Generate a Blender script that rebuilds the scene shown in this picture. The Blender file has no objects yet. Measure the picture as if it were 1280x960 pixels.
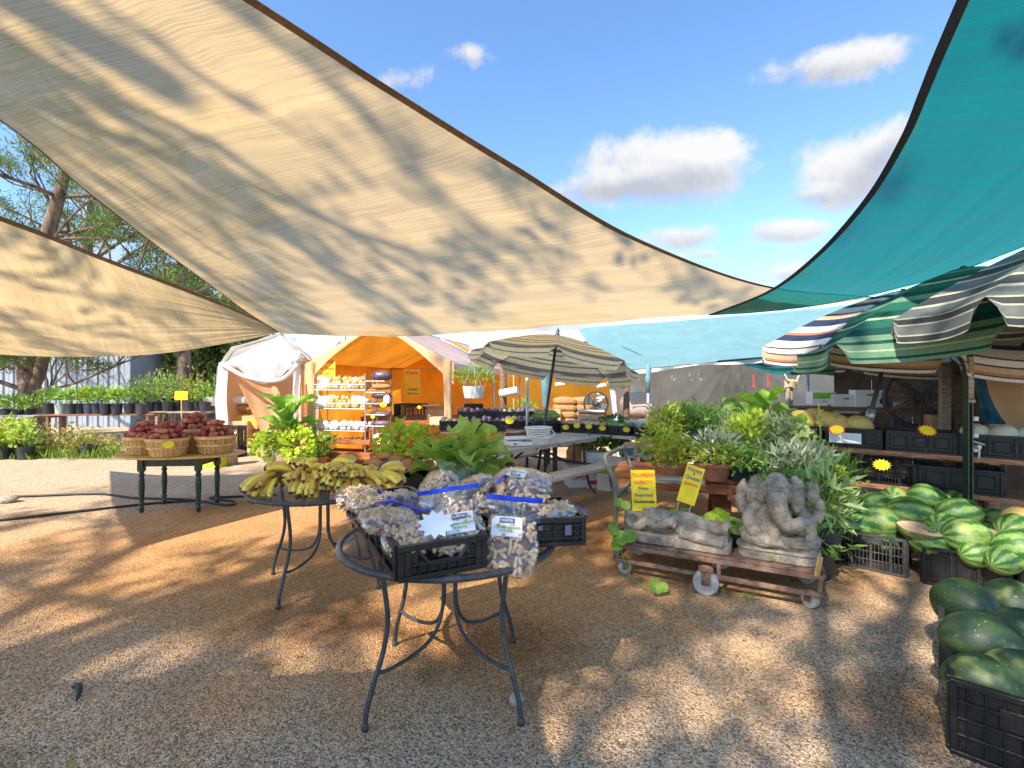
import bpy, math, random
from mathutils import Vector as V, Matrix, noise, Euler
R = random.Random(11)
rad = math.radians
PI = math.pi
sc = bpy.context.scene
COL = sc.collection
F, CH = 604.0, 1.47          # focal length in photo pixels, eye height

def P(px, py, d): return V(((px-640)/F*d, d, CH-(py-480)/F*d))
def G(px, py):
    d = F*CH/(py-480); return V(((px-640)/F*d, d, 0))
def Zp(px, d, z=0): return V(((px-640)/F*d, d, z))
def U(a, b): return R.uniform(a, b)

# ---------------------------------------------------------------- node helpers
def newmat(n):
    m = bpy.data.materials.new(n); m.use_nodes = True
    nt = m.node_tree; nt.nodes.clear()
    return m, nt
def N(nt, t, **k):
    n = nt.nodes.new('ShaderNode'+t)
    for a, b in k.items():
        if a[0] == '_':
            key = a[1:]
            n.inputs[int(key) if key.isdigit() else key.replace('_', ' ')].default_value = b
        else: setattr(n, a, b)
    return n
def L(nt, a, b): nt.links.new(a, b)
def math_(nt, op, a, b=None, c=None, clamp=False):
    n = nt.nodes.new('ShaderNodeMath'); n.operation = op; n.use_clamp = clamp
    for i, x in enumerate((a, b, c)):
        if x is None: continue
        if isinstance(x, (int, float)): n.inputs[i].default_value = x
        else: L(nt, x, n.inputs[i])
    return n.outputs[0]
def mixc(nt, f, a, b, bt='MIX'):
    n = nt.nodes.new('ShaderNodeMix'); n.data_type = 'RGBA'; n.blend_type = bt
    for i, x in ((0, f), (6, a), (7, b)):
        if isinstance(x, (int, float)): n.inputs[i].default_value = x
        elif isinstance(x, tuple): n.inputs[i].default_value = (*x[:3], 1)
        else: L(nt, x, n.inputs[i])
    return n.outputs[2]
def rampv(nt, x, a, b):
    n = nt.nodes.new('ShaderNodeMapRange'); n.interpolation_type = 'SMOOTHSTEP'
    L(nt, x, n.inputs[0]); n.inputs[1].default_value = a; n.inputs[2].default_value = b
    return n.outputs[0]
def mul(c, k): return tuple(min(1, x*k) for x in c[:3])

def mat(n, c, r=.6, v=.15, s=7, c2=None, b=0., bs=60, m=0, tl=0, tc=None, rnd=0., st=(1, 1, 1), coat=0, wear=None, spec=.4):
    """noise varied surface; tl = share of light let through (thin leaves and cloth)"""
    M, nt = newmat(n)
    tcn = N(nt, 'TexCoord'); mp = N(nt, 'Mapping'); mp.inputs['Scale'].default_value = st
    L(nt, tcn.outputs['Object'], mp.inputs[0])
    nz = N(nt, 'TexNoise', _Scale=s, _Detail=5., _Roughness=.6); L(nt, mp.outputs[0], nz.inputs['Vector'])
    f = rampv(nt, nz.outputs[0], .32, .68)
    col = mixc(nt, f, mul(c, 1-v), c2 if c2 else mul(c, 1+v))
    if wear:
        n2 = N(nt, 'TexNoise', _Scale=s*3.1, _Detail=8., _Roughness=.7); L(nt, mp.outputs[0], n2.inputs['Vector'])
        col = mixc(nt, math_(nt, 'MULTIPLY', rampv(nt, n2.outputs[0], .52, .68), .8), col, wear)
    if rnd:
        oi = N(nt, 'ObjectInfo'); hs = N(nt, 'HueSaturation')
        L(nt, math_(nt, 'MULTIPLY_ADD', oi.outputs['Random'], 2*rnd, 1-rnd), hs.inputs['Value'])
        L(nt, math_(nt, 'MULTIPLY_ADD', oi.outputs['Random'], rnd*.16, .5-rnd*.08), hs.inputs['Hue'])
        L(nt, col, hs.inputs['Color']); col = hs.outputs[0]
    p = N(nt, 'BsdfPrincipled', _Roughness=r, _Metallic=m)
    p.inputs['Coat Weight'].default_value = coat; p.inputs['Specular IOR Level'].default_value = spec
    L(nt, col, p.inputs['Base Color'])
    if b:
        nb = N(nt, 'TexNoise', _Scale=bs, _Detail=6.); L(nt, mp.outputs[0], nb.inputs['Vector'])
        bp = N(nt, 'Bump', _Strength=b, _Distance=.02); L(nt, nb.outputs[0], bp.inputs['Height']); L(nt, bp.outputs[0], p.inputs['Normal'])
    out = N(nt, 'OutputMaterial'); sh = p.outputs[0]
    if tl:
        t = N(nt, 'BsdfTranslucent')
        L(nt, mixc(nt, 1., col, tc, 'MULTIPLY') if tc else col, t.inputs[0])
        ms = N(nt, 'MixShader', _0=tl); L(nt, sh, ms.inputs[1]); L(nt, t.outputs[0], ms.inputs[2]); sh = ms.outputs[0]
    L(nt, sh, out.inputs[0])
    return M

def mat_sail(n, c, tcol, tl, open_, thread=(900, 260), hemless=True):
    """knitted shade cloth: threads, soft creases, light passes through, a little open mesh"""
    M, nt = newmat(n)
    uv = N(nt, 'UVMap'); sep = N(nt, 'SeparateXYZ'); L(nt, uv.outputs[0], sep.inputs[0])
    def stretched(sx, sy, sca, det):
        mp = N(nt, 'Mapping'); mp.inputs['Scale'].default_value = (sx, sy, 1); L(nt, uv.outputs[0], mp.inputs[0])
        z = N(nt, 'TexNoise', _Scale=sca, _Detail=det, _Roughness=.6); L(nt, mp.outputs[0], z.inputs['Vector']); return z.outputs[0]
    thr = stretched(5, 900, 1., 2.)
    cre = stretched(1.6, 30, 1., 4.)
    f = math_(nt, 'ADD', math_(nt, 'MULTIPLY', rampv(nt, thr, .3, .7), .55), math_(nt, 'MULTIPLY', rampv(nt, cre, .3, .7), .45))
    col = mixc(nt, f, mul(c, .74), mul(c, 1.12)); tco = mixc(nt, f, mul(tcol, .66), mul(tcol, 1.14))
    d = N(nt, 'BsdfDiffuse', _Roughness=.6); L(nt, col, d.inputs[0])
    t = N(nt, 'BsdfTranslucent'); L(nt, tco, t.inputs[0])
    bp = N(nt, 'Bump', _Strength=.22, _Distance=.02)
    L(nt, math_(nt, 'ADD', math_(nt, 'MULTIPLY', cre, .45), math_(nt, 'MULTIPLY', thr, .25)), bp.inputs['Height'])
    L(nt, bp.outputs[0], d.inputs['Normal']); L(nt, bp.outputs[0], t.inputs['Normal'])
    ms = N(nt, 'MixShader', _0=tl); L(nt, d.outputs[0], ms.inputs[1]); L(nt, t.outputs[0], ms.inputs[2])
    tr = N(nt, 'BsdfTransparent'); m2 = N(nt, 'MixShader'); 
    L(nt, math_(nt, 'MULTIPLY', math_(nt, 'SUBTRACT', 1.25, f), open_), m2.inputs[0])
    L(nt, ms.outputs[0], m2.inputs[1]); L(nt, tr.outputs[0], m2.inputs[2])
    L(nt, m2.outputs[0], N(nt, 'OutputMaterial').inputs[0])
    return M

def mat_film(n, tint=(.975, .98, .985), gl=.16, milk=.08):
    M, nt = newmat(n)
    tr = N(nt, 'BsdfTransparent'); tr.inputs[0].default_value = (*tint, 1)
    g = N(nt, 'BsdfGlossy', _Roughness=.15); g.inputs[0].default_value = (.75, .75, .75, 1); d = N(nt, 'BsdfDiffuse'); d.inputs[0].default_value = (.8, .8, .8, 1)
    tcn = N(nt, 'TexCoord'); z = N(nt, 'TexNoise', _Scale=22., _Detail=4.); L(nt, tcn.outputs['Object'], z.inputs['Vector'])
    bp = N(nt, 'Bump', _Strength=.9, _Distance=.012); L(nt, z.outputs[0], bp.inputs['Height']); L(nt, bp.outputs[0], g.inputs['Normal'])
    a = N(nt, 'MixShader'); L(nt, math_(nt, 'MULTIPLY', rampv(nt, z.outputs[0], .35, .75), milk*2.2), a.inputs[0]); L(nt, tr.outputs[0], a.inputs[1]); L(nt, d.outputs[0], a.inputs[2])
    lw = N(nt, 'Fresnel', _IOR=1.5)
    b = N(nt, 'MixShader'); L(nt, math_(nt, 'MULTIPLY_ADD', lw.outputs[0], .32, gl-.05, True), b.inputs[0])
    L(nt, a.outputs[0], b.inputs[1]); L(nt, g.outputs[0], b.inputs[2]); L(nt, b.outputs[0], N(nt, 'OutputMaterial').inputs[0])
    return M

# ---------------------------------------------------------------- mesh builder
class MB:
    def __init__(s): s.v = []; s.f = []; s.m = []; s.mi = 0; s.uv = {}
    def add(s, vs, fs):
        o = len(s.v); s.v += [tuple(x) for x in vs]
        for f in fs: s.f.append(tuple(i+o for i in f)); s.m.append(s.mi)
        return o
    def box(s, c, d, rot=None):
        if rot is None: M = Matrix.Identity(3)
        elif isinstance(rot, (int, float)): M = Matrix.Rotation(rot, 3, 'Z')
        else: M = rot
        c = V(c); vs = [c+M@V((x*d[0]/2, y*d[1]/2, z*d[2]/2)) for z in (-1, 1) for y in (-1, 1) for x in (-1, 1)]
        s.add(vs, [(0, 2, 3, 1), (4, 5, 7, 6), (0, 1, 5, 4), (2, 6, 7, 3), (0, 4, 6, 2), (1, 3, 7, 5)])
    def bar(s, a, b, w, h, up=V((0, 0, 1))):
        a, b = V(a), V(b); d = (b-a); l = d.length; d.normalize()
        x = d.cross(up)
        if x.length < 1e-4: x = d.cross(V((0, 1, 0)))
        x.normalize(); z = x.cross(d)
        s.box((a+b)/2, (w, l, h), Matrix((x, d, z)).transposed())
    def tube(s, pts, r, n=8, closed=False, cap=True):
        pts = [V(p) for p in pts]; k = len(pts)
        rs = r if isinstance(r, (list, tuple)) else [r]*k
        up = None; vs = []
        for i, p in enumerate(pts):
            t = (pts[(i+1) % k]-pts[i-1]) if (closed or 0 < i < k-1) else (pts[1]-pts[0] if i == 0 else pts[-1]-pts[-2])
            if t.length < 1e-9: t = V((0, 0, 1))
            t.normalize()
            if up is None:
                up = t.cross(V((0, 0, 1)) if abs(t.z) < .9 else V((1, 0, 0))); up.normalize()
            else:
                up = up-t*up.dot(t); up.normalize()
            w = t.cross(up)
            for j in range(n):
                a = 2*PI*j/n; vs.append(p+(up*math.cos(a)+w*math.sin(a))*rs[i])
        fs = []
        for i in range(k if closed else k-1):
            for j in range(n):
                a, b = i*n+j, i*n+(j+1) % n; c, d = ((i+1) % k)*n+(j+1) % n, ((i+1) % k)*n+j
                fs.append((a, b, c, d))
        if cap and not closed: fs += [tuple(range(n))[::-1], tuple(range((k-1)*n, k*n))]
        s.add(vs, fs)
    def lathe(s, prof, n=20, c=(0, 0, 0), M=None, wob=0):
        c = V(c); vs = []
        for r, z in prof:
            for j in range(n):
                a = 2*PI*j/n; q = V((r*math.cos(a), r*math.sin(a), z))
                if wob: q *= 1+wob*noise.noise(q*6)
                vs.append(c+(M@q if M else q))
        fs = [(i*n+j, i*n+(j+1) % n, (i+1)*n+(j+1) % n, (i+1)*n+j) for i in range(len(prof)-1) for j in range(n)]
        s.add(vs, fs)
    def ell(s, c, r, M=None, nu=14, nv=9, fn=None):
        c = V(c); vs = []
        for i in range(nv+1):
            th = PI*i/nv
            for j in range(nu):
                ph = 2*PI*j/nu; q = V((math.sin(th)*math.cos(ph), math.sin(th)*math.sin(ph), math.cos(th)))
                k = fn(q) if fn else 1
                q = V((q.x*r[0], q.y*r[1], q.z*r[2]))*k
                vs.append(c+(M@q if M else q))
        s.add(vs, [(i*nu+j, (i+1)*nu+j, (i+1)*nu+(j+1) % nu, i*nu+(j+1) % nu) for i in range(nv) for j in range(nu)])
    def grid(s, fn, nu, nv, uv=False):
        o = len(s.v); s.v += [tuple(fn(i/nu, j/nv)) for j in range(nv+1) for i in range(nu+1)]
        for j in range(nv):
            for i in range(nu):
                a = o+j*(nu+1)+i; s.f.append((a, a+1, a+nu+2, a+nu+1)); s.m.append(s.mi)
        if uv:
            for j in range(nv+1):
                for i in range(nu+1): s.uv[o+j*(nu+1)+i] = (i/nu, j/nv)
    def prism(s, out, t, M4):
        k = len(out); vs = [M4@V((x, y, -t/2)) for x, y in out]+[M4@V((x, y, t/2)) for x, y in out]
        s.add(vs, [tuple(range(k))[::-1], tuple(range(k, 2*k))]+[(i, (i+1) % k, k+(i+1) % k, k+i) for i in range(k)])
    def text(s, body, size, M4, ext=.0008, wide=1.):
        cu = bpy.data.curves.new('lettering', 'FONT'); cu.body = body; cu.size = size; cu.align_x = 'CENTER'; cu.align_y = 'CENTER'
        cu.extrude = ext; cu.resolution_u = 2; cu.offset = size*.018
        o = bpy.data.objects.new('lettering', cu); me = o.to_mesh()
        s.add([M4@V((v.co.x*wide, v.co.y, v.co.z)) for v in me.vertices], [tuple(p.vertices) for p in me.polygons])
        o.to_mesh_clear(); bpy.data.objects.remove(o); bpy.data.curves.remove(cu)
    def leaf(s, p, d, n, l, w, fold=.15):
        d = d.normalized(); x = d.cross(n)
        if x.length < 1e-5: x = d.cross(V((.3, .5, .8)))
        x.normalize(); n = x.cross(d); q = p+d*l*.45
        s.add([p, q+x*w/2+n*w*fold, p+d*l, q-x*w/2+n*w*fold], [(0, 1, 2, 3)])
    def build(s, name, mats, par=None, smooth=False, bev=0., seg=1, loc=None):
        me = bpy.data.meshes.new(name); me.from_pydata(s.v, [], s.f)
        for m in (mats if isinstance(mats, (list, tuple)) else [mats]): me.materials.append(m)
        if s.mi or any(s.m): me.polygons.foreach_set('material_index', s.m)
        if s.uv:
            u = me.uv_layers.new(name='UVMap'); li = [0]*len(me.loops); me.loops.foreach_get('vertex_index', li)
            u.data.foreach_set('uv', [c for i in li for c in s.uv.get(i, (0, 0))])
        if smooth: me.polygons.foreach_set('use_smooth', [True]*len(me.polygons))
        me.update()
        o = bpy.data.objects.new(name, me); COL.objects.link(o)
        if par: o.parent = par
        if loc is not None: o.location = loc
        if bev:
            b = o.modifiers.new('Bevel', 'BEVEL'); b.width = bev; b.segments = seg; b.limit_method = 'ANGLE'; b.angle_limit = rad(40)
        return o

def tag(o, label=None, cat=None, group=None, kind=None):
    for k, x in (('label', label), ('category', cat), ('group', group), ('kind', kind)):
        if x: o[k] = x
    return o
def thing(name, label, cat, loc=(0, 0, 0), rz=0, group=None):
    o = bpy.data.objects.new(name, None); COL.objects.link(o); o.empty_display_size = .1
    o.location = loc; o.rotation_euler = (rz if isinstance(rz, (tuple, Euler)) else (0, 0, rz))
    return tag(o, label, cat, group)
def kids(o): return [c for c in COL.objects if c.parent == o]
def dup(o, loc=None, rot=None, label=None, scale=None, group=None):
    def cp(a, par):
        c = a.copy(); COL.objects.link(c); c.parent = par
        for k in CH_.get(a.name, []): cp(k, c)
        return c
    CH_ = {}
    for q in COL.objects:
        if q.parent: CH_.setdefault(q.parent.name, []).append(q)
    c = cp(o, None)
    if loc is not None: c.location = loc
    if rot is not None: c.rotation_euler = rot if not isinstance(rot, (int, float)) else (0, 0, rot)
    if scale: c.scale = scale if isinstance(scale, tuple) else (scale,)*3
    if label: c['label'] = label
    if group: c['group'] = group
    return c
def rotdir(d, up=V((0, 0, 1))):
    d = V(d).normalized(); x = up.cross(d)
    if x.length < 1e-4: x = V((1, 0, 0))
    x.normalize(); return Matrix((x, d, x.cross(d))).transposed()     # local y -> d
def curve_pts(pts, n):
    """Catmull-Rom through points"""
    pts = [V(p) for p in pts]; k = len(pts); out = []
    for q in range(n+1):
        t = q/n*(k-1); i = min(int(t), k-2); f = t-i
        p0, p1, p2, p3 = pts[max(i-1, 0)], pts[i], pts[i+1], pts[min(i+2, k-1)]
        if i == 0: p0 = p1*2-p2
        if i == k-2: p3 = p2*2-p1
        out.append(.5*((2*p1)+(p2-p0)*f+(2*p0-5*p1+4*p2-p3)*f*f+(3*p1-p0-3*p2+p3)*f*f*f))
    return out
def rdir():
    while 1:
        q = V((U(-1, 1), U(-1, 1), U(-1, 1)))
        if .05 < q.length < 1: return q.normalized()
def foliage(m, c, r, n, l, w, up=.4, shell=.45, lump=.3, low=-.6, sd=0., droop=0.):
    c = V(c); k = 0
    while k < n:
        q = rdir()
        if q.z < low: continue
        f = (shell+(1-shell)*R.random()**.6)*(1+lump*2*noise.noise(q*1.9+V((sd, sd*2, 0))))
        p = c+V((q.x*r[0], q.y*r[1], q.z*r[2]))*f
        d = q*.8+rdir()*.75+V((0, 0, up)); d.z -= droop*f
        m.leaf(p, d, (q+rdir()*.7+V((0, 0, .8))), l*U(.6, 1.25), w*U(.7, 1.2)); k += 1
def bigleaf(m, base, az, ln, wd, el, bend, seg=7, pet=.18, wav=.12):
    p = V(base); e = el; rows = []
    h = V((math.cos(az), math.sin(az), 0)); sd = V((-math.sin(az), math.cos(az), 0)); ph = U(0, 6)
    for i in range(seg+1):
        t = i/seg; w = .006 if t < pet else wd*(math.sin(PI*min(1, (t-pet)/(1-pet)*.93+.05))**.75)
        d = h*math.cos(e)+V((0, 0, math.sin(e))); nn = V((0, 0, math.cos(e)))-h*math.sin(e)
        o = nn*(w*.28); k = nn*wd*wav*math.sin(ph+t*9)
        rows.append((p+sd*w/2+o+k, p.copy(), p-sd*w/2+o-k)); p = p+d*ln/seg; e -= bend/seg
    s0 = len(m.v); m.v += [tuple(q) for r in rows for q in r]
    for i in range(seg):
        for j in (0, 1):
            a = s0+i*3+j; m.f.append((a, a+1, a+4, a+3)); m.m.append(m.mi)
# ---------------------------------------------------------------- materials
mt = {}
mt['black'] = mat('black_plastic', (.014, .0145, .016), .36, .25, 9, b=.12, bs=120, rnd=.2, wear=(.035, .033, .031))
mt['grey_crate'] = mat('dusty_plastic', (.05, .048, .045), .5, .25, 9, b=.15, bs=90, wear=(.12, .11, .10))
mt['iron'] = mat('painted_iron', (.05, .053, .06), .42, .25, 20, b=.15, bs=150, wear=(.12, .11, .10))
mt['rust'] = mat('rusty_steel', (.20, .105, .062), .75, .35, 16, c2=(.30, .17, .11), b=.3, bs=120, wear=(.34, .22, .16))
mt['olive_steel'] = mat('olive_steel', (.16, .15, .105), .5, .2, 20, b=.15, bs=100, wear=(.28, .24, .17))
mt['steel'] = mat('galvanised_steel', (.50, .50, .49), .42, .15, 14, m=.6, b=.1, bs=80)
mt['caster'] = mat('caster_wheel', (.42, .40, .37), .5, .2, 20, wear=(.22, .2, .18))
mt['stone'] = mat('weathered_stone', (.29, .23, .165), .95, .3, 9, c2=(.46, .38, .285), b=.6, bs=110, wear=(.17, .14, .11))
mt['greenpaint'] = mat('green_paint', (.022, .045, .03), .35, .2, 18, wear=(.06, .08, .06))
mt['oak'] = mat('oak_top', (.68, .38, .10), .45, .2, 5, c2=(.76, .47, .15), st=(1, 9, 9), b=.1)
mt['basket'] = mat('basket_wood', (.62, .32, .10), .75, .28, 6, c2=(.74, .44, .17), st=(6, 6, 1), b=.35, bs=50, rnd=.1)
mt['hoop'] = mat('basket_hoop', (.72, .44, .18), .75, .2, 12, b=.3, bs=60, rnd=.1)
mt['yam'] = mat('red_skin', (.36, .06, .045), .6, .35, 16, c2=(.50, .13, .08), b=.4, bs=40, rnd=.25, wear=(.42, .17, .12))
mt['banana'] = mat('banana_skin', (1., .64, .05), .45, .1, 9, c2=(.92, .62, .13), rnd=.25, wear=(.30, .20, .05))
mt['bananagreen'] = mat('greenish_banana_skin', (.90, .66, .06), .45, .12, 9, c2=(.95, .66, .10), rnd=.2, wear=(.28, .21, .06))
mt['bananatip'] = mat('banana_tip', (.10, .065, .03), .8, .3, 30)
mt['peanut'] = mat('peanut_shell', (.56, .37, .21), .8, .15, 14, c2=(.72, .52, .33), b=.25, bs=300)
mt['film'] = mat_film('clear_film', gl=.12, milk=.035)
mt['bluezip'] = mat('blue_zip', (.02, .07, .62), .35, .1, 10, tl=.25)
mt['paper'] = mat('white_paper', (.80, .81, .84), .6, .05, 10)
mt['ink'] = mat('black_ink', (.02, .02, .025), .6, .1)
mt['greyink'] = mat('grey_ink', (.16, .15, .2), .6, .1)
mt['redink'] = mat('red_ink', (.72, .06, .03), .6, .1)
mt['orangeink'] = mat('orange_ink', (.85, .17, .02), .6, .1)
mt['limeink'] = mat('lime_ink', (.42, .50, .03), .6, .1)
mt['yellow'] = mat('yellow_card', (.90, .66, .015), .55, .06, 8)
mt['orangecard'] = mat('orange_card', (.93, .55, .03), .55, .08, 8)
mt['redcard'] = mat('red_card', (.75, .05, .03), .55, .06, 8)
mt['plast'] = mat('grey_plastic', (.62, .54, .43), .5, .08, 6, b=.06, bs=200)
mt['white'] = mat('white_plastic', (.80, .78, .75), .45, .05, 8)
mt['carton'] = mat('cardboard', (.52, .34, .19), .8, .12, 5, b=.1)
mt['cartonlight'] = mat('pale_cardboard', (.66, .50, .33), .8, .1, 5, b=.1)
mt['wcarton'] = mat('white_carton', (.72, .71, .69), .7, .06, 5)
mt['ycarton'] = mat('yellow_carton', (.70, .46, .03), .7, .1, 5)
mt['gcarton'] = mat('lime_carton', (.42, .62, .02), .7, .1, 5, c2=(.75, .66, .02))
mt['greencarton'] = mat('green_carton', (.16, .42, .05), .7, .08, 5)
mt['redwood'] = mat('red_stain_wood', (.36, .105, .03), .65, .3, 5, c2=(.48, .17, .055), st=(1, 7, 7), b=.3)
mt['shelfwood'] = mat('shelf_wood', (.42, .17, .085), .7, .3, 5, c2=(.55, .26, .14), st=(1.5, 6, 6), b=.3)
mt['greywood'] = mat('weathered_wood', (.36, .29, .21), .85, .3, 5, c2=(.50, .42, .32), st=(1, 9, 9), b=.4)
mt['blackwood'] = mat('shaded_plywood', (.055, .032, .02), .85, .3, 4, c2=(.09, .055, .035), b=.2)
mt['darkwood'] = mat('dark_wood', (.14, .08, .045), .8, .3, 5, c2=(.22, .13, .07), st=(2, 2, 8), b=.3)
mt['benchwood'] = mat('brown_bench', (.23, .10, .06), .7, .25, 4, st=(1, 7, 7), b=.2)
mt['terra'] = mat('terracotta', (.46, .16, .075), .8, .2, 8, b=.2)
mt['pinkpot'] = mat('pale_pot', (.66, .45, .36), .8, .12, 8)
mt['blackpot'] = mat('black_pot', (.035, .037, .045), .5, .25, 8, rnd=.4)
mt['bluepot'] = mat('dark_blue_pot', (.055, .06, .11), .4, .2, 8)
mt['soil'] = mat('soil', (.05, .032, .02), .95, .4, 40, b=.8)
mt['burlap'] = mat('burlap', (.50, .27, .11), .95, .2, 30, b=.8, bs=160)
mt['brownpaper'] = mat('brown_paper', (.50, .22, .065), .8, .25, 6, b=.3, bs=20)
mt['onionw'] = mat('white_onion', (.80, .72, .60), .4, .1, 9, c2=(.86, .80, .70), rnd=.08)
mt['oniony'] = mat('yellow_onion', (.66, .36, .10), .4, .2, 9, c2=(.78, .52, .22), rnd=.2)
mt['shallot'] = mat('red_shallot', (.30, .08, .055), .5, .3, 12, c2=(.44, .17, .11), rnd=.2)
mt['garlic'] = mat('white_bulb', (.80, .75, .70), .5, .06, 9, rnd=.06)
mt['canary'] = mat('yellow_melon', (.80, .52, .10), .5, .15, 12, c2=(.72, .58, .22), b=.3, bs=60, rnd=.12)
mt['honeydew'] = mat('pale_melon', (.70, .66, .45), .5, .1, 8, c2=(.76, .72, .58), b=.25, bs=70, wear=(.76, .50, .2), rnd=.05)
mt['netmelon'] = mat('netted_melon', (.52, .37, .20), .8, .2, 20, b=.8, bs=90, rnd=.1)
mt['flesh'] = mat('pale_rind_flesh', (.62, .40, .26), .5, .2, 8)
mt['purpleveg'] = mat('purple_vegetable', (.085, .045, .075), .3, .3, 6, c2=(.20, .13, .15), rnd=.3)
mt['greenveg'] = mat('green_vegetable', (.17, .26, .05), .45, .3, 9, c2=(.35, .42, .12), rnd=.3)
mt['pinkveg'] = mat('pale_pink_produce', (.70, .40, .27), .6, .2, 9, rnd=.2)
mt['tag_hole'] = mt['ink']
def leafmat(n, c, c2, s=4, tl=.38): return mat(n, c, .5, .1, s, c2=c2, tl=tl, tc=(1.0, 1., .75), spec=.35)
mt['lime'] = leafmat('lime_leaf', (.46, .62, .03), (.64, .76, .09), 9)
mt['broad'] = leafmat('broad_leaf', (.20, .42, .04), (.38, .58, .09), 5)
mt['broad2'] = leafmat('pale_broad_leaf', (.34, .52, .07), (.52, .66, .16), 5)
mt['yg'] = leafmat('yellow_green_leaf', (.30, .40, .03), (.46, .52, .06), 8)
mt['mid'] = leafmat('green_leaf', (.19, .36, .045), (.33, .50, .09), 8)
mt['dark'] = leafmat('dark_leaf', (.10, .22, .04), (.20, .33, .08), 8)
mt['silver'] = leafmat('silver_leaf', (.42, .50, .31), (.60, .66, .47), 9)
mt['sage'] = leafmat('grey_green_leaf', (.33, .48, .17), (.48, .62, .28), 9)
mt['varieg'] = leafmat('variegated_leaf', (.24, .40, .07), (.60, .65, .34), 30)
mt['dry'] = leafmat('dry_leaf', (.44, .33, .10), (.28, .34, .06), 3)
mt['coleus'] = leafmat('dark_coleus_leaf', (.16, .17, .03), (.34, .30, .06), 14)
mt['pine'] = leafmat('pine_needles', (.075, .14, .035), (.20, .29, .07), 1.2, .35)
mt['tree'] = leafmat('tree_leaf', (.20, .28, .07), (.40, .46, .15), .9, .35)
mt['tree2'] = leafmat('pale_tree_leaf', (.28, .34, .11), (.50, .53, .24), .9, .35)
mt['grass'] = leafmat('grass_blade', (.12, .24, .03), (.26, .38, .06), 4)
mt['redflower'] = mat('red_petal', (.62, .02, .03), .5, .2, 20, tl=.3)
mt['orangeflower'] = mat('orange_petal', (.85, .14, .02), .5, .2, 20, tl=.3)
mt['yellowflower'] = mat('yellow_petal', (.85, .45, .02), .5, .2, 20, tl=.3)
mt['purpleflower'] = mat('purple_petal', (.16, .06, .20), .5, .2, 20, tl=.3)
mt['pinkflower'] = mat('pink_petal', (.65, .40, .30), .5, .2, 20, tl=.3)
mt['bark'] = mat('pine_bark', (.13, .085, .062), .95, .35, 7, c2=(.24, .17, .125), st=(1, 1, .35), b=1., bs=16)
mt['shed'] = mat('grey_sheet_metal', (.30, .34, .40), .45, .08, 3, m=.15, b=.05)
mt['whitetarp'] = mat('white_tarpaulin', (.74, .73, .72), .6, .1, 3, b=.35, bs=7, tl=.30, wear=(.55, .54, .52))
mt['pinktarp'] = mat('off_white_roof_tarpaulin', (.74, .65, .61), .6, .06, 2, b=.2, bs=5, tl=.5)
mt['glowtarp'] = mat('orange_glow_tarpaulin', (.90, .40, .035), .65, .12, 1.6, b=.4, bs=5, tl=.62)  # orange glow of sun through white tarp, put into the colour
mt['beigetarp'] = mat('beige_lining', (.78, .47, .25), .65, .1, 1.6, b=.4, bs=5, tl=.5)
mt['leg_cloth'] = mat('tan_tent_cloth', (.80, .56, .30), .65, .1, 3, b=.35, bs=9, tl=.35)
mt['bluetarp'] = mat('pale_blue_tarpaulin', (.20, .375, .40), .55, .06, 2.5, b=.15, bs=6, tl=.35)
mt['tealtarp'] = mat('dark_teal_tarpaulin', (.02, .13, .14), .4, .25, 4, b=.5, bs=12, tl=.2)
mt['bluefilm'] = mat('blue_tarpaulin_bundle', (.01, .13, .24), .3, .3, 6, b=.7, bs=12)
mt['greytarp'] = mat('grey_brown_tarpaulin', (.62, .50, .43), .6, .12, 2, b=.25, bs=6, tl=.25)
mt['hem'] = mat('brown_hem', (.20, .125, .065), .8, .2, 30, tl=.15)
mt['tealhem'] = mat('dark_hem', (.025, .03, .035), .8, .2, 30)
mt['hose'] = mat('black_hose', (.02, .02, .022), .5, .2, 20)
mt['rope'] = mat('pale_rope', (.62, .50, .34), .9, .2, 40, b=.5)
mt['sail'] = mat_sail('tan_shade_cloth', (.56, .385, .175), (.76, .53, .26), .66, .06)
mt['teal'] = mat_sail('teal_shade_cloth', (.004, .135, .135), (.003, .26, .24), .5, .07)

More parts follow.
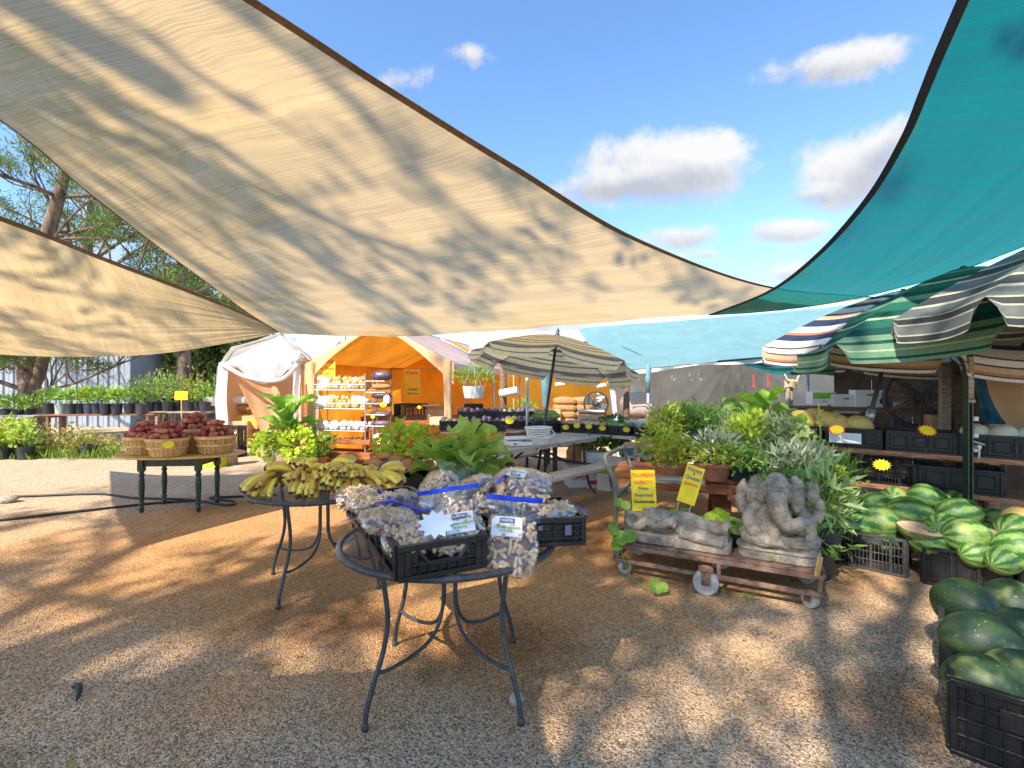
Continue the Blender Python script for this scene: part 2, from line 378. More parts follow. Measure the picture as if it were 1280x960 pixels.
def mat_gravel():
    M, nt = newmat('gravel_ground'); tc = N(nt, 'TexCoord')
    v = N(nt, 'TexVoronoi', _Scale=135.); L(nt, tc.outputs['Object'], v.inputs['Vector'])
    v2 = N(nt, 'TexVoronoi', _Scale=48.); L(nt, tc.outputs['Object'], v2.inputs['Vector'])
    z = N(nt, 'TexNoise', _Scale=.55, _Detail=6., _Roughness=.62, _Distortion=.5); L(nt, tc.outputs['Object'], z.inputs['Vector'])
    z2 = N(nt, 'TexNoise', _Scale=3.4, _Detail=8., _Roughness=.68); L(nt, tc.outputs['Object'], z2.inputs['Vector'])
    sepc = N(nt, 'SeparateColor'); L(nt, v.outputs['Color'], sepc.inputs[0])
    rmp = N(nt, 'ValToRGB'); e = rmp.color_ramp
    for i, (p, c) in enumerate(((0., (.17, .095, .05)), (.25, (.44, .28, .155)), (.55, (.67, .465, .285)), (.8, (.77, .58, .39)), (1., (.90, .75, .58)))):
        el = e.elements[i] if i < 2 else e.elements.new(p)
        el.position = p; el.color = (*c, 1)
    e.elements[1].position = .25
    L(nt, sepc.outputs[0], rmp.inputs[0])
    sail_tint = mixc(nt, rampv(nt, z2.outputs[0], .3, .7), (.52, .255, .085), (.62, .36, .15))
    # warm light through the tan sails, painted as an orange patch of gravel
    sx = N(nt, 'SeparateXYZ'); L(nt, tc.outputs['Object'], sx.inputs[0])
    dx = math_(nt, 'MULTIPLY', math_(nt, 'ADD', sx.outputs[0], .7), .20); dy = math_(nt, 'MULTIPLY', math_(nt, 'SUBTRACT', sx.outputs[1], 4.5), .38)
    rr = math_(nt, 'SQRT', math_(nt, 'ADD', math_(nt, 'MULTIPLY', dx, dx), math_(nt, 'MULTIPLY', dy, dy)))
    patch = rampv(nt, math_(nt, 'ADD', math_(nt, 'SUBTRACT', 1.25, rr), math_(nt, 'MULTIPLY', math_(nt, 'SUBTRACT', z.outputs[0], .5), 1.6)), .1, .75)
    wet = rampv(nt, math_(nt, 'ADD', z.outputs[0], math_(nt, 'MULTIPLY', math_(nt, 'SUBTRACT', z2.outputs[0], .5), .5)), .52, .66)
    c = mixc(nt, math_(nt, 'MULTIPLY', patch, .9), rmp.outputs[0], mixc(nt, .30, mixc(nt, 1., rmp.outputs[0], (1., .70, .40), 'MULTIPLY'), sail_tint))
    c = mixc(nt, math_(nt, 'MULTIPLY', wet, .35), c, (.27, .165, .09))
    for cx, cy, k in ((1.75, 2.15, 1.5), (-.15, 2.75, 1.3), (.9, 4.6, .9), (-1.1, 3.0, 1.4)):      # patches of darker gravel
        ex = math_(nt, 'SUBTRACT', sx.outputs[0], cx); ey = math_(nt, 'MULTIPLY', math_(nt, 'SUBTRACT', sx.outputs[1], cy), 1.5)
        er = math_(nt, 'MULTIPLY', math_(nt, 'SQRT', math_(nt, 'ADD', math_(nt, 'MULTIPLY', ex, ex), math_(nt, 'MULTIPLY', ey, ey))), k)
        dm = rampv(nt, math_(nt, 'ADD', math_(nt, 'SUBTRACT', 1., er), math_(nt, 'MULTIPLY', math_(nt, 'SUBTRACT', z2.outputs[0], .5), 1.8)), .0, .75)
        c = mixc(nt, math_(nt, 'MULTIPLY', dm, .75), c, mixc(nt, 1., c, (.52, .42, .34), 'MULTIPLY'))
    c = mixc(nt, math_(nt, 'MULTIPLY', rampv(nt, v2.outputs[0], .12, .0), .5), c, (.70, .62, .54))
    p = N(nt, 'BsdfPrincipled', _Roughness=.92); L(nt, c, p.inputs['Base Color']); p.inputs['Specular IOR Level'].default_value = .15
    bp = N(nt, 'Bump', _Strength=.85, _Distance=.012)
    L(nt, math_(nt, 'ADD', math_(nt, 'MULTIPLY', v.outputs[0], -1.), math_(nt, 'MULTIPLY', z2.outputs[0], .7)), bp.inputs['Height'])
    L(nt, bp.outputs[0], p.inputs['Normal']); L(nt, p.outputs[0], N(nt, 'OutputMaterial').inputs[0])
    return M
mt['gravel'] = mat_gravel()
mt['pebble'] = mat('pebbles', (.41, .245, .125), .9, .5, 260, c2=(.70, .50, .315), spec=.15)

def mat_melon(n, dark, light, k, sharp):
    """striped rind: bands run along the long (x) axis"""
    M, nt = newmat(n); tc = N(nt, 'TexCoord'); oi = N(nt, 'ObjectInfo')
    vs = N(nt, 'VectorMath', operation='ADD'); L(nt, tc.outputs['Object'], vs.inputs[0])
    cb = N(nt, 'CombineXYZ'); L(nt, math_(nt, 'MULTIPLY', oi.outputs['Random'], 9.), cb.inputs[0]); L(nt, cb.outputs[0], vs.inputs[1])
    sp = N(nt, 'SeparateXYZ'); L(nt, tc.outputs['Object'], sp.inputs[0])
    a = math_(nt, 'ARCTAN2', sp.outputs[1], sp.outputs[2])
    z = N(nt, 'TexNoise', _Scale=26., _Detail=5., _Roughness=.65); L(nt, vs.outputs[0], z.inputs['Vector'])
    w = math_(nt, 'SINE', math_(nt, 'ADD', math_(nt, 'MULTIPLY', a, k), math_(nt, 'MULTIPLY', z.outputs[0], 4.2)))
    c = mixc(nt, rampv(nt, w, -sharp, sharp), dark, light)
    z3 = N(nt, 'TexNoise', _Scale=70., _Detail=4.); L(nt, vs.outputs[0], z3.inputs['Vector'])
    c = mixc(nt, math_(nt, 'MULTIPLY', rampv(nt, z3.outputs[0], .42, .62), .35), c, mul(dark, .8))
    z4 = N(nt, 'TexNoise', _Scale=5., _Detail=3.); L(nt, vs.outputs[0], z4.inputs['Vector'])
    c = mixc(nt, math_(nt, 'MULTIPLY', rampv(nt, z4.outputs[0], .56, .72), .7), c, (.42, .46, .12))
    z5 = N(nt, 'TexNoise', _Scale=90., _Detail=2.); L(nt, vs.outputs[0], z5.inputs['Vector'])
    c = mixc(nt, math_(nt, 'MULTIPLY', rampv(nt, z5.outputs[0], .68, .74), .5), c, (.5, .46, .35))
    p = N(nt, 'BsdfPrincipled', _Roughness=.48); L(nt, c, p.inputs['Base Color'])
    bp = N(nt, 'Bump', _Strength=.12, _Distance=.01); L(nt, z3.outputs[0], bp.inputs['Height']); L(nt, bp.outputs[0], p.inputs['Normal'])
    L(nt, p.outputs[0], N(nt, 'OutputMaterial').inputs[0]); return M
mt['melon'] = mat_melon('striped_rind', (.035, .135, .024), (.22, .34, .085), 9., .6)
mt['melondark'] = mat_melon('dark_rind', (.016, .040, .016), (.045, .085, .022), 7., 1.4)

def mat_mesh():
    """expanded metal: slots between crossing strands are open"""
    M, nt = newmat('expanded_metal'); tc = N(nt, 'TexCoord'); sp = N(nt, 'SeparateXYZ'); L(nt, tc.outputs['Object'], sp.inputs[0])
    k = 2*PI/.016
    a = math_(nt, 'SINE', math_(nt, 'MULTIPLY', math_(nt, 'ADD', sp.outputs[0], math_(nt, 'MULTIPLY', sp.outputs[1], .55)), k))
    b = math_(nt, 'SINE', math_(nt, 'MULTIPLY', math_(nt, 'SUBTRACT', sp.outputs[0], math_(nt, 'MULTIPLY', sp.outputs[1], .55)), k))
    hole = math_(nt, 'MULTIPLY', math_(nt, 'GREATER_THAN', math_(nt, 'ABSOLUTE', a), .5), math_(nt, 'GREATER_THAN', math_(nt, 'ABSOLUTE', b), .5))
    p = N(nt, 'BsdfPrincipled', _Roughness=.45); p.inputs['Base Color'].default_value = (.06, .062, .07, 1)
    t = N(nt, 'BsdfTransparent'); ms = N(nt, 'MixShader'); L(nt, hole, ms.inputs[0]); L(nt, p.outputs[0], ms.inputs[1]); L(nt, t.outputs[0], ms.inputs[2])
    L(nt, ms.outputs[0], N(nt, 'OutputMaterial').inputs[0]); return M
mt['mesh'] = mat_mesh()

def cloth(n, c, tl=.25): return mat(n, c, .75, .08, 30, b=.2, bs=300, tl=tl)
for n, c in (('khaki', (.78, .70, .46)), ('slate', (.20, .21, .20)), ('cream', (.68, .60, .42)), ('rustc', (.50, .20, .10)), ('tanc', (.56, .42, .29)), ('whitec', (.76, .72, .70)),
             ('navy', (.03, .045, .11)), ('brownc', (.09, .045, .035)), ('dgreen', (.012, .12, .075)), ('ddgreen', (.006, .065, .05)), ('lgreen', (.15, .29, .17)), ('pgreen', (.42, .48, .32)),
             ('ggrey', (.17, .185, .165)), ('dgrey', (.055, .058, .055)), ('pale', (.54, .52, .38)), ('bluegrey', (.13, .20, .24))):
    mt[n] = cloth('canvas_'+n, c)

# ---------------------------------------------------------------- ground
SUN_EL, SUN_AZ = rad(45), (0.6, 0.8)
m = MB()
def gz(x, y): return .007*noise.noise(V((x*1.3, y*1.3, 4)))*min(1, max(0, 9-math.hypot(x, y-4)))+.02*noise.noise(V((x*.35, y*.35, 0)))*min(1, max(0, (math.hypot(x, y)-6)/8))
def gf(u, v):
    a = 2*PI*u; r = 0.02+v**4*900
    x, y = r*math.cos(a), 4+r*math.sin(a); return V((x, y, gz(x, y) if r < 60 else 0))
m.grid(gf, 110, 120)
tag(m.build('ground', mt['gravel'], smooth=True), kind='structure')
m = MB(); IC = [(0, 0, 1), (1, 0, 0), (0, 1, 0), (-1, 0, 0), (0, -1, 0), (0, 0, -.6)]; IF = [(0, 1, 2), (0, 2, 3), (0, 3, 4), (0, 4, 1), (5, 2, 1), (5, 3, 2), (5, 4, 3), (5, 1, 4)]
for i in range(26000):
    y = 1.05+6.2*R.random()**1.7; x = U(-1.12, 1.12)*y
    s = .0046*U(.45, 1.3)*(1.7 if R.random() < .10 else 1)*(2.6 if R.random() < .006 else 1); a = U(0, 6)
    q = Matrix.Rotation(a, 3, 'Z')
    sx, sy, sz = s*U(.7, 1.5), s*U(.7, 1.2), s*U(.5, .9)
    m.add([V((x, y, .002+gz(x, y)))+q@V((p[0]*sx, p[1]*sy, p[2]*sz)) for p in IC], IF)
tag(m.build('gravel', mt['pebble'], smooth=True), label='loose pale and brown pebbles scattered over the yard', cat='gravel', kind='stuff')
m = MB()
for cx, cy, sp, n in ((-2.3, 1.75, .5, 200), (-2.0, 1.9, .3, 120), (-1.7, 1.62, .12, 90), (-1.95, 1.55, .1, 60), (-2.6, 2.2, .3, 100), (-1.5, 1.9, .25, 60)):
    for i in range(n):
        x, y = R.gauss(cx, sp*.5), R.gauss(cy, sp*.35)
        m.leaf(V((x, y, .0)), V((U(-1, 1), U(-1, 1), U(.3, 1.5))), rdir(), U(.01, .03), .004)
tag(m.build('weeds', mt['grass']), label='sparse low green weeds coming up through the gravel', cat='weeds', kind='stuff')

# ---------------------------------------------------------------- shade sails
def sail(name, label, mat_, hemmat, e0, e1, far, near, hems, rip):
    """e0/e1 the two long edges, near to far; far: cross edge at the far end; near point(s) fixed by e0[0], e1[0]"""
    A, B, Fe = curve_pts(e0, 60), curve_pts(e1, 60), curve_pts(far, 60)
    Ne = curve_pts(near, 60)
    def at(c, t):
        q = t*60; i = min(int(q), 59); return c[i].lerp(c[i+1], q-i)
    def fn(u, v):      # u across e0->e1, v near->far
        a, b, c, d = at(A, v), at(B, v), at(Ne, u), at(Fe, u)
        q = a.lerp(b, u)+c.lerp(d, v)-((A[0].lerp(B[0], u)).lerp(A[-1].lerp(B[-1], u), v))
        e = 4*u*(1-u)
        q = q+V((0, 0, rip*(noise.noise(V((u*14, v*1.6, 3)))*.5+noise.noise(V((u*34, v*2.5, 8)))*.22)*e**.6))
        return q
    root = thing(name, label, 'shade sail', (0, 0, 0))
    m = MB(); m.grid(fn, 110, 110, uv=True); m.build('cloth', mat_, root, smooth=True)
    for ed, hr in hems:
        c = {'0': A, '1': B, 'f': Fe, 'n': Ne}[ed]; h = MB()
        # flat webbing sewn along the edge
        inward = {'0': lambda t: fn(.02, t), '1': lambda t: fn(.98, t), 'f': lambda t: fn(t, .98), 'n': lambda t: fn(t, .02)}[ed]
        def hf(u, v):
            p = at(c, u); q = inward(u); d = (q-p); d = d.normalized() if d.length > 1e-5 else V((0, 0, 1))
            return p+d*(v-.15)*hr+V((0, 0, -.004))
        h.grid(hf, 60, 2); h.build('hem', hemmat, root, smooth=True)
        h = MB(); h.tube([at(c, i/60) for i in range(61)], .006, 6); h.build('edge_cord', hemmat, root, smooth=True)
    return root
N1 = V((-3.9, -.3, 4.25))
e_left = [N1, V((-3.72, 1.6, 3.72)), P(0, 150, 3.3), P(100, 232, 4.0), P(200, 310, 4.75), P(260, 354, 5.3), P(310, 391, 5.9), P(352, 417, 6.35)]
e_right = [N1, V((-2.35, 1.3, 3.62)), P(400, 53, 2.6), P(500, 118, 2.98), P(640, 205, 3.55), P(800, 300, 4.6), P(960, 358, 5.8), P(1100, 372, 6.7)]
fe = [e_left[-1], P(450, 420, 6.3), P(530, 419, 6.3), P(640, 412, 6.35), P(760, 402, 6.45), P(890, 393, 6.55), P(1000, 384, 6.6), e_right[-1]]
sail('shade_sail', 'large tan shade sail spanning overhead, mottled with branch shadows', mt['sail'], mt['hem'], e_left, e_right, fe, [N1, N1, N1, N1], (('0', .012), ('1', .055)), .05)
R2 = P(356, 414, 6.5)
NL = V((-5.6, 1.3, 3.75)); FL = V((-8.0, 6.6, 1.98))
n2 = [R2, P(260, 372, 5.95), P(130, 322, 5.0), P(0, 271, 3.95), V((-4.9, 2.55, 3.1)), NL]
f2 = [R2, P(300, 426, 6.45), P(200, 442, 6.4), P(100, 446, 6.35), P(0, 443, 6.3), FL]
sail('shade_sail', 'smaller tan shade sail at the left with a drooping lower edge over the sweet potatoes', mt['sail'], mt['hem'], n2, f2, [NL, V((-6.6, 3.8, 2.75)), FL], [R2, R2, R2], (('0', .07), ('f', .012)), .05)
T = P(886, 394, 6.3)
NT = V((2.02, 1.75, 3.80))
tl_ = [NT, P(1175, 53, 2.8), P(1150, 115, 3.1), P(1125, 175, 3.5), P(1080, 250, 4.1), P(1020, 318, 4.9), P(960, 364, 5.6), T]
FR = V((6.6, 4.4, 3.45)); NR = V((5.2, .6, 4.1))
tr_ = [NR, V((5.6, 1.9, 3.75)), V((6.1, 3.2, 3.55)), FR]
tf = [T, P(960, 389, 6.35), P(1030, 380, 6.3), P(1100, 366, 6.1), P(1200, 338, 5.6), P(1280, 308, 5.15), FR]
sail('shade_sail', 'teal shade sail with a thick dark hem at the upper right', mt['teal'], mt['tealhem'], tl_, tr_, tf, [NT, V((3.4, 1.3, 3.75)), NR], (('0', .062), ('1', .06), ('f', .012)), .06)

# unseen tan sail, added behind the photographer to shade the lower left
A_, B_, C_, D_ = V((-7.6, .62, 3.1)), V((-1.75, .10, 3.05)), V((-1.0, -3.2, 3.3)), V((-7.2, -3.6, 3.3))
sail('shade_sail', 'unseen tan sail added behind the photographer to shade the lower left of the yard', mt['sail'], mt['hem'], [D_, (D_+A_)/2+V((.25, 0, -.05)), A_], [C_, (C_+B_)/2+V((-.2, 0, -.05)), B_], [A_, (A_+B_)/2+V((0, -.32, -.10)), B_], [D_, (D_+C_)/2+V((0, .2, -.1)), C_], (('0', .06), ('1', .06)), .05)
# ---------------------------------------------------------------- plastic crates
def wall_mesh(o, u, nrm, Ln, h, style):
    """one crate wall in the frame origin o, along u, outward nrm"""
    m = MB(); o, u, nrm = V(o), V(u), V(nrm); Mx = Matrix((u, nrm, V((0, 0, 1)))).transposed()
    def r(u0, u1, z0, z1, t=.014, off=0): m.box(o+u*(u0+u1)/2+V((0, 0, (z0+z1)/2))+nrm*off, (abs(u1-u0), t, abs(z1-z0)), Mx)
    r(0, Ln, h-.022, h, .026, .001); r(0, Ln, .0, .02, .02, .001)
    r(.0, .022, .02, h-.022, .022); r(Ln-.022, Ln, .02, h-.022, .022)
    if style == 'panel':
        k = max(2, round(Ln/.16))
        for i in range(k):
            a, b = .022+(Ln-.044)*i/k, .022+(Ln-.044)*(i+1)/k
            r(a, b, .02, h-.022, .005, -.012)
            if i: r(a-.010, a+.010, .02, h-.022, .024)
            r(a+.025, b-.025, .045, .052, .012, .001); r(a+.025, b-.025, h-.055, h-.048, .012, .001)
            r(a+.025, a+.032, .045, h-.05, .012, .002); r(b-.032, b-.025, .045, h-.05, .012, .002)
    elif style == 'lattice':
        k = int(Ln/.024)
        for i in range(1, k): r(Ln*i/k-.0035, Ln*i/k+.0035, .02, h-.022, .008)
        for z in (.3, .52, .74): r(.02, Ln-.02, h*z-.004, h*z+.004, .010, .001)
        for a in (.22, .5, .78): r(Ln*a-.010, Ln*a+.010, .02, h-.022, .009, .0015)
        r(Ln*.35, Ln*.65, h-.075, h-.03, .012, .003)
    elif style == 'handle':
        # solid ends, slotted fields and a wide arched hand hole
        r(.022, .05, .02, h-.022, .016); r(Ln-.05, Ln-.022, .02, h-.022, .016)
        for q in range(5):
            z = .035+q*(h-.075)/4.6
            r(.05, .075, z, z+.012, .006); r(Ln-.075, Ln-.05, z, z+.012, .006)
        r(.022, Ln-.022, .02, h*.45, .006, -.006)
        for i in range(1, 9): r(Ln*i/9-.004, Ln*i/9+.004, .02, h*.36, .016, .002)
        arch = []
        for i in range(17):
            t = i/16; x = .075+(Ln-.15)*t; z = h-.024-(h*.45)*min(1, math.sin(PI*t)*1.5); arch.append(o+u*x+V((0, 0, z))+nrm*.004)
        m.tube(arch, .009, 6)
        r(.05, Ln-.05, h*.40, h*.46, .02, .003)
    elif style == 'slots':
        r(.022, Ln-.022, .02, h-.022, .006, -.006)
        k = int(Ln/.05)
        for i in range(1, k): r(Ln*i/k-.004, Ln*i/k+.004, .02, h-.022, .015)
        for z in (.28, .5, .72): r(.02, Ln-.02, h*z-.005, h*z+.005, .013, .001)
        r(Ln*.3, Ln*.7, h*.55, h*.8, .016, .0025)
    return m
def crate(label, w, d, h, loc, rz, styles=('panel', 'panel'), ma='black', group='black produce crates', cat='crate', name='produce_crate', marks=True, base=True):
    t = thing(name, label, cat, loc, rz, group)
    a, b = w/2, d/2; mm = mt[ma]
    if base:
        m = MB(); m.box((0, 0, .008), (w-.03, d-.03, .012)); m.build('base', mm, t)
    for o, u, n_, ln, st in (((-a, -b, 0), (1, 0, 0), (0, -1, 0), w, styles[0]), ((-a, b, 0), (1, 0, 0), (0, 1, 0), w, styles[0]),
                             ((-a, -b+.014, 0), (0, 1, 0), (-1, 0, 0), d-.028, styles[1]), ((a, -b+.014, 0), (0, 1, 0), (1, 0, 0), d-.028, styles[1])):
        wall_mesh(o, u, n_, ln, h, st).build('wall', mm, t, bev=.0022)
    return t
def star(label, loc, rot, r=.05, ma='yellow', text=None, ink='ink', group='star price tags', cat='price tag', n=14, th=.0015, size=None, rag=.72):
    t = thing('price_tag', label, cat, loc, rot, group)
    out = [((r if i % 2 == 0 else r*rag)*math.cos(PI*i/n)*1.15, (r if i % 2 == 0 else r*rag)*math.sin(PI*i/n)*.85) for i in range(2*n)]
    m = MB(); m.prism(out, th, Matrix.Identity(4)); m.build('card', mt[ma], t)
    if text:
        m = MB(); m.text(text, size or r*.62, Matrix.Translation((0, 0, th/2+.001))); m.build('lettering', mt[ink], t)
    return t
def facing(yaw, lean=0.): return Euler((PI/2-lean, 0, yaw))     # card face towards -Y turned by yaw

# ---------------------------------------------------------------- round patio tables
def patio_table(label, loc, r, h, rz):
    t = thing('patio_table', label, 'table', loc, rz, 'round mesh topped iron tables')
    m = MB(); m.lathe([(.001, h-.006), (r-.02, h-.006)], 64); m.build('tabletop', mt['mesh'], t)
    m = MB(); m.tube([(math.cos(a*2*PI/64)*(r-.012), math.sin(a*2*PI/64)*(r-.012), h-.012) for a in range(64)], .016, 8, closed=True)
    m.lathe([(r*.22, h-.012), (r*.22, h-.004), (r*.06, h-.004)], 32); m.build('rim', mt['iron'], t, smooth=True)
    m = MB(); m.lathe([(.028, h-.12), (.03, h-.1), (.03, h-.02), (.02, h-.012)], 16); m.box((0, 0, h-.06), (.05, .05, .09)); m.build('centre_bracket', mt['iron'], t, bev=.004)
    for k in range(4):
        a = PI/4+k*PI/2; c, s = math.cos(a), math.sin(a)
        def q(rr, z): rr *= 1-.10*min(1, rr*1.2); return (c*rr*r, s*rr*r, z*h)
        m = MB(); m.tube(curve_pts([q(.83, .97), q(.78, .8), q(.74, .6), q(.79, .42), q(.90, .24), q(.97, .10), q(.985, .005)], 22), .0115, 8)
        m.lathe([(.001, .0), (.016, .0), (.016, .02), (.01, .03)], 10, (c*.8865*r, s*.8865*r, 0)); m.build('leg', mt['iron'], t, smooth=True)
        m = MB(); m.tube(curve_pts([q(.07, .97), q(.075, .7), q(.09, .5), q(.20, .36), q(.42, .30), q(.70, .285), q(.865, .30)], 22), .009, 8)
        m.build('brace', mt['iron'], t, smooth=True)
    return t
TB = V((-.31, 2.40, 0)); TH = .72
patio_table('round black mesh patio table carrying crates of bagged peanuts', TB, .53, TH, rad(3))
TB2 = V((-1.40, 3.60, 0)); TH2 = .712
patio_table('round dark patio table under the heap of bananas', TB2, .52, TH2, rad(29))
c1 = TB
def rel(x, y, z=0): return V((x, y, TH+.006+z))
A1 = math.atan2(.16, .315)
u1 = V((math.cos(A1), math.sin(A1), 0)); w1 = V((-math.sin(A1), math.cos(A1), 0))
near1 = V((-.425, 1.80, 0)); o1 = near1+u1*.18+w1*.27
crate('front black crate of peanut bags overhanging the table edge', .36, .54, .135, (o1.x, o1.y, TH+.008), A1, ('handle', 'panel'), group='crates of peanuts')
o3 = o1+w1*.56-u1*.015
crate('rear black crate of peanut bags beside the bananas', .36, .5, .125, (o3.x, o3.y, TH+.008), A1+.05, ('panel', 'panel'), group='crates of peanuts')
o2 = V((.035, 2.39, 0))
cr2 = crate('right hand black crate of peanut bags with a white mark on its front', .55, .40, .13, (o2.x, o2.y, TH+.008), rad(9), ('slots', 'panel'), group='crates of peanuts')
m = MB(); m.box((.19, -.217, .075), (.03, .003, .045)); m.box((.06, -.217, .09), (.02, .003, .02)); m.build('moulded_mark', mt['greyink'], cr2)
# ---- peanut bags
PN = []
for i in range(8):
    z = i/7; PN.append((.001 if i in (0, 7) else .0088*(1-.28*math.exp(-((z-.5)/.14)**2))*math.sin(PI*min(.92, max(.08, z)))**.35, (z-.5)*.036))
def peanut(m, p, d):
    o = len(m.v); Mx = rotdir(d)@Matrix.Rotation(U(0, 6), 3, 'Y'); k = U(.95, 1.35); n = 6
    for r, z in PN:
        for j in range(n):
            a = 2*PI*j/n; m.v.append(tuple(p+Mx@V((r*k*math.cos(a), z*k, r*k*math.sin(a)))))
    for i in range(7):
        for j in range(n): m.f.append((o+i*n+j, o+i*n+(j+1) % n, o+(i+1)*n+(j+1) % n, o+(i+1)*n+j)); m.m.append(0)
def sgnp(x, p): return math.copysign(abs(x)**p, x)
def peanut_bag(label, loc, rot, w=.24, l=.22, th=.085, strip=True, lab=None, flap=.06, n=165, bend=.5):
    t = thing('peanut_bag', label, 'bag', loc, rot, 'clear zip bags of peanuts')
    sd = U(0, 50)
    def surf(th_, ph, k=1.):
        x = sgnp(math.sin(th_)*math.cos(ph), .72)*w/2; y = sgnp(math.sin(th_)*math.sin(ph), .72)*l/2; z = sgnp(math.cos(th_), .9)*th/2
        q = V((x, y, z)); f = 1+.13*noise.noise(q*16+V((sd, 0, 0)))
        return V((q.x*k*f, q.y*k*f, q.z*k*(f+.05)))
    m = MB()
    for i in range(n):
        q = rdir(); th_ = math.acos(q.z); ph = math.atan2(q.y, q.x)
        if i % 3:      # spread over the broad faces
            th_ = math.asin(min(1., R.random()**.69*.99)) if i % 2 else PI-math.asin(min(1., R.random()**.69*.99))
        peanut(m, surf(th_, ph, .91*U(.86, 1.0)), V((U(-1, 1), U(-1, 1), U(-.5, .5)-q.z*.3)))
    m.mi = 1; m.ell((0, 0, 0), (1, 1, 1), nu=16, nv=10); k0 = len(m.v)-16*11
    m.v[k0:] = [tuple(surf(math.acos(max(-1, min(1, q[2]))), math.atan2(q[1], q[0]), .72)) for q in m.v[k0:]]
    tag(m.build('peanuts', [mt['peanut'], mt['darkwood']], t, smooth=True), kind='stuff')
    m = MB(); nu, nv = 28, 16
    def ff(u, v):
        q = surf(PI*(.001+.998*v), 2*PI*u, 1.0); return q*(1+.05*noise.noise(q*30+V((sd, 5, 0))))
    m.grid(ff, nu, nv)
    # flat empty mouth of the bag
    y0 = l*.40; zb = .0
    def fl(u, v):
        x = (u-.5)*w*(1.0+.10*v); y = y0+v*(flap+.03); z = zb-.035*bend*v*v+.012*noise.noise(V((x*14+sd, y*14, 1)))
        return V((x, y, z))
    m.grid(fl, 12, 5); m.build('film', mt['film'], t, smooth=True)
    if strip:
        s = MB()
        def st(u, v): q = fl(u, .76+v*.20); return q+V((0, 0, .0022))
        s.grid(st, 12, 2); s.mi = 0
        def st2(u, v): q = fl(u, .76+v*.20); return q-V((0, 0, .0022))
        s.grid(st2, 12, 2); s.build('zip_strip', mt['bluezip'], t, smooth=True)
    if lab:
        lx, ly, lw, lh = lab; s = MB()
        top = max(surf(rad(a), rad(b), 1.0).z for a in (8, 25, 40) for b in range(0, 360, 40))
        zt = th*.5*.93
        def lb(u, v):
            x = lx+(u-.5)*lw; y = ly+(v-.5)*lh
            e = 1-max(0, (abs(x)/(w/2)))**3.2*.5-max(0, abs(y)/(l/2))**3.2*.6
            return V((x, y, max(.02, zt*e+.007)))
        s.grid(lb, 6, 4); p = s.build('label_card', mt['paper'], t, smooth=True)
        def T4(x, y): q = lb(.5+x/lw, .5+y/lh); return Matrix.Translation((q.x, q.y, q.z+.004))
        k = MB(); k.box((lx, ly+lh*.28, lb(.5, .78).z+.002), (lw*.5, lh*.26, .001)); k.build('label_band', mt['greyink'], p)
        k = MB(); k.text('ROASTED', lh*.14, T4(0, lh*.28)); k.build('lettering', mt['paper'], p)
        k = MB(); k.text('ROASTED PEANUTS', lh*.15, T4(0, -lh*.08)); k.text('IN THE SHELL', lh*.11, T4(0, -lh*.25)); k.build('green_lettering', mt['limeink'], p)
    return t
def bagat(label, px, py, d, yaw, pitch=0, roll=0, **k):
    q = P(px, py, d); q.z = max(q.z, TH+.05); return peanut_bag(label, q, Euler((rad(pitch), rad(roll), rad(yaw))), **k)
bagat('leftmost back bag of peanuts in the crate beside the bananas', 447, 622, 2.56, 20, 12, w=.22, l=.2)
bagat('left bag of peanuts with a violet tinted edge, on the left crate rim', 461, 631, 2.40, 60, 14, 6, w=.22, l=.2)
bagat('bag of peanuts leaning against the left pair, blue corner showing', 491, 627, 2.44, 205, 16, -8, w=.2, l=.2)
bagat('small rounded bag of peanuts behind the front crate, left of the big heap', 514, 626, 2.5, 120, 26, 0, w=.2, l=.19)
bagat('upright bag of peanuts in the middle of the heap, creased at its top', 549, 612, 2.44, -25, 48, 10, w=.21, l=.2, strip=False)
bagat('bag of peanuts lying below the upright middle bag', 556, 632, 2.28, 150, 10, 0, w=.26, l=.18)
bagat('plump bag of peanuts near the top of the heap with a blue corner', 588, 612, 2.40, -100, 26, 0, w=.25, l=.25, th=.11)
bagat('biggest bag of peanuts on top of the heap at the right', 650, 612, 2.42, 160, -30, -6, w=.32, l=.29, th=.12, n=230, flap=.05, lab=(.03, -.05, .1, .06))
bagat('bag of peanuts lying below the biggest one, blue strip at its left', 624, 634, 2.26, 60, 10, 8, w=.25, l=.23, th=.09)
bagat('bag of peanuts at the right end with a blue strip over the crate rim', 690, 640, 2.34, -62, 4, 6, w=.22, l=.22, th=.07)
bagat('slack bag of peanuts behind the biggest one, mouth folded flat', 655, 600, 2.62, 30, 4, 0, w=.3, l=.22, th=.09)
bagat('bag of peanuts with a pale dusty top in the left of the front crate', 488, 651, 2.06, 78, 6, 6, w=.26, l=.24, th=.10)
bagat('bag of peanuts lowest in the front crate with its blue strip folded forward', 510, 672, 1.97, 22, 30, -4, w=.22, l=.17, th=.07, flap=.06)
bagat('labelled bag of peanuts standing in the front crate under a wide blue strip', 569, 662, 2.02, 14, 58, -6, w=.25, l=.24, th=.08, lab=(.02, .015, .12, .085), flap=.07)
bagat('labelled bag of peanuts leaning on the outside of the right crate', 640, 682, 2.045, 4, 62, 6, w=.235, l=.26, th=.08, lab=(-.03, .07, .13, .085), flap=.085, n=190)
star('blank white star price tag on the front crate of peanuts', P(545, 655, 1.90), facing(.35, .5), .068, 'paper', n=11, rag=.7)

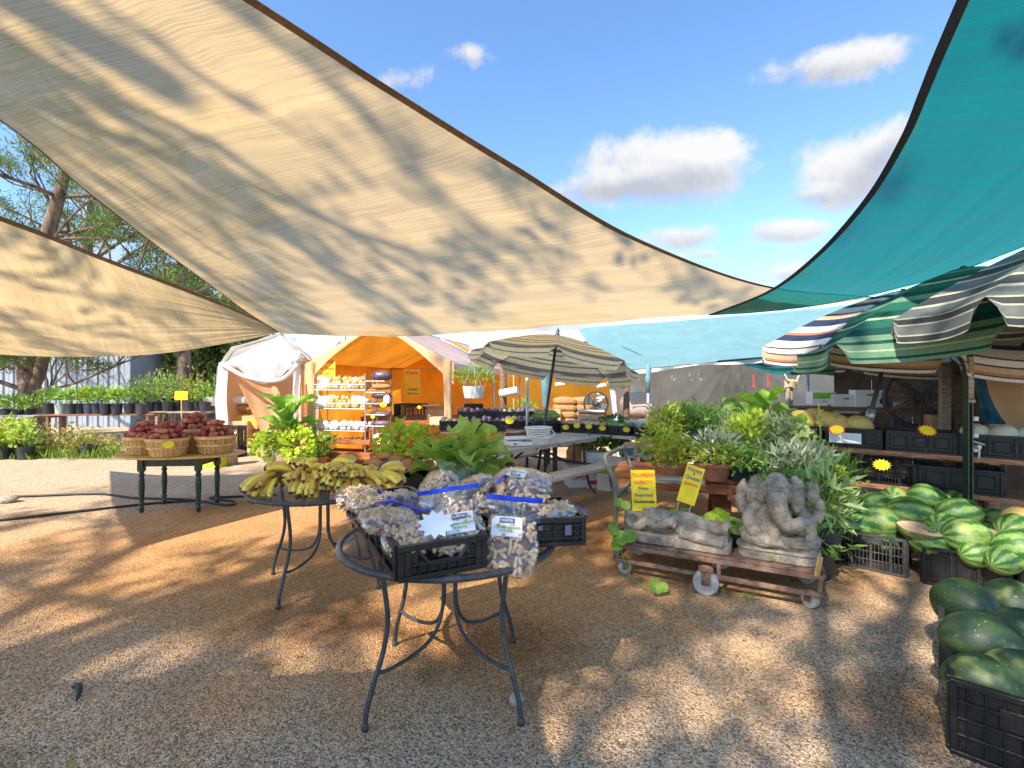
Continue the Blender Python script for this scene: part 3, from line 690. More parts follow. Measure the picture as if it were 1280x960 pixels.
# ---------------------------------------------------------------- bananas
def banana_mesh(ln, r, curve, ma):
    m = MB(); pts, rs = [], []
    for i in range(13):
        t = i/12; a = (t-.5)*curve; pts.append(V((0, math.sin(a)*ln/curve, (math.cos(a)-math.cos(curve/2))*ln/curve)))
        rs.append(r*(.30 if t < .04 else .38 if t < .12 else min(1, .45+(t-.1)*3.2) if t < .3 else 1 if t < .75 else max(.22, 1-((t-.75)/.25)**2*.8)))
    m.tube(pts, rs, 6)
    for i in list(range(0, 6))+list(range(66, 74)): m.m[i] = 1
    return m
BA = [banana_mesh(.20, .0185, c, None) for c in (1.5, 1.2, 1.8)]
bob = [m_.build('banana', [mt[k], mt['bananatip']], None, smooth=True) for m_, k in zip(BA, ('banana', 'banana', 'bananagreen'))]
def bunch(label, loc, rz, n, spread, lean, green=False, k=1.08):
    t = thing('banana_bunch', label, 'bananas', loc, Euler((U(-.55, .25), U(-.35, .35), rz*1.7)), 'bunches of bananas heaped on the table'); t.scale = (k,)*3
    m = MB(); m.ell((0, .0, .075), (.03, .018, .022), nu=8, nv=6); m.build('stem', mt['bananatip'], t, smooth=True)
    for i in range(n):
        row, j = divmod(i, (n+1)//2); f = (j-(n/2-1)/2)/max(1, n/2-1)
        o = bpy.data.objects.new('banana', bob[2 if green and R.random() < .6 else R.randrange(2)].data); COL.objects.link(o); o.parent = t
        az = f*spread+U(-.08, .08); tilt = lean+row*.42+U(-.06, .06)
        d = V((math.sin(az), -math.cos(az), 0))
        Rm = Matrix.Rotation(math.atan2(d.y, d.x)-PI/2, 4, 'Z')@Matrix.Rotation(-tilt+.55, 4, 'X')
        s0 = Rm@V((0, -.10, 0))
        o.matrix_local = Matrix.Translation(V((0, 0, .075))-s0+V((f*.02, 0, -row*.012)))@Rm
    return t
for px, py, d, n, rz, sp, le, gr, lb in (
    (340, 616, 3.34, 8, -.5, .5, .9, 0, 'leftmost bunch of bananas hanging over the table edge'),
    (352, 606, 3.45, 10, -.3, .6, .75, 0, 'tall bunch of bananas fanned upright at the left of the heap'),
    (372, 616, 3.22, 9, .25, .6, .8, 0, 'bunch of bananas lying in the front left of the heap'),
    (392, 607, 3.42, 10, .5, .7, .7, 0, 'bunch of bananas with dark stem between two tall bunches'),
    (399, 621, 3.16, 8, -.1, .5, .95, 0, 'bunch of bananas at the front centre touching the table rim'),
    (430, 598, 3.38, 11, -.15, .8, .7, 1, 'greenish bunch of bananas on top of the heap'),
    (428, 616, 3.18, 9, .3, .6, .85, 1, 'broad bunch of yellow bananas at the front right of the heap'),
    (452, 602, 3.40, 10, .9, .8, .75, 0, 'curled bunch of bananas at the right of the heap'),
    (468, 612, 3.26, 8, .9, .5, .9, 0, 'rightmost bunch of bananas beside the peanut crates'),
    (340, 596, 3.62, 9, .3, .7, .7, 0, 'bunch of bananas at the back left of the table'),
    (412, 590, 3.52, 10, 1.0, .7, .6, 1, 'bunch of bananas standing at the top middle of the heap'),
    (412, 612, 3.30, 9, -.7, .6, .6, 0, 'bunch of bananas turned left in the middle of the heap'),
    (456, 614, 3.42, 9, -.5, .6, .6, 0, 'bunch of bananas turned left behind the rightmost bunch'),
    (350, 618, 3.34, 8, .8, .5, .7, 0, 'bunch of bananas turned right near the left end'),
    (396, 588, 3.60, 10, -.2, .7, .6, 0, 'bunch of bananas arching over the back middle of the heap'),
    (462, 596, 3.56, 10, .2, .7, .6, 0, 'bunch of bananas arching at the back right of the heap'),
    (444, 604, 3.26, 9, .1, .6, .8, 0, 'bunch of bananas in front of the greenish bunch'),
    (476, 604, 3.5, 8, 1.2, .6, .7, 0, 'bunch of bananas at the right rim of the table'),
    (366, 600, 3.5, 9, -.8, .6, .6, 0, 'bunch of bananas behind the front left bunch'),
    (380, 596, 3.68, 9, .1, .8, .8, 0, 'bunch of bananas at the back of the table, half hidden'),
    (440, 590, 3.66, 9, -.4, .8, .8, 0, 'bunch of bananas at the back right under the leafy pot')):
    q = P(px, py, max(d, 3.40)); q.z = max(TH2+.035, q.z-.03); bunch(lb, q, rz, n, sp, le, gr)
for o in bob: bpy.data.objects.remove(o)

# ---------------------------------------------------------------- sweet potato table
PT = V((-3.92, 5.72, 0)); PH = .655
t = thing('drop_leaf_table', 'drop leaf wooden table with dark green turned legs under baskets of sweet potatoes', 'table', PT, rad(4))
m = MB(); m.lathe([(.001, PH-.024), (.96, PH-.024), (1, PH-.016), (1, PH-.004), (.985, PH), (.001, PH)], 64)
m.v = [(x*.72, y*.42, z) for x, y, z in m.v]; m.build('tabletop', mt['oak'], t)
m = MB()
for y in (-.2, .2): m.box((0, y, PH-.075), (.60, .02, .10))
for x in (-.31, .31): m.box((x, 0, PH-.075), (.02, .40, .10))
m.build('apron', mt['greenpaint'], t, bev=.003)
for x in (-.31, .31):
    for y in (-.2, .2):
        m = MB(); m.box((x, y, PH-.10), (.06, .06, .15))
        m.lathe([(.028, PH-.175), (.03, PH-.185), (.02, PH-.20), (.031, PH-.215), (.031, PH-.23), (.021, PH-.245), (.029, PH-.27), (.031, .30), (.024, .15), (.019, .13), (.03, .115), (.03, .10), (.018, .085), (.026, .06), (.024, .03), (.013, .0)], 14, (x, y, 0))
        m.build('leg', mt['greenpaint'], t, smooth=False)
def bushel(label, loc, r0, r1, h, dark=False):
    t = thing('bushel_basket', label, 'basket', loc, U(0, 1), 'slatted baskets of sweet potatoes')
    m = MB(); k = 26
    for i in range(k):
        a0, a1 = 2*PI*(i+.05)/k, 2*PI*(i+.93)/k; w_ = U(-.002, .002)
        def pt(a, rr, z): return (math.cos(a)*(rr+w_), math.sin(a)*(rr+w_), z)
        m.add([pt(a0, r0, .005), pt(a1, r0, .005), pt(a1, r1, h), pt(a0, r1, h), pt(a0, r0-.005, .005), pt(a1, r0-.005, .005), pt(a1, r1-.005, h), pt(a0, r1-.005, h)],
              [(0, 1, 2, 3), (7, 6, 5, 4), (0, 3, 7, 4), (1, 5, 6, 2), (3, 2, 6, 7), (0, 4, 5, 1)])
    m.lathe([(.001, .008), (r0, .008)], 26); m.build('staves', mt['basket'], t)
    for z, hh in ((h*.50, .018), (h*.93, .03)):
        rr = r0+(r1-r0)*z/h+.004; m = MB()
        m.lathe([(rr, z-hh/2), (rr+.006, z-hh/2), (rr+.007, z+hh/2), (rr, z+hh/2), (rr-.002, z-hh/2)], 36); m.build('hoop', mt['hoop'], t)
    m = MB(); rr = r1-.008; m.lathe([(rr, h-.02), (rr, h+.004), (rr-.006, h+.004), (rr-.006, h-.02)], 36); m.build('inner_hoop', mt['hoop'], t)
    return t
YM = []
for k in range(5):
    m = MB(); s0 = U(0, 40); a, b = U(.8, 1.2), U(.8, 1.1)
    m.ell((0, 0, 0), (.036*b, .066*a, .034), nu=12, nv=9, fn=lambda q: (1+.22*noise.noise(q*1.7+V((s0, 0, 0))))*(1-.18*abs(q.y)**3))
    YM.append(m.build('sweet_potato', mt['yam'], None, smooth=True).data)
for q in [o for o in COL.objects if o.name.startswith('sweet_potato')]: bpy.data.objects.remove(q)
BH = .205
for bx, by, r1, lb, sub, n in ((-.385, -.03, .205, 'left basket of sweet potatoes on the drop leaf table', 'left', 34), (.0, -.235, .21, 'front basket of sweet potatoes with a yellow star tag', 'front', 36),
                               (.40, .0, .215, 'right basket of sweet potatoes, honey coloured slats', 'right', 36), (.05, .21, .22, 'rear basket of sweet potatoes heaped above the others', 'rear', 36)):
    q = PT+Matrix.Rotation(rad(4), 3, 'Z')@V((bx, by, PH)); z0 = .07 if sub == 'rear' else 0.
    if z0: q = q+V((0, 0, .0))
    bushel(lb, q, r1*.80, r1, BH+z0)
    for i in range(n):
        rr = r1*.82*math.sqrt((i % 13+.4)/13); a = i*2.4; lay = i//13
        rr *= (1, .64, .36)[lay]
        z = BH+z0+.015+lay*.055+(r1*.9-rr)*.16
        o = bpy.data.objects.new('sweet_potato', YM[i % 5]); COL.objects.link(o)
        o.location = q+V((math.cos(a)*rr, math.sin(a)*rr, z)); o.rotation_euler = (U(-.35, .35), U(0, 6), U(0, 6)); o.scale = (U(.85, 1.15),)*3
        tag(o, 'red skinned sweet potato heaped in the %s basket' % sub, 'sweet potato', 'sweet potatoes in the %s basket' % sub)
q = PT+V((.016, -.235, PH+.15))+V((.58, -.81, 0))*.222; star('yellow star price tag on the front basket of sweet potatoes', q, facing(.45, .1), .058)
for i in range(2):
    o = MB(); b = PT+V((-.53+i*.04, .28, .75)); o.tube([b, b+V((.05+i*.03, .02, .34))], .006, 5)
    tag(o.build('plant_stake', mt['hoop'], None), ('shorter' if i else 'taller')+' bamboo stake standing behind the left basket', 'stake', 'pair of bamboo stakes')

# ---------------------------------------------------------------- hoses and litter on the gravel
def lay(pts, n=60): return [V((p.x, p.y, .016)) for p in curve_pts([G(*p) for p in pts], n)]
m = MB(); m.tube(lay([(-60, 622), (20, 622), (120, 619), (170, 624), (235, 626), (285, 633), (292, 628), (262, 624), (300, 622), (345, 620)]), .014, 8)
tag(m.build('hose', mt['hose'], smooth=True), 'black hose looping past the feet of the drop leaf table', 'hose', 'black hoses on the gravel')
m = MB(); m.tube(lay([(-60, 656), (0, 652), (80, 643), (150, 635), (200, 630), (250, 627)]), .014, 8)
tag(m.build('hose', mt['hose'], smooth=True), 'black hose running slantwise in front of the other across bright gravel', 'hose', 'black hoses on the gravel')
m = MB(); b = G(98, 868)
m.tube([b+V((-.055+.11*t, .03-.1*t*t, .014+.02*math.sin(t*3))) for t in [i/9 for i in range(10)]], [.006, .011, .013, .014, .014, .013, .012, .011, .009, .004], 8)
tag(m.build('seed_pod', mt['hose'], smooth=True), 'curved black seed pod lying alone on the gravel', 'seed pod')
m = MB(); b = G(646, 880); m.ell(b+V((.0, .0, .02)), (.036, .03, .034), nu=10, nv=7, fn=lambda q: 1+.3*noise.noise(q*2)); tag(m.build('stone', mt['greywood'], smooth=False), 'pale stone beside a table foot', 'stone', 'stones on the gravel')
m = MB(); b = G(5, 628); m.ell(b+V((.0, .0, .03)), (.16, .1, .06), nu=10, nv=7, fn=lambda q: 1+.3*noise.noise(q*2)); tag(m.build('stone', mt['greywood'], smooth=True), 'flat grey stone at the edge by the hoses', 'stone', 'stones on the gravel')
m = MB()
for i in range(420):
    y = 1.3+5*R.random(); x = U(-1.05, 1.0)*y
    m.leaf(V((x, y, .012)), V((U(-1, 1), U(-1, 1), U(-.05, .25))), V((U(-.4, .4), U(-.4, .4), 1)), U(.015, .05), U(.006, .018), .3)
tag(m.build('leaf_litter', mt['dry']), 'dry fallen leaves scattered on the gravel', 'fallen leaves', kind='stuff')
# ---------------------------------------------------------------- tents
def sheet(fn, nu, nv, name, ma, par, sd=0., amp=.02, fr=2.2, nrm=V((0, 0, 1))):
    m = MB()
    def g(u, v):
        p = V(fn(u, v)); e = min(1, 6*min(u, 1-u)+.3)
        return p+V(nrm)*amp*e*(noise.noise(p*fr+V((sd, 0, 0)))+.5*noise.noise(p*fr*2.7+V((0, sd, 0))))
    m.grid(g, nu, nv); return m.build(name, ma, par, smooth=True)
def quad(a, b, c, d):
    a, b, c, d = map(V, (a, b, c, d)); return lambda u, v: (a.lerp(b, u)).lerp(d.lerp(c, u), v)
# --- open fronted tent, orange sun glow coloured into an added lining
FL_, FR_ = Zp(393, 9.1), Zp(562, 8.5)
ax = (FR_-FL_).normalized(); dep = V((-ax.y, ax.x, 0)); W = (FR_-FL_).length; D = 6.0; EV, RG = 1.87, 2.62
tb = thing('market_tent', 'open fronted market tent with an added lining coloured as orange sun glow and peaked off white roof', 'tent', FL_)
def tp(x, y, z): return ax*x+dep*y+V((0, 0, z))
for nm, ma, dz in (('roof', 'pinktarp', 0.), ('lining', 'glowtarp', -.025)):
    m = MB(); off = 0 if nm == 'roof' else .03
    for sgn in (0, 1):
        x0 = -.12+off if sgn == 0 else W+.12-off
        def fn(u, v, x0=x0): return tp(x0+(W/2-x0)*u, -.10+(D+.2)*v, EV-.04+(RG-EV)*u+dz-.05*math.sin(PI*u)*(1+.3*math.sin(v*PI*4)))
        m.grid(fn, 14, 28)
        if nm == 'roof':
            m.grid(lambda u, v, x0=x0: tp(x0, -.10+(D+.2)*u, EV-.04-.14*v+.012*math.sin(u*60)*v), 40, 2)
    m.build(nm, mt[ma], tb, smooth=True)
m = MB()
for x in (0, W):
    for y in (0, 3.0, D): m.tube([tp(x, y, 0), tp(x, y, EV)], .022, 8)
for y in (0, 3.0, D):
    m.tube([tp(0, y, EV), tp(W/2, y, RG-.04), tp(W, y, EV)], .02, 8); 
m.tube([tp(0, 3.0, EV-.02), tp(W, 3.0, EV-.02)], .02, 8); m.tube([tp(0, D-.1, EV-.02), tp(W, D-.1, EV-.02)], .02, 8)
for x, z in ((0, EV), (W, EV), (W/2, RG-.04)): m.tube([tp(x, 0, z), tp(x, D, z)], .02, 8)
m.build('pole_frame', mt['steel'], tb, smooth=True)
sheet(quad(tp(0, 3.6, 0), tp(W, 3.6, 0), tp(W, 3.6, EV), tp(0, 3.6, EV)), 40, 24, 'rear_wall', mt['glowtarp'], tb, 3, .07, 1.6, dep)
sheet(quad(tp(.02, .1, 0), tp(.02, 3.6, 0), tp(.02, 3.6, EV), tp(.02, .1, EV)), 40, 20, 'side_wall', mt['glowtarp'], tb, 5, .05, 2, ax)
sheet(quad(tp(0, 3.58, EV), tp(W, 3.58, EV), tp(W*.55, 3.58, RG-.06), tp(W*.45, 3.58, RG-.06)), 20, 8, 'gable_lining', mt['glowtarp'], tb, 5, .03, 2, dep)
# cloth wrapped corner legs and the drooping gable edge
for x, s_ in ((0, 1), (W, -1)):
    m = MB()
    def fn(u, v, x=x, s_=s_): 
        a = 2*PI*u; r = .055+.02*math.sin(a*3+v*5)+.012*noise.noise(V((a, v*9, x)))+(.05*v**6)
        return tp(x+math.cos(a)*r, -.06+math.sin(a)*r, EV*v*1.0)
    m.grid(fn, 18, 26); m.build('leg_wrap', mt['leg_cloth'], tb, smooth=True)
m = MB()
for sgn in (0, 1):
    x0 = -.12 if sgn == 0 else W+.12
    def fn(u, v, x0=x0):
        b = .05+.34*(1-u)**2.2
        return tp(x0+(W/2-x0)*u, -.115+.015*math.sin(u*14), EV-.03+(RG-EV)*u-b*v)
    m.grid(fn, 22, 4)
m.build('gable_trim', mt['leg_cloth'], tb, smooth=True)
# --- white tarpaulin tent at the left
AL, AR = Zp(279, 11.0), Zp(386, 10.6)
ax2 = (AR-AL).normalized(); dp2 = V((-ax2.y, ax2.x, 0)); W2 = (AR-AL).length; E2, R2z = 1.86, 2.62
ta = thing('tarpaulin_tent', 'small white tarpaulin tent with gathered front flap and beige walls', 'tent', AL)
def t2(x, y, z): return ax2*x+dp2*y+V((0, 0, z))
rx = W2*.72
def prof(u):
    pts = [(-.12, 0), (-.16, E2*.6), (-.10, E2), (.28, 2.30), (rx, R2z), (W2+.02, 2.0)]
    q = u*(len(pts)-1); i = min(int(q), len(pts)-2); f = q-i
    return pts[i][0]*(1-f)+pts[i+1][0]*f, pts[i][1]*(1-f)+pts[i+1][1]*f
sheet(lambda u, v: t2(prof(u)[0], v*4.2-.06, prof(u)[1]), 30, 24, 'roof', mt['whitetarp'], ta, 9, .05, 2.2, V((-.5, 0, .8)))
m = MB()   # gathered flap across the gable
def fn(u, v):
    x = .06+(W2-.12)*u; top = 1.92+(min(1, u/.72)*.62 if u < .72 else .62-(u-.72)/.28*.55)
    low = 1.88-.38*math.sin(PI*min(1, max(0, (u-.12)/.8)))**1.3+.03*math.sin(u*9)
    z = top+(low-top)*v; y = -.10-.05*math.sin(PI*v)-.03*math.sin(u*26+v*5)*v-.03*noise.noise(V((u*7, v*5, 2)))
    return t2(x, y, z)
m.grid(fn, 50, 18); m.build('gathered_flap', mt['whitetarp'], ta, smooth=True)
m = MB(); m.tube(curve_pts([t2(.05, -.13, 1.93), t2(rx*.5, -.16, 1.62), t2(rx, -.16, 1.56), t2(W2-.1, -.13, 1.95)], 20), .045, 8); m.ell(t2(W2-.14, -.2, 2.06), (.10, .07, .13), nu=12, nv=8); m.build('rolled_edge', mt['whitetarp'], ta, smooth=True)
m = MB()
m.grid(lambda u, v: t2(-.10+.26*u+.03*math.sin(v*8), -.07-.02*math.sin(u*9+v*4), 1.95*v), 10, 20); m.build('left_flap', mt['whitetarp'], ta, smooth=True)
m = MB(); m.grid(lambda u, v: t2(W2-.30+.16*u+.02*math.sin(v*9), -.10-.05*math.sin(u*PI*2), .35+1.65*v), 12, 20); m.build('white_strap', mt['whitetarp'], ta, smooth=True)
m = MB(); m.grid(lambda u, v: t2(W2-.16+.34*u*(.5+.5*(1-v)), -.04-.07*math.sin(u*PI*5)*(1-v*.6), 1.95*v), 26, 20); m.build('right_flap', mt['beigetarp'], ta, smooth=True)
sheet(quad(t2(0, 2.6, 0), t2(W2, 2.6, 0), t2(W2, 2.6, 2.2), t2(0, 2.6, 2.2)), 20, 16, 'rear_wall', mt['beigetarp'], ta, 2, .06, 2, dp2)
sheet(quad(t2(-.08, .02, 0), t2(-.08, 2.6, 0), t2(-.08, 2.6, E2), t2(-.08, .02, E2)), 12, 10, 'side_wall', mt['beigetarp'], ta, 4, .03, 2, ax2)
m = MB()
def fn(u, v):
    a = t2(.12, .12, 1.80).lerp(t2(.88, .18, .25), u); b = t2(.50, .9, 1.55).lerp(t2(1.75, .35, .42), u)
    p = a.lerp(b, v); return p+V((0, 0, -.16*math.sin(PI*v)*(.4+u)+.05*math.sin(v*16+u*3)*u+.12*(v > .93)*math.sin(u*7)))
m.grid(fn, 26, 30); m.build('slanting_sheet', mt['beigetarp'], ta, smooth=True)
m = MB()
for x, z in ((-.02, E2), (W2-.02, 1.98)):
    for y in (0, 2.5): m.tube([t2(x, y, 0), t2(x, y, z)], .02, 8)
m.tube([t2(-.02, .0, E2), t2(.3, 0, 2.26), t2(rx, 0, R2z-.05), t2(W2, 0, 1.98)], .02, 8); m.build('pole_frame', mt['steel'], ta, smooth=True)
# --- grey-blue roof between the two tents
tm = thing('tent_roof', 'white mesh tarpaulin roof sloping down between the two tents', 'tent roof', (0, 0, 0))
a, b, c, d = P(356, 420, 10.9), P(398, 454, 9.9), P(432, 418, 11.6), P(396, 402, 13.5)
sheet(quad(a, b, c, d), 16, 16, 'sheet', mt['whitetarp'], tm, 1, .05, 2)
for q in (b, c): m = MB(); m.tube([V((q.x, q.y+.05, 0)), q], .02, 8); m.build('post', mt['steel'], tm)
sheet(quad(P(394, 590, 9.95), P(404, 572, 11.5), P(404, 452, 11.5), P(394, 456, 9.95)), 10, 10, 'side_wall', mt['beigetarp'], tm, 1, .03, 2, V((1, 0, 0)))
# --- white roof with orange rear wall deep behind the centre
tr2 = thing('market_tent', 'deep white roofed tent with a rear wall coloured as orange sun glow', 'tent', (0, 0, 0))
OY = 15.2
sheet(quad((-.6, OY, 0), (3.25, OY-.5, 0), (3.25, OY-.5, 2.05), (-.6, OY, 2.05)), 40, 20, 'rear_wall', mt['glowtarp'], tr2, 6, .06, 1.6, V((0, 1, 0)))
sheet(quad((-1.2, 11.8, 2.0), (2.6, 11.4, 2.0), (2.6, 15.6, 3.2), (-1.2, 15.8, 3.2)), 20, 14, 'roof', mt['pinktarp'], tr2, 6, .05, 1.2)
sheet(quad((-1.2, 19.5, 1.95), (2.6, 19.5, 1.95), (2.6, 15.6, 3.2), (-1.2, 15.8, 3.2)), 20, 14, 'rear_slope', mt['pinktarp'], tr2, 7, .05, 1.2)
for x in (-1.15, 2.55):
    for y in (11.9, 15.5): m = MB(); m.tube([(x, y, 0), (x, y, 2.02 if y < 13 else 3.1)], .025, 8); m.build('post', mt['steel'], tr2)
# --- pale blue canopy with grey-brown rear wall
bc = thing('canopy_tent', 'long canopy with pale blue tarpaulin roof and grey brown rear wall', 'tent', (0, 0, 0))
f0, f1 = P(772, 463, 9.6), P(1015, 444, 9.4); f2 = V((9.5, 8.6, 1.98)); r0, r1, r2 = P(722, 411, 13.6), P(1110, 374, 12.6), V((13.6, 11.8, 4.9))
def fn(u, v):
    fr = curve_pts([f0, f1, f2], 40); rr = curve_pts([r0, r1, r2], 40); i = u*40; k = min(int(i), 39)
    a = fr[k].lerp(fr[k+1], i-k); b = rr[k].lerp(rr[k+1], i-k); p = a.lerp(b, v)
    return p+V((0, 0, -.10*math.sin(PI*v)*(1+.4*math.sin(u*21))))
sheet(fn, 50, 20, 'roof', mt['bluetarp'], bc, 2, .025, 2)
m = MB()
fr = curve_pts([f0, f1, f2], 60)
def fn(u, v):
    i = u*60; k = min(int(i), 59); p = fr[k].lerp(fr[k+1], i-k)
    return p+V((0, -.02+.04*math.sin(u*60)*v, -.02-(.05+.03*math.sin(u*23))*v))
m.grid(fn, 90, 3); m.build('white_edge', mt['whitetarp'], bc, smooth=True)
m = MB()
def fn(u, v):
    i = (.26+.6*u)*60; k = min(int(i), 59); p = fr[k].lerp(fr[k+1], i-k)
    dr = .42*min(1, u*2.2)**.8+.05
    return p+V((0, -.05+.14*math.sin(v*PI)-.05*math.sin(v*11+u*5), .02-dr*v+.05*math.sin(u*18)*v))
m.grid(fn, 50, 16); m.build('teal_drape', mt['tealtarp'], bc, smooth=True)
m = MB()   # rear wall, gathered up to one point
WY = 12.9
def fn(u, v):
    x = 2.6+10.5*u; g = 5.95; dx = x-g; z0 = 2.15+.1*u; z = .0+z0*v
    k = max(0, 1-abs(dx)/2.4)
    th = math.atan2(dx, max(.05, z0+.12-z)); y = WY-1.1*max(0, u-.45)+.22*k*math.sin(th*24)*min(1, (1.15-v)*1.1)+.05*noise.noise(V((x*1.4, z*1.2, 0)))
    return V((x, y, z))
m.grid(fn, 150, 24); m.build('rear_wall', mt['greytarp'], bc, smooth=True)
for px, d_, z in ((810, 9.5, 1.84), (1010, 9.3, 2.0)):
    m = MB(); b = Zp(px, d_); m.tube([b, b+V((0, 0, z))], .028, 10); m.build('post', mt['steel'], bc, smooth=True)
sheet(quad(Zp(1000, 6.7, 1.93), V((8.2, 4.6, 1.95)), V((9.5, 8.5, 2.0)), Zp(985, 9.3, 1.97)), 24, 20, 'teal_roof', mt['tealtarp'], bc, 4, .03, 1.5)
b = Zp(810, 9.5); m = MB(); m.tube([b+V((.0, 0, 1.30)), b+V((0, 0, 1.86))], .045, 10); m.lathe([(.05, 1.62), (.06, 1.60), (.05, 1.5)], 10, b); m.build('taped_top', mt['bluetarp'], bc, smooth=True)
m = MB(); m.tube([P(776, 432, 11.6), P(806, 446, 10.7), P(832, 461, 9.6)], .006, 5); m.build('guy_rope', mt['ink'], bc)
for x in (840, 862, 873):
    m = MB(); q = P(x, 462, 9.7); m.tube([q, q-V((0, 0, .18)), q-V((-.04, 0, .22)), q-V((-.06, 0, .18))], .007, 5); m.build('hook', mt['steel'], bc)
m = MB(); b = Zp(985, 7.6); m.tube([b, b+V((.0, 0, 1.55))], .034, 10); m.tube([b+V((.065, .02, 0)), b+V((.065, .02, 1.5))], .026, 8)
pw = thing('canopy_post', 'pair of grey timber posts tied with pale rope at the top', 'post', (0, 0, 0)); m.build('timber', mt['greywood'], pw)
m = MB()
for i in range(4): m.tube([b+V((.04+.085*math.cos(a*2*PI/12), .01+.06*math.sin(a*2*PI/12), 1.42+i*.03+.02*math.sin(a))) for a in range(12)], .014, 6, closed=True)
m.tube(curve_pts([b+V((.08, -.06, 1.5)), b+V((.13, -.07, 1.6)), b+V((.1, -.06, 1.48))], 10), .012, 6); m.tube(curve_pts([b+V((-.02, -.06, 1.5)), b+V((-.09, -.07, 1.62)), b+V((-.03, -.06, 1.5))], 10), .012, 6)
m.build('rope_lashing', mt['rope'], pw, smooth=True)
for k, (x, lb) in enumerate(((942, 'thin red hanger hanging left of the timber posts'), (960, 'thin red hanger nearest the timber posts'))):
    m = MB(); q = P(x, 468, 8.2); m.tube([q, q-V((0, 0, .20))], .011, 6); m.tube([q-V((.03, 0, .2)), q-V((-.03, 0, .2))], .008, 6); tag(m.build('hanger', mt['redcard']), lb, 'hanger', 'red hangers under the canopy')

# ---------------------------------------------------------------- trees
def limb(m, tips, p, d, ln, r, dep, kids_=3, spread=.7, up=.15, wob=.22, rate=.62):
    pts = [p]; dd = d.normalized(); k = 5
    for i in range(k):
        dd = (dd+rdir()*wob+V((0, 0, up*.3))).normalized(); pts.append(pts[-1]+dd*ln/k)
    m.tube(pts, [r*(1-.55*i/k) for i in range(k+1)], 7 if dep > 1 else 5, cap=False)
    if dep == 0: tips += pts[2:]; return
    if dep == 1: tips.append(pts[-1])
    for j in range(kids_+(1 if dep > 1 else 0)):
        b = pts[2+int((k-1)*(j+.5)/(kids_+1))] if j < kids_ else pts[-1]
        limb(m, tips, b, (dd+rdir()*spread*1.3+V((0, 0, up))), ln*U(rate-.1, rate+.1), r*.5, dep-1, kids_, spread, up, wob, rate)
def tree(label, loc, trunk, r0, limbs, leafm, per, ll, lw, cr, seed, cat='tree', name='tree', group=None, up=.35, dep=2, kids_=3, flat=1., spread=.7, rate=.62, wob=.22):
    global R
    keep = R; R = random.Random(seed)
    t = thing(name, label, cat, loc, 0, group); m = MB(); tips = []
    tk = curve_pts([V(q) for q in trunk], 12); n = len(tk)
    m.tube(tk, [r0*(1.25 if i == 0 else 1)*(1-.62*i/(n-1)) for i in range(n)], 12, cap=False)
    for (f, d, ln, rr) in limbs:
        b = tk[min(n-1, int(f*(n-1)))]; limb(m, tips, b, V(d), ln, rr, dep, kids_, spread, .12, wob, rate)
    m.build('trunk', mt['bark'], t, smooth=True); c = MB()
    for p in tips:
        k = U(.55, 1.25)
        for _ in range(int(per*U(.5, 1.4))):
            q = rdir()*(R.random()**.5); o = p+V((q.x, q.y, q.z*flat))*cr*k
            c.leaf(o, q+rdir()*.8+V((0, 0, up)), rdir()+V((0, 0, .7)), ll*U(.6, 1.2), lw)
    c.build('crown', mt[leafm], t); R = keep; return t
def spiral(n, z0, z1, ln0, ln1, el, r, ph=0.):
    out = []
    for i in range(n):
        f = z0+(z1-z0)*i/max(1, n-1); a = ph+i*2.4; out.append((f, (math.cos(a), math.sin(a), el), ln0+(ln1-ln0)*i/max(1, n-1), r*(1-.5*i/n)))
    return out
TG = 'trees behind the nursery beds'
tree('broad old pine with a forked leaning trunk before the grey shed', Zp(48, 13.2), [(-.1, 0, 0), (-.25, 0, 1.5), (-.45, .1, 3), (-.1, .2, 5), (.5, .2, 7.2), (.9, .2, 9.4)], .28,
     [(.20, (.55, -.1, 1.0), 2.6, .17), (.22, (1.0, -.5, .15), 2.4, .045), (.24, (1., -.2, .1), 3.0, .045), (.2, (-.9, -.5, .25), 1.8, .07), (.26, (.5, -1., .1), 2.4, .06)]+spiral(12, .34, 1., 4.2, 1.6, .18, .08), 'pine', 44, .16, .026, .30, 5, 'pine tree', 'pine_tree', TG, up=.5, flat=.5)
tree('tall straight trunked pine carrying a yellow sign beside the white tent', Zp(229, 16.), [(0, 0, 0), (.02, 0, 3), (-.05, 0, 6), (0, 0, 9.5)], .235,
     spiral(11, .48, 1., 3.6, 1.4, .2, .08, 1.), 'pine', 44, .17, .027, .32, 8, 'pine tree', 'pine_tree', TG, up=.5, flat=.5)
tree('half bare pine with twiggy limbs showing between the two tan sails', Zp(110, 17.5), [(0, 0, 0), (.1, 0, 3), (0, 0, 6), (.15, 0, 8.6)], .24,
     spiral(11, .42, 1., 3.6, 2., .35, .09, .5), 'pine', 34, .18, .026, .40, 12, 'pine tree', 'pine_tree', TG, up=.5, flat=.6)
for px, d_, h_, sd, lm, lb in ((180, 24, 6.4, 21, 'tree', 'dense green tree beside the end of the grey shed'), (206, 21, 4.6, 22, 'tree2', 'pale green bushy tree behind the potted plants'),
                              (255, 26, 6.8, 23, 'tree', 'dark green tree filling the gap left of the white tent'), (268, 20, 4.6, 24, 'tree', 'low dark tree touching the white tent edge'), (150, 32, 7.5, 25, 'tree', 'tall tree rising behind the grey shed'),
                              (226, 34, 7., 26, 'tree2', 'far pale tree seen past the straight pine trunk'), (300, 38, 7., 28, 'tree', 'far tree hidden mostly by the white tent')):
    tree(lb, Zp(px, d_), [(0, 0, 0), (.1, 0, h_*.4), (0, .1, h_*.85)], .16, spiral(11, .14, 1., h_*.38, h_*.2, .45, .07, sd), lm, 46, .26, .13, .62, sd, group=TG)
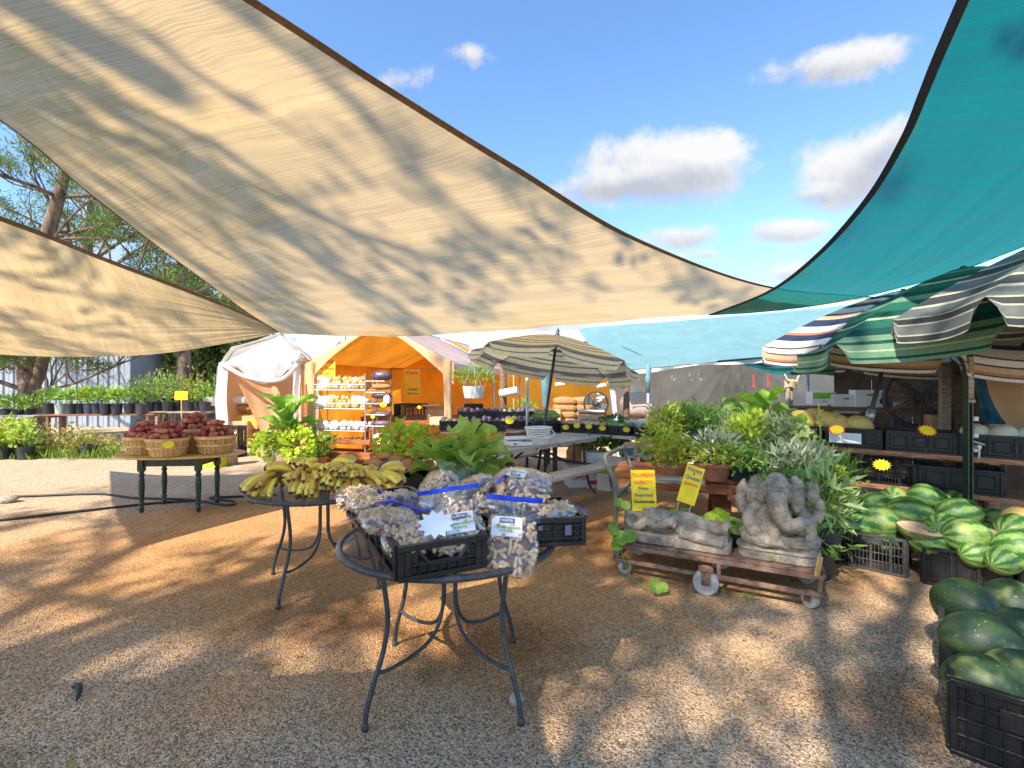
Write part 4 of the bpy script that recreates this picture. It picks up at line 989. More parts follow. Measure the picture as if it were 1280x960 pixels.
# shade trees that stand behind the photographer and dapple the yard
SG = 'shade trees behind the photographer'
tree('spreading shade tree left behind the tan sail, casting branch shadows on it', (-9.6, -6.6, 0), [(0, 0, 0), (.1, .1, 4.5), (.3, .2, 9), (.8, .5, 14.5)], .4,
     spiral(13, .58, 1., 4.8, 3.2, .3, .15, .3), 'pine', 11, .20, .10, .24, 41, group=SG, flat=.7)
tree('broad leafy shade tree standing behind the photographer', (-8.2, -10.6, 0), [(0, 0, 0), (0, .1, 4.5), (.2, .4, 9), (.3, .8, 14)], .4,
     spiral(13, .58, 1., 4.6, 3., .3, .14, 1.), 'tree', 9, .17, .11, .20, 44, group=SG, flat=.7)
tree('leafy shade tree right behind the photographer', (-3.9, -6.2, 0), [(0, 0, 0), (0, .1, 3.5), (-.2, .3, 6.5), (-.3, .6, 10.)], .22,
     spiral(11, .58, 1., 4.0, 2.6, .3, .07, 2.), 'tree', 8, .17, .11, .18, 46, group=SG, flat=.7)

# ---------------------------------------------------------------- metal shed and nursery
sh = thing('metal_shed', 'pale grey corrugated metal shed behind the pine trunk', 'shed', (0, 0, 0))
x1 = Zp(163, 16.6).x; m = MB(); xs = []; x = x1
zz = []
while x > -31:
    for dx, dy in ((0, 0), (.03, .05), (.07, .05), (.10, 0), (.20, 0), (.215, .012), (.235, .012), (.25, 0)): xs.append((x-dx, 16.6-dy))
    x -= .36
m.v = [(a, b, z) for z in (0, 3.9) for a, b in xs]; n = len(xs); m.f = [(i, i+1, n+i+1, n+i) for i in range(n-1)]; m.m = [0]*(n-1)
m.build('front_wall', mt['shed'], sh)
m = MB(); m.box((x1+.03, 18.6, 1.95), (.06, 4.1, 3.9)); m.box((x1+.03, 16.55, 1.95), (.10, .12, 3.9)); m.build('end_wall', mt['shed'], sh)
m = MB(); m.add([(x1+.3, 16.2, 3.92), (-31, 16.2, 3.92), (-31, 21, 4.9), (x1+.3, 21, 4.9)], [(0, 1, 2, 3)]); m.add([(x1+.3, 16.2, 3.86), (-31, 16.2, 3.86), (-31, 21, 4.84), (x1+.3, 21, 4.84)], [(3, 2, 1, 0)]); m.build('roof', mt['shed'], sh)

def pot(m, r, h, c=(0, 0, 0), rim=True):
    m.lathe([(.001, .01), (r*.74, 0), (r*.97, h*.82), (r*1.08, h*.82), (r*1.1, h), (r*.98, h), (r*.94, h*.88), (.001, h*.86)] if rim else [(.001, .0), (r*.8, 0), (r, h), (r*.94, h), (r*.9, h*.88), (.001, h*.86)], 18, c)
def potted(label, loc, pr, ph, ma, leafm, kind, fr, n, cat='potted plant', group=None, name='potted_plant', flower=None, nf=0, ll=.06, lw=.035, lift=.0, rim=False, seed=0, bare=False, low=-.5, droop=0., lump=.3):
    t = thing(name, label, cat, loc, U(0, 6), group)
    if not bare:
        m = MB(); pot(m, pr, ph, rim=rim); m.build('pot', mt[ma], t, smooth=False)
    z = ph+fr[2]*.75+lift; m = MB()
    if kind == 'bush':
        foliage(m, (0, 0, z), fr, n, ll, lw, sd=U(0, 40), low=low, droop=droop, lump=lump)
    elif kind == 'broad':
        for i in range(n):
            a = i*2.4+U(-.3, .3); f = i/n
            bigleaf(m, (.03*math.cos(a), .03*math.sin(a), ph*.85+fr[2]*f*.85*U(.7, 1.1)), a, fr[0]*U(.75, 1.2), lw*U(.9, 1.4), U(.7, 1.2)+f*.3, U(1.1, 2.2)-f*.6, pet=U(.12, .28), wav=.2)
    elif kind == 'spiky':
        for i in range(n):
            a = U(0, 6.3); e = U(.5, 1.5); d = V((math.cos(a)*math.cos(e), math.sin(a)*math.cos(e), math.sin(e)))
            b = V((math.cos(a)*pr*.5*R.random(), math.sin(a)*pr*.5*R.random(), ph*.85)); l = fr[2]*U(.75, 1.3)
            for k in range(6):
                q = b+d*l*(k+1)/6+V((0, 0, -.10*l*(k/6)**2))
                for _ in range(4): m.leaf(q, d+rdir()*.9, rdir(), ll*U(.6, 1.2), lw)
    m.build('foliage', mt[leafm], t)
    m = MB()
    if kind != 'broad':
        for i in range(6):
            a = i*1.05; m.tube([(0, 0, ph*.8), (math.cos(a)*fr[0]*.3, math.sin(a)*fr[1]*.3, z), (math.cos(a)*fr[0]*.55, math.sin(a)*fr[1]*.55, z+fr[2]*.4)], [.006, .004, .002], 5)
    else: m.tube([(0, 0, ph*.7), (.0, .01, ph+fr[2]*.95)], [.014, .007], 6)
    m.build('stems', mt['mid'], t)
    if flower:
        m = MB()
        for i in range(nf):
            q = rdir(); q.z = abs(q.z)*.8+.1; q = q.normalized(); p = V((q.x*fr[0], q.y*fr[1], z+q.z*fr[2]))*U(.95, 1.12)
            for k in range(5):
                a = k*2*PI/5; m.leaf(p, V((math.cos(a), math.sin(a), .5)), V((0, 0, 1)), .03, .028)
        m.build('flowers', mt[flower], t)
    return t
def bench(label, a, b, w, z, ma, legs=True, group=None, name='plant_bench', cat='bench'):
    a, b = V(a), V(b); t = thing(name, label, cat, (0, 0, 0), 0, group); d = (b-a); ln = d.length; d.normalize(); s = V((-d.y, d.x, 0))
    m = MB()
    for k in range(3): m.bar(a+s*(w*(k+.5)/3)+V((0, 0, z-.02)), b+s*(w*(k+.5)/3)+V((0, 0, z-.02)), w/3-.012, .035)
    m.build('planks', mt[ma], t, bev=.003)
    n = max(2, int(ln/1.5)+1)
    for i in range(n):
        q = a+d*(.15+(ln-.3)*i/(n-1)); m = MB()
        for k in (.06, w-.06): m.bar(q+s*k, q+s*k+V((0, 0, z-.04)), .06, .06, V((1, 0, 0)))
        m.bar(q+s*.02+V((0, 0, z-.06)), q+s*(w-.02)+V((0, 0, z-.06)), .05, .04); m.build('trestle', mt[ma], t)
    return t
bench('long brown plank bench holding a row of potted seedlings', Zp(48, 10.6), Zp(192, 10.9), .55, .80, 'benchwood')
bench('grey plank bench at the far left with low green plants', Zp(-90, 10.9), Zp(42, 10.7), .8, .77, 'greywood')
bench('grey bench behind the sweet potatoes with taller potted plants', Zp(186, 11.6), Zp(262, 11.8), .7, .80, 'greywood')
NG = 'potted plants on the nursery benches'
pcs = ['blackpot', 'silverpot', 'blackpot', 'blackpot', 'bluepot', 'blackpot', 'blackpot', 'blackpot', 'blackpot', 'blackpot']
mt['silverpot'] = mat('pale_green_pot', (.42, .50, .44), .5, .1, 8)
ords = ['first', 'second', 'third', 'fourth', 'fifth', 'sixth', 'seventh', 'eighth', 'ninth', 'tenth', 'eleventh', 'twelfth']
for i, px in enumerate((61, 76, 89, 101, 112, 122, 132, 146, 162, 177)):
    z = .79; lm = ('mid', 'mid', 'broad2', 'mid', 'yg', 'mid', 'mid', 'broad2', 'mid', 'dark')[i]
    lb = ('leafy seedling in a large black pot at the left end of the brown bench', 'leafy seedling in a pale green pot on the brown bench', 'light leafed seedling in a black pot beside the pale green pot',
          'seedling with a few orange leaves on the brown bench', 'yellow green seedling in a dark blue pot', 'leafy seedling right of the dark blue pot', 'leafy seedling in a black pot at the middle of the brown bench',
          'tall leafy seedling with broad pale leaves on the brown bench', 'bushy seedling near the right end of the brown bench', 'dark leafed seedling at the right end of the brown bench')[i]
    potted(lb, Zp(px, 10.85+U(-.08, .08), z), .115, .24, pcs[i], lm, 'bush', (.20, .2, .17), 90, group=NG, ll=.13, lw=.06, lift=.02)
for i, px in enumerate((-40, -12, 8, 24, 38)):
    potted(('low green plant off the left edge of the grey bench', 'low green plant at the far left of the grey bench', 'spreading green plant second on the grey bench', 'yellowish low plant on the grey bench', 'low green plant at the right end of the grey bench')[i],
           Zp(px, 11.1, .76), .12, .14, 'blackpot', ('tree', 'mid', 'yg', 'mid', 'mid')[i], 'bush', (.34, .3, .20), 120, group=NG, ll=.11, lw=.05, lift=-.05)
for i, (px, dd, zz, h, lm, fl) in enumerate(((172, 11.8, .79, .3, 'dark', None), (186, 11.9, .79, .34, 'mid', 'redflower'), (197, 12, .79, .42, 'tree2', 'yellowflower'), (210, 11.9, .79, .40, 'mid', None), (222, 12.1, .79, .34, 'tree2', 'pinkflower'),
                                             (236, 12, .79, .32, 'yg', None), (246, 12.1, .79, .34, 'dry', 'pinkflower'), (256, 11.9, .79, .26, 'mid', None), (178, 13., .6, .6, 'tree2', None), (205, 13.4, .6, .75, 'tree2', 'yellowflower'), (240, 13.4, .6, .8, 'dry', None))):
    potted(('dark green shrub in a black pot behind the bench end', 'green plant with a red flower head by the bench', 'tall pale plant dotted with yellow flowers', 'green bushy plant behind the rear sweet potato basket', 'pale plant with pink flowers left of the yellow sign',
            'yellow green plant under the yellow sign', 'tan coloured plant with pale pink blossom right of the yellow sign', 'small green plant nearest the white tent', 'tall pale green shrub by the shed corner', 'tallest pale shrub in the middle of the rear row', 'tall straw coloured shrub right of the pine trunk')[i],
           Zp(px, dd, zz if zz > .7 else 0), .13, .24 if zz > .7 else .5, 'blackpot', lm, 'bush', (.26 if h < .5 else .5, .26, h), 150 if h < .5 else 260, group=NG, ll=.10, lw=.045, flower=fl, nf=12)
for i, (px, py, dd) in enumerate(((18, 556, 9.6), (4, 562, 9.4), (-16, 558, 9.5), (32, 560, 9.4))):
    potted(('leafy plant with orange flowers in a black pot in the left bed', 'leafy plant in a black pot at the very left of the bed', 'leafy plant off the left edge of the bed', 'tall light green plant with red orange flowers at the front of the bed')[i],
           Zp(px, dd, 0), .14, .26, 'blackpot', ('lime', 'yg', 'mid', 'broad2')[i], 'bush', (.22, .22, .34), 150, group='potted plants in the weedy bed', ll=.12, lw=.07, flower='orangeflower', nf=7, lift=-.1)
m = MB(); pot(m, .13, .26, (0, 0, 0)); o = m.build('flower_pot', mt['blackpot'], loc=Zp(109, 9.6)); o.rotation_euler = (0, .12, 0); tag(o, 'empty dull black pot at the edge of the weedy bed', 'pot')
m = MB()      # weedy bed
for i in range(1500):
    px = U(-190, 150); d_ = U(9.55, 10.4); q = Zp(px, d_, 0); h = .92*(.30+.70*R.random())*(.55+.6*abs(noise.noise(V((q.x*1.3, d_, 3)))))
    if px > 126: h *= .6
    a = U(0, 6.3)
    for k in range(4): m.leaf(q+V((U(-.06, .06), U(-.06, .06), h*(k+1)/4)), V((U(-1, 1), U(-1, 1), U(0, 1.2))), rdir()+V((0, 0, .6)), U(.05, .11), U(.03, .05))
tag(m.build('undergrowth', mt['dry']), 'yellowing tangle of weeds along the front of the nursery', 'undergrowth', kind='stuff')
m = MB()
for i in range(1800):
    q = Zp(U(-190, 150), U(9.3, 10.5), 0); m.leaf(q, V((U(-.6, .6), U(-.6, .6), 1)), rdir(), U(.08, .34), .03)
tag(m.build('grass', mt['grass']), 'green grass at the foot of the weedy bed', 'grass', kind='stuff')
t = thing('hanging_sign', 'blank yellow card on the pine trunk behind the plants', 'sign', P(226.5, 494.5, 11.4)); m = MB(); m.box((0, 0, 0), (.30, .012, .20)); m.build('card', mt['yellow'], t)
m = MB(); m.tube([(0, .01, -.10), (0, .01, -.75)], .012, 6); m.build('stake', mt['hoop'], t)
potted('white bowl pot of dark purple petunias beside the white tent', Zp(265, 12.2, .92), .20, .22, 'white', 'dark', 'bush', (.24, .2, .14), 140, group=None, flower='purpleflower', nf=40, ll=.06, lw=.035)
m = MB()
for i in range(9):
    q = Zp(258+i*3.0, 12.2); m.box((q.x, q.y, .46), (.03, .02, .9))
q0, q1 = Zp(256, 12.23, .88), Zp(286, 12.23, .88); m.bar(q0, q1, .04, .05); m.bar(q0-V((0, 0, .6)), q1-V((0, 0, .6)), .04, .05)
tag(m.build('picket_fence', mt['bluegrey'] if 'bluegrey' in mt else mt['iron']), 'low blue grey picket fence under the petunia bowl', 'fence')
# ---------------------------------------------------------------- boxes, sacks
def carton(label, c, sz, rz, ma='carton', open_=False, group=None, text=None, ink='redink', ts=.07, cat='box', name='cardboard_box', holes=False, band=None):
    t = thing(name, label, cat, c, rz, group); w, d, h = sz; m = MB(); k = .006
    m.box((0, 0, k), (w, d, k*2))
    for y in (-1, 1): m.box((0, y*(d/2-k/2), h/2+k), (w, k, h-2*k))
    for x in (-1, 1): m.box((x*(w/2-k/2), 0, h/2+k), (k, d-2*k-.002, h-2*k))
    if not open_: m.box((0, 0, h-k/2), (w-2*k-.002, d-2*k-.002, k))
    m.build('body', mt[ma], t, bev=.003)
    if open_:
        for y in (-1, 1):
            m = MB(); m.bar((-w/2+.01, y*(d/2+d*.22), h+.05), (w/2-.01, y*(d/2+d*.22), h+.05), d*.45, .005, V((0, -y*.35, 1))); m.build('flap', mt[ma], t)
    if band:
        m = MB(); m.box((0, -d/2-.002, h*band[0]), (w*.98, .003, h*band[1])); m.build('printed_band', mt[band[2]], t)
    if text:
        m = MB(); m.text(text, ts, Matrix.Translation((0, -d/2-.003, h*.5))@Matrix.Rotation(PI/2, 4, 'X')); m.build('lettering', mt[ink], t)
    if holes:
        m = MB()
        for x, z, a, b in ((0, .78, .22, .06), (0, .25, .2, .05), (.36, .5, .09, .22)): m.box((x*w, -d/2-.001, z*h), (a*w, .003, b*h))
        m.build('hand_holes', mt['ink'], t)
    return t
def sack(label, c, sz, rz, ma='burlap', group=None, cat='sack', name='sack'):
    m = MB(); s0 = U(0, 50)
    m.ell((0, 0, sz[2]/2), (sz[0]/2, sz[1]/2, sz[2]/2), nu=24, nv=14, fn=lambda q: (1/(abs(q.x)**4+abs(q.y)**4+abs(q.z)**3+.001))**.18*(1+.10*noise.noise(q*2.5+V((s0, 0, 0)))))
    o = m.build(name, mt[ma], smooth=True, loc=c); o.rotation_euler = (0, U(-.06, .06), rz); return tag(o, label, cat, group)

# ---------------------------------------------------------------- plants and crates left of centre
q = Zp(357, 8.7); potted('tall broad leaved plant rising over lime coleus before the white tent', q, .2, .35, 'pinkpot', 'broad', 'broad', (.58, .5, .85), 24, lw=.20, rim=True)
q = Zp(338, 8.35); potted('lime green coleus spilling over a pale pot at the left of the tall plant', q, .15, .22, 'pinkpot', 'lime', 'bush', (.30, .26, .26), 260, ll=.10, lw=.07, droop=.5, low=-.9)
q = Zp(374, 8.3); potted('bright lime coleus mound in front of the tall plant', q, .17, .20, 'pinkpot', 'lime', 'bush', (.36, .31, .29), 360, ll=.10, lw=.075, droop=.5, low=-.9)
q = Zp(352, 8.35, .0); potted('dark mottled coleus between the two lime mounds', q, .14, .30, 'pinkpot', 'coleus', 'bush', (.31, .24, .26), 220, ll=.07, lw=.04, low=-.7)
q = Zp(398, 8.5); potted('thin leaved green plant in a terracotta pot right of the tall plant', q, .16, .20, 'terra', 'mid', 'spiky', (.3, .3, .38), 26, ll=.08, lw=.018, rim=True)
q = Zp(393, 8.7, .0); potted('young broad leaved plant leaning right beside the tent pole', q, .12, .2, 'blackpot', 'broad', 'broad', (.40, .4, .46), 11, lw=.11)
q = Zp(505, 6.2, .30); potted('lime green sweet potato vine mound behind the black crate', q, .18, .2, 'blackpot', 'lime', 'bush', (.46, .34, .27), 420, ll=.095, lw=.075, low=-.7, lump=.2)
crate('black crate turned over as a stand under the lime vine', .5, .4, .30, Zp(505, 6.2), .1, ('lattice', 'lattice'), group='stacked black crates by the vine')
q = Zp(497, 6.6, .5); potted('red flowered plant peeping above the lime vine', q, .11, .16, 'blackpot', 'mid', 'bush', (.12, .12, .14), 60, flower='redflower', nf=16, ll=.06, lw=.03)
q = Zp(540, 6.7, .5); potted('small plant with red blooms between the lime vine and the big leaves', q, .11, .16, 'blackpot', 'mid', 'bush', (.12, .12, .12), 60, flower='redflower', nf=8, ll=.06, lw=.03)
q = Zp(585, 5.0, .12); potted('large plant with broad pale green leaves behind the peanuts', q, .18, .28, 'blackpot', 'broad2', 'broad', (.46, .46, .60), 20, lw=.21)
q = Zp(560, 5.1, .10); potted('second broad leaved plant leaning left behind the peanuts', q, .16, .26, 'blackpot', 'broad', 'broad', (.44, .46, .50), 13, lw=.19)
q = Zp(612, 5.2, .10); potted('narrower broad leaved plant at the right by the scale', q, .14, .26, 'blackpot', 'broad2', 'broad', (.36, .36, .50), 11, lw=.14)
q = Zp(549, 4.55, .20); potted('orange and red flowering plant tucked under the broad leaves', q, .12, .2, 'blackpot', 'coleus', 'bush', (.14, .14, .12), 70, flower='orangeflower', nf=26, ll=.05, lw=.03)
q = Zp(560, 4.3, .24); potted('pale lime leafed plant at the edge of the peanut bags', q, .10, .16, 'blackpot', 'varieg', 'bush', (.16, .14, .10), 110, ll=.05, lw=.035)
q = Zp(594, 4.4, .22); potted('small purple flowering plant under the broad leaves', q, .10, .16, 'blackpot', 'mid', 'bush', (.14, .12, .10), 70, flower='purpleflower', nf=10, ll=.05, lw=.03)
crate('lower black crate of the stack beside the bananas', .56, .40, .27, Zp(503, 4.95), .22, ('slots', 'slots'), group='stacked black crates by the vine')
crate('upper black crate with brown paper and loose bags inside', .56, .40, .27, Zp(503, 4.95, .275), .22, ('slots', 'slots'), group='stacked black crates by the vine')
for i, (px, py, d_, s) in enumerate(((485, 582, 4.75, .085), (496, 581, 4.8, .07), (490, 588, 4.7, .06))):
    m = MB(); m.ell((0, 0, 0), (s, s*.8, s*.6), nu=14, nv=9, fn=lambda q_: 1+.3*noise.noise(q_*2.2+V((i, 0, 0)))); o = m.build('dark_bag', mt['bluepot'] if i == 0 else mt['steel'], smooth=True, loc=P(px, py, d_))
    tag(o, ('dark shiny bag on the left of the upper black crate', 'silvery bag lying behind the dark one in the crate', 'small silvery bag at the crate rim')[i], 'bag')
m = MB()
def fn(u, v):
    b = V((-.30+.6*u, -.24+.48*v, .0)); q_ = Matrix.Rotation(.22, 3, 'Z')@b+Zp(507, 5.0, .57)
    return q_+V((0, 0, .05+.06*noise.noise(V((u*3, v*3, 1)))+.02*math.sin(u*11+v*3)))
m.grid(fn, 30, 20); tag(m.build('brown_paper', mt['brownpaper'], smooth=True), 'crumpled brown paper covering the upper black crate', 'paper')
for i in range(9):
    m = MB(); ln = U(.12, .17); m.ell((0, 0, 0), (ln, .045, .042), nu=12, nv=9, fn=lambda q_: (1-.35*abs(q_.x)**2.5)*(1+.2*noise.noise(q_*2+V((i, 0, 0)))))
    o = m.build('tan_sweet_potato', mt['brownpaper'], smooth=True, loc=P(468+i*7, 578-(i % 3)*4, 5.7+(i % 2)*.15)); o.rotation_euler = (0, U(-.2, .2), U(-.5, .9)); tag(o, 'long tan sweet potato in the row behind the bananas', 'sweet potato', 'long tan sweet potatoes behind the bananas')
crate('low black crate holding the long tan sweet potatoes', .75, .45, .50, Zp(491, 5.78, 0), .1, ('slots', 'slots'), group='stacked black crates by the vine')
m = MB(); m.ell((0, 0, 0), (.042, .042, .038), nu=14, nv=9); o = m.build('pale_onion', mt['oniony'], smooth=True, loc=P(438, 574, 3.75)); tag(o, 'single pale onion on top of the banana heap at the back', 'onion')
m = MB(); m.ell((0, 0, 0), (.10, .075, .05), nu=14, nv=9, fn=lambda q_: 1+.2*noise.noise(q_*2)); o = m.build('paper_bag', mt['burlap'], smooth=True, loc=P(487, 606, 3.62)); tag(o, 'small tan bag resting right of the bananas', 'bag')

# ---------------------------------------------------------------- inside the white tent
for i, (px, py, d_, sz, ma, lb) in enumerate(((306, 500, 11.6, (.55, .4, .20), 'wcarton', 'white printed sack on top of the pile in the white tent'), (310, 510, 11.7, (.6, .42, .2), 'burlap', 'brown sack under the white printed sack'),
                                       (312, 523, 11.7, (.6, .45, .24), 'ycarton', 'yellow printed sack in the middle of the pile'), (318, 545, 11.4, (.5, .4, .42), 'burlap', 'tan sack at the bottom of the pile beside the boxes'), (303, 532, 12., (.5, .4, .30), 'burlap', 'brown sack under the yellow printed sack'))):
    q = P(px, py, d_); sack(lb, (q.x, q.y, max(0, q.z-sz[2]/2)), sz, U(-.2, .2), ma, 'sacks piled in the white tent')
q = Zp(303, 11.2); carton('orange brown box standing on the ground in the white tent', q, (.42, .4, .62), .05, 'carton', group='boxes in the white tent', band=(.5, .3, 'orangecard'))
q = Zp(316, 11.3, .43); carton('smaller orange box on a sack in the white tent', q, (.35, .3, .30), .05, 'carton', group='boxes in the white tent', band=(.5, .5, 'ycarton'))
q = Zp(268, 8.6); carton('lime green and yellow box with paper sticking out, on the gravel', q, (.36, .3, .22), -.1, 'gcarton', open_=True, group='boxes left of the white tent')
m = MB(); m.prism([(-.06, -.1), (.05, -.12), (.09, .16), (.02, .2), (-.07, .04)], .006, Matrix.Translation(Zp(277, 8.55, .36))@Matrix.Rotation(1.2, 4, 'X')); tag(m.build('yellow_paper', mt['yellow']), 'folded yellow paper standing in the lime green box', 'paper')
m = MB(); m.lathe([(.001, .0), (.13, 0), (.135, .2), (.13, .40), (.11, .41), (.001, .40)], 20, wob=.05); o = m.build('stump', mt['greywood'], smooth=True, loc=Zp(287, 8.8)); tag(o, 'upright brown tree stump behind the lime green box', 'stump')
crate('grey black wire crate with a white label by the white tent', .5, .3, .34, Zp(288, 9.8, .28), .0, ('lattice', 'lattice'), group='crates by the white tent')
crate('lower crate under the wire crate by the white tent', .5, .3, .28, Zp(288, 9.8), .0, ('panel', 'panel'), group='crates by the white tent')
m = MB(); m.box((0, 0, 0), (.14, .004, .12)); o = m.build('paper_label', mt['paper'], loc=Zp(290, 9.62, .46)); tag(o, 'white paper label on the wire crate by the tent', 'label')

# ---------------------------------------------------------------- onion rack
OR = Zp(432, 9.0); rk = thing('onion_rack', 'three tier wire rack full of onions inside the orange tent', 'rack', OR, rad(-14))
RW, RD = 1.06, .42; tz = [.62, 1.02, 1.36]
for x in (-RW/2, RW/2):
    for y in (-RD/2, RD/2): m = MB(); m.tube([(x, y, 0), (x, y, 1.66)], .011, 6); m.build('upright', mt['steel'], rk)
for z in tz:
    m = MB()
    for k in (0, .10): 
        m.tube([(-RW/2, -RD/2, z+k), (RW/2, -RD/2, z+k), (RW/2, RD/2, z+k), (-RW/2, RD/2, z+k)], .006, 6, closed=True)
    for i in range(22): x = -RW/2+RW*i/21; m.tube([(x, RD/2, z+.1), (x, RD/2, z), (x, -RD/2, z), (x, -RD/2, z+.10)], .0028, 4)
    m.build('basket_shelf', mt['steel'], rk)
m = MB(); m.box((0, 0, .22), (RW+.25, RD+.1, .03)); m.box((0, -RD/2-.03, .18), (RW+.25, .03, .12)); m.box((0, 0, .40), (RW+.25, RD+.1, .03)); m.box((0, -RD/2-.05, .43), (RW+.25, .02, .09)); m.build('lower_shelf', mt['redwood'], rk, bev=.003)
ON = {}
for k in ('onionw', 'oniony', 'garlic', 'shallot'):
    for j in range(2):
        m = MB(); s0 = U(0, 30); m.lathe([(.002, -.04), (.02, -.037), (.038, -.018), (.043, .002), (.036, .024), (.018, .037), (.007, .046), (.005, .058), (.002, .06)], 11, wob=.1)
        o = m.build('onion', mt[k], None, smooth=True); ON[k, j] = o.data; bpy.data.objects.remove(o)
RM = Matrix.Rotation(rad(-14), 3, 'Z')
for ti, z in enumerate(tz):
    cols = 12; nm = ('bottom', 'middle', 'top')[ti]
    for lay_ in range(3 if ti else 2):
        for row in range(2):
            for i in range(cols):
                if lay_ == 2 and row == 1: continue
                x = -RW/2+.05+(RW-.1)*(i+.5*(lay_ % 2))/(cols-.5)+U(-.028, .028); y = -RD/2+.06+row*.12+lay_*.03+U(-.025, .025)
                k = 'garlic' if ti == 0 else ('onionw' if x < -.27 or (R.random() < .12) else 'oniony')
                o = bpy.data.objects.new('onion', ON[k, R.randrange(2)]); COL.objects.link(o)
                o.location = OR+RM@V((x, y, z+.05+lay_*.068+U(-.014, .018))); o.rotation_euler = (U(-.7, .7), U(-.7, .7), U(0, 6)); o.scale = (U(1.1, 1.45),)*3 if k != 'garlic' else (U(.9, 1.15),)*3
                cl = {'garlic': 'small white bulb', 'onionw': 'white onion', 'oniony': 'golden onion'}[k]
                tag(o, '%s in the %s basket of the wire rack' % (cl, nm), 'onion', '%ss in the %s basket' % (cl, nm))
for i in range(90):
    o = bpy.data.objects.new('shallot', ON['shallot', i % 2]); COL.objects.link(o)
    x = -.5+1.1*R.random(); y = -RD/2-.02+.34*R.random()
    o.location = OR+RM@V((x, y, .435+.06*R.random()*(y+.3))); o.scale = (U(.5, .75),)*3; o.rotation_euler = (U(0, 6), U(0, 6), 0); tag(o, 'small red shallot in the tray under the onion rack', 'shallot', 'red shallots in the lower tray')
carton('pale box behind the rack beside the lime vine', Zp(482, 8.6, .42), (.35, .3, .16), 0, 'wcarton', group='boxes in the orange tent')
def placard(label, c, w, h, lines, rz=0, ma='orangecard', lean=0., ink='redink', inks=None):
    t = thing('paper_sign', label, 'sign', c, Euler((PI/2-lean, 0, rz)), 'handwritten signs'); m = MB(); m.box((0, 0, 0), (w, h, .006)); m.build('card', mt[ma], t)
    n = len(lines)
    for i, (s, sz, dy) in enumerate(lines):
        m = MB(); m.text(s, sz, Matrix.Translation((0, dy, .005))); m.build('lettering', mt[(inks[i] if inks else ink)], t)
    return t
placard('onion price sign hung above the rack in the orange tent', OR+RM@V((-.38, -.1, 1.78)), .46, .38, [('Onions', .13, .11), ('Super Sweet', .085, -.02), ('and mild', .06, -.12)], rad(-14))
placard('narrow yellow sign hung on the orange rear wall', P(515, 478, 10.2), .34, .58, [('Hatch', .10, .2)], 0, 'orangecard')
placard('lower half of the hanging sign with dark lettering', P(516, 489, 10.15), .30, .20, [('Orchard', .065, .04), ('Chip Trees', .055, -.05)], 0, 'orangecard', ink='ink')
sp_ = thing('packet_rack', 'narrow rack of dark clear packets beside the onions', 'rack', Zp(477, 8.8), rad(-14), None)
m = MB()
for x in (-.18, .18): m.tube([(x, 0, 0), (x, 0, 1.66)], .010, 6)
for k in range(5): m.tube([(-.18, 0, .72+k*.2), (-.18, -.22, .72+k*.2), (.18, -.22, .72+k*.2), (.18, 0, .72+k*.2)], .006, 5)
m.build('wire_frame', mt['steel'], sp_)
for k in range(6):
    m = MB(); s0 = k; zz = (.76, .93, 1.10, 1.26, 1.42, 1.62)[k]
    m.ell((0, 0, 0), (.19, .10, .055 if k < 5 else .10), nu=18, nv=9, fn=lambda q_: (1+.22*noise.noise(q_*3+V((s0, 0, 0)))))
    o = m.build('packet', mt['purpleveg' if k != 4 else 'burlap'], smooth=True, loc=Zp(477, 8.72, zz)); tag(o, ('lowest', 'second lowest', 'third lowest', 'fourth', 'brown topped fifth', 'topmost domed')[k]+' dark packet on the narrow rack', 'packet', 'packets on the narrow rack')
for i, (px, py, d_, lb) in enumerate(((474, 549, 8.3, 'round yellow tag on the shallot tray'), (479, 506, 8.4, 'round yellow tag on the packet rack'), (466, 521, 8.45, 'small yellow tag at the rack corner'), (524, 509, 8.6, 'small yellow tag on the dark crate in the orange tent'))):
    star(lb, P(px, py, d_), facing(0), .055 if i < 2 else .035, 'yellow', rag=.92)
q = P(483, 499, 8.4); m = MB(); m.prism([(-.05, -.06), (.04, -.07), (.05, .05), (0, .08), (-.05, .04)], .003, Matrix.Translation(q)@Matrix.Rotation(1.4, 4, 'X')); tag(m.build('paper_label', mt['paper']), 'white paper scrap hanging on the packet rack', 'label')

# ---------------------------------------------------------------- orange tent counter and produce
t = thing('counter', 'long red brown counter running under the orange wall', 'counter', Zp(545, 10.3), 0)
m = MB(); m.box((0, 0, .77), (3.0, .7, .05)); m.box((0, -.33, .68), (3.0, .03, .14)); m.build('top', mt['redwood'], t, bev=.004)
for x in (-1.4, -.4, .5, 1.4):
    m = MB(); m.box((x, -.28, .37), (.08, .08, .74)); m.build('leg', mt['redwood'], t)
crate('black crate on the red brown counter under the hanging sign', .62, .4, .26, Zp(514, 10.1, .80), 0, ('lattice', 'lattice'), group='crates on the counter')
crate('black crate right of the tent leg on the counter', .36, .3, .26, Zp(592, 10.0, .80), .1, ('panel', 'panel'), group='crates on the counter')
carton('open brown box with raised flap on the counter', Zp(548, 10.2, .80), (.62, .4, .16), .1, 'carton', open_=True, group='boxes in the orange tent')
carton('small pale box on the counter left of the tent leg', Zp(549, 9.2, .70), (.32, .3, .14), 0, 'cartonlight', group='boxes in the orange tent')
t = thing('produce_table', 'dark table of purple produce crates behind the broad leaves', 'table', Zp(625, 8.4), rad(4))
m = MB(); m.box((0, 0, .66), (2.0, .9, .04)); m.build('top', mt['darkwood'], t)
for x in (-.9, .9):
    for y in (-.4, .4): m = MB(); m.box((x, y, .32), (.07, .07, .64)); m.build('leg', mt['darkwood'], t)
pvm = []
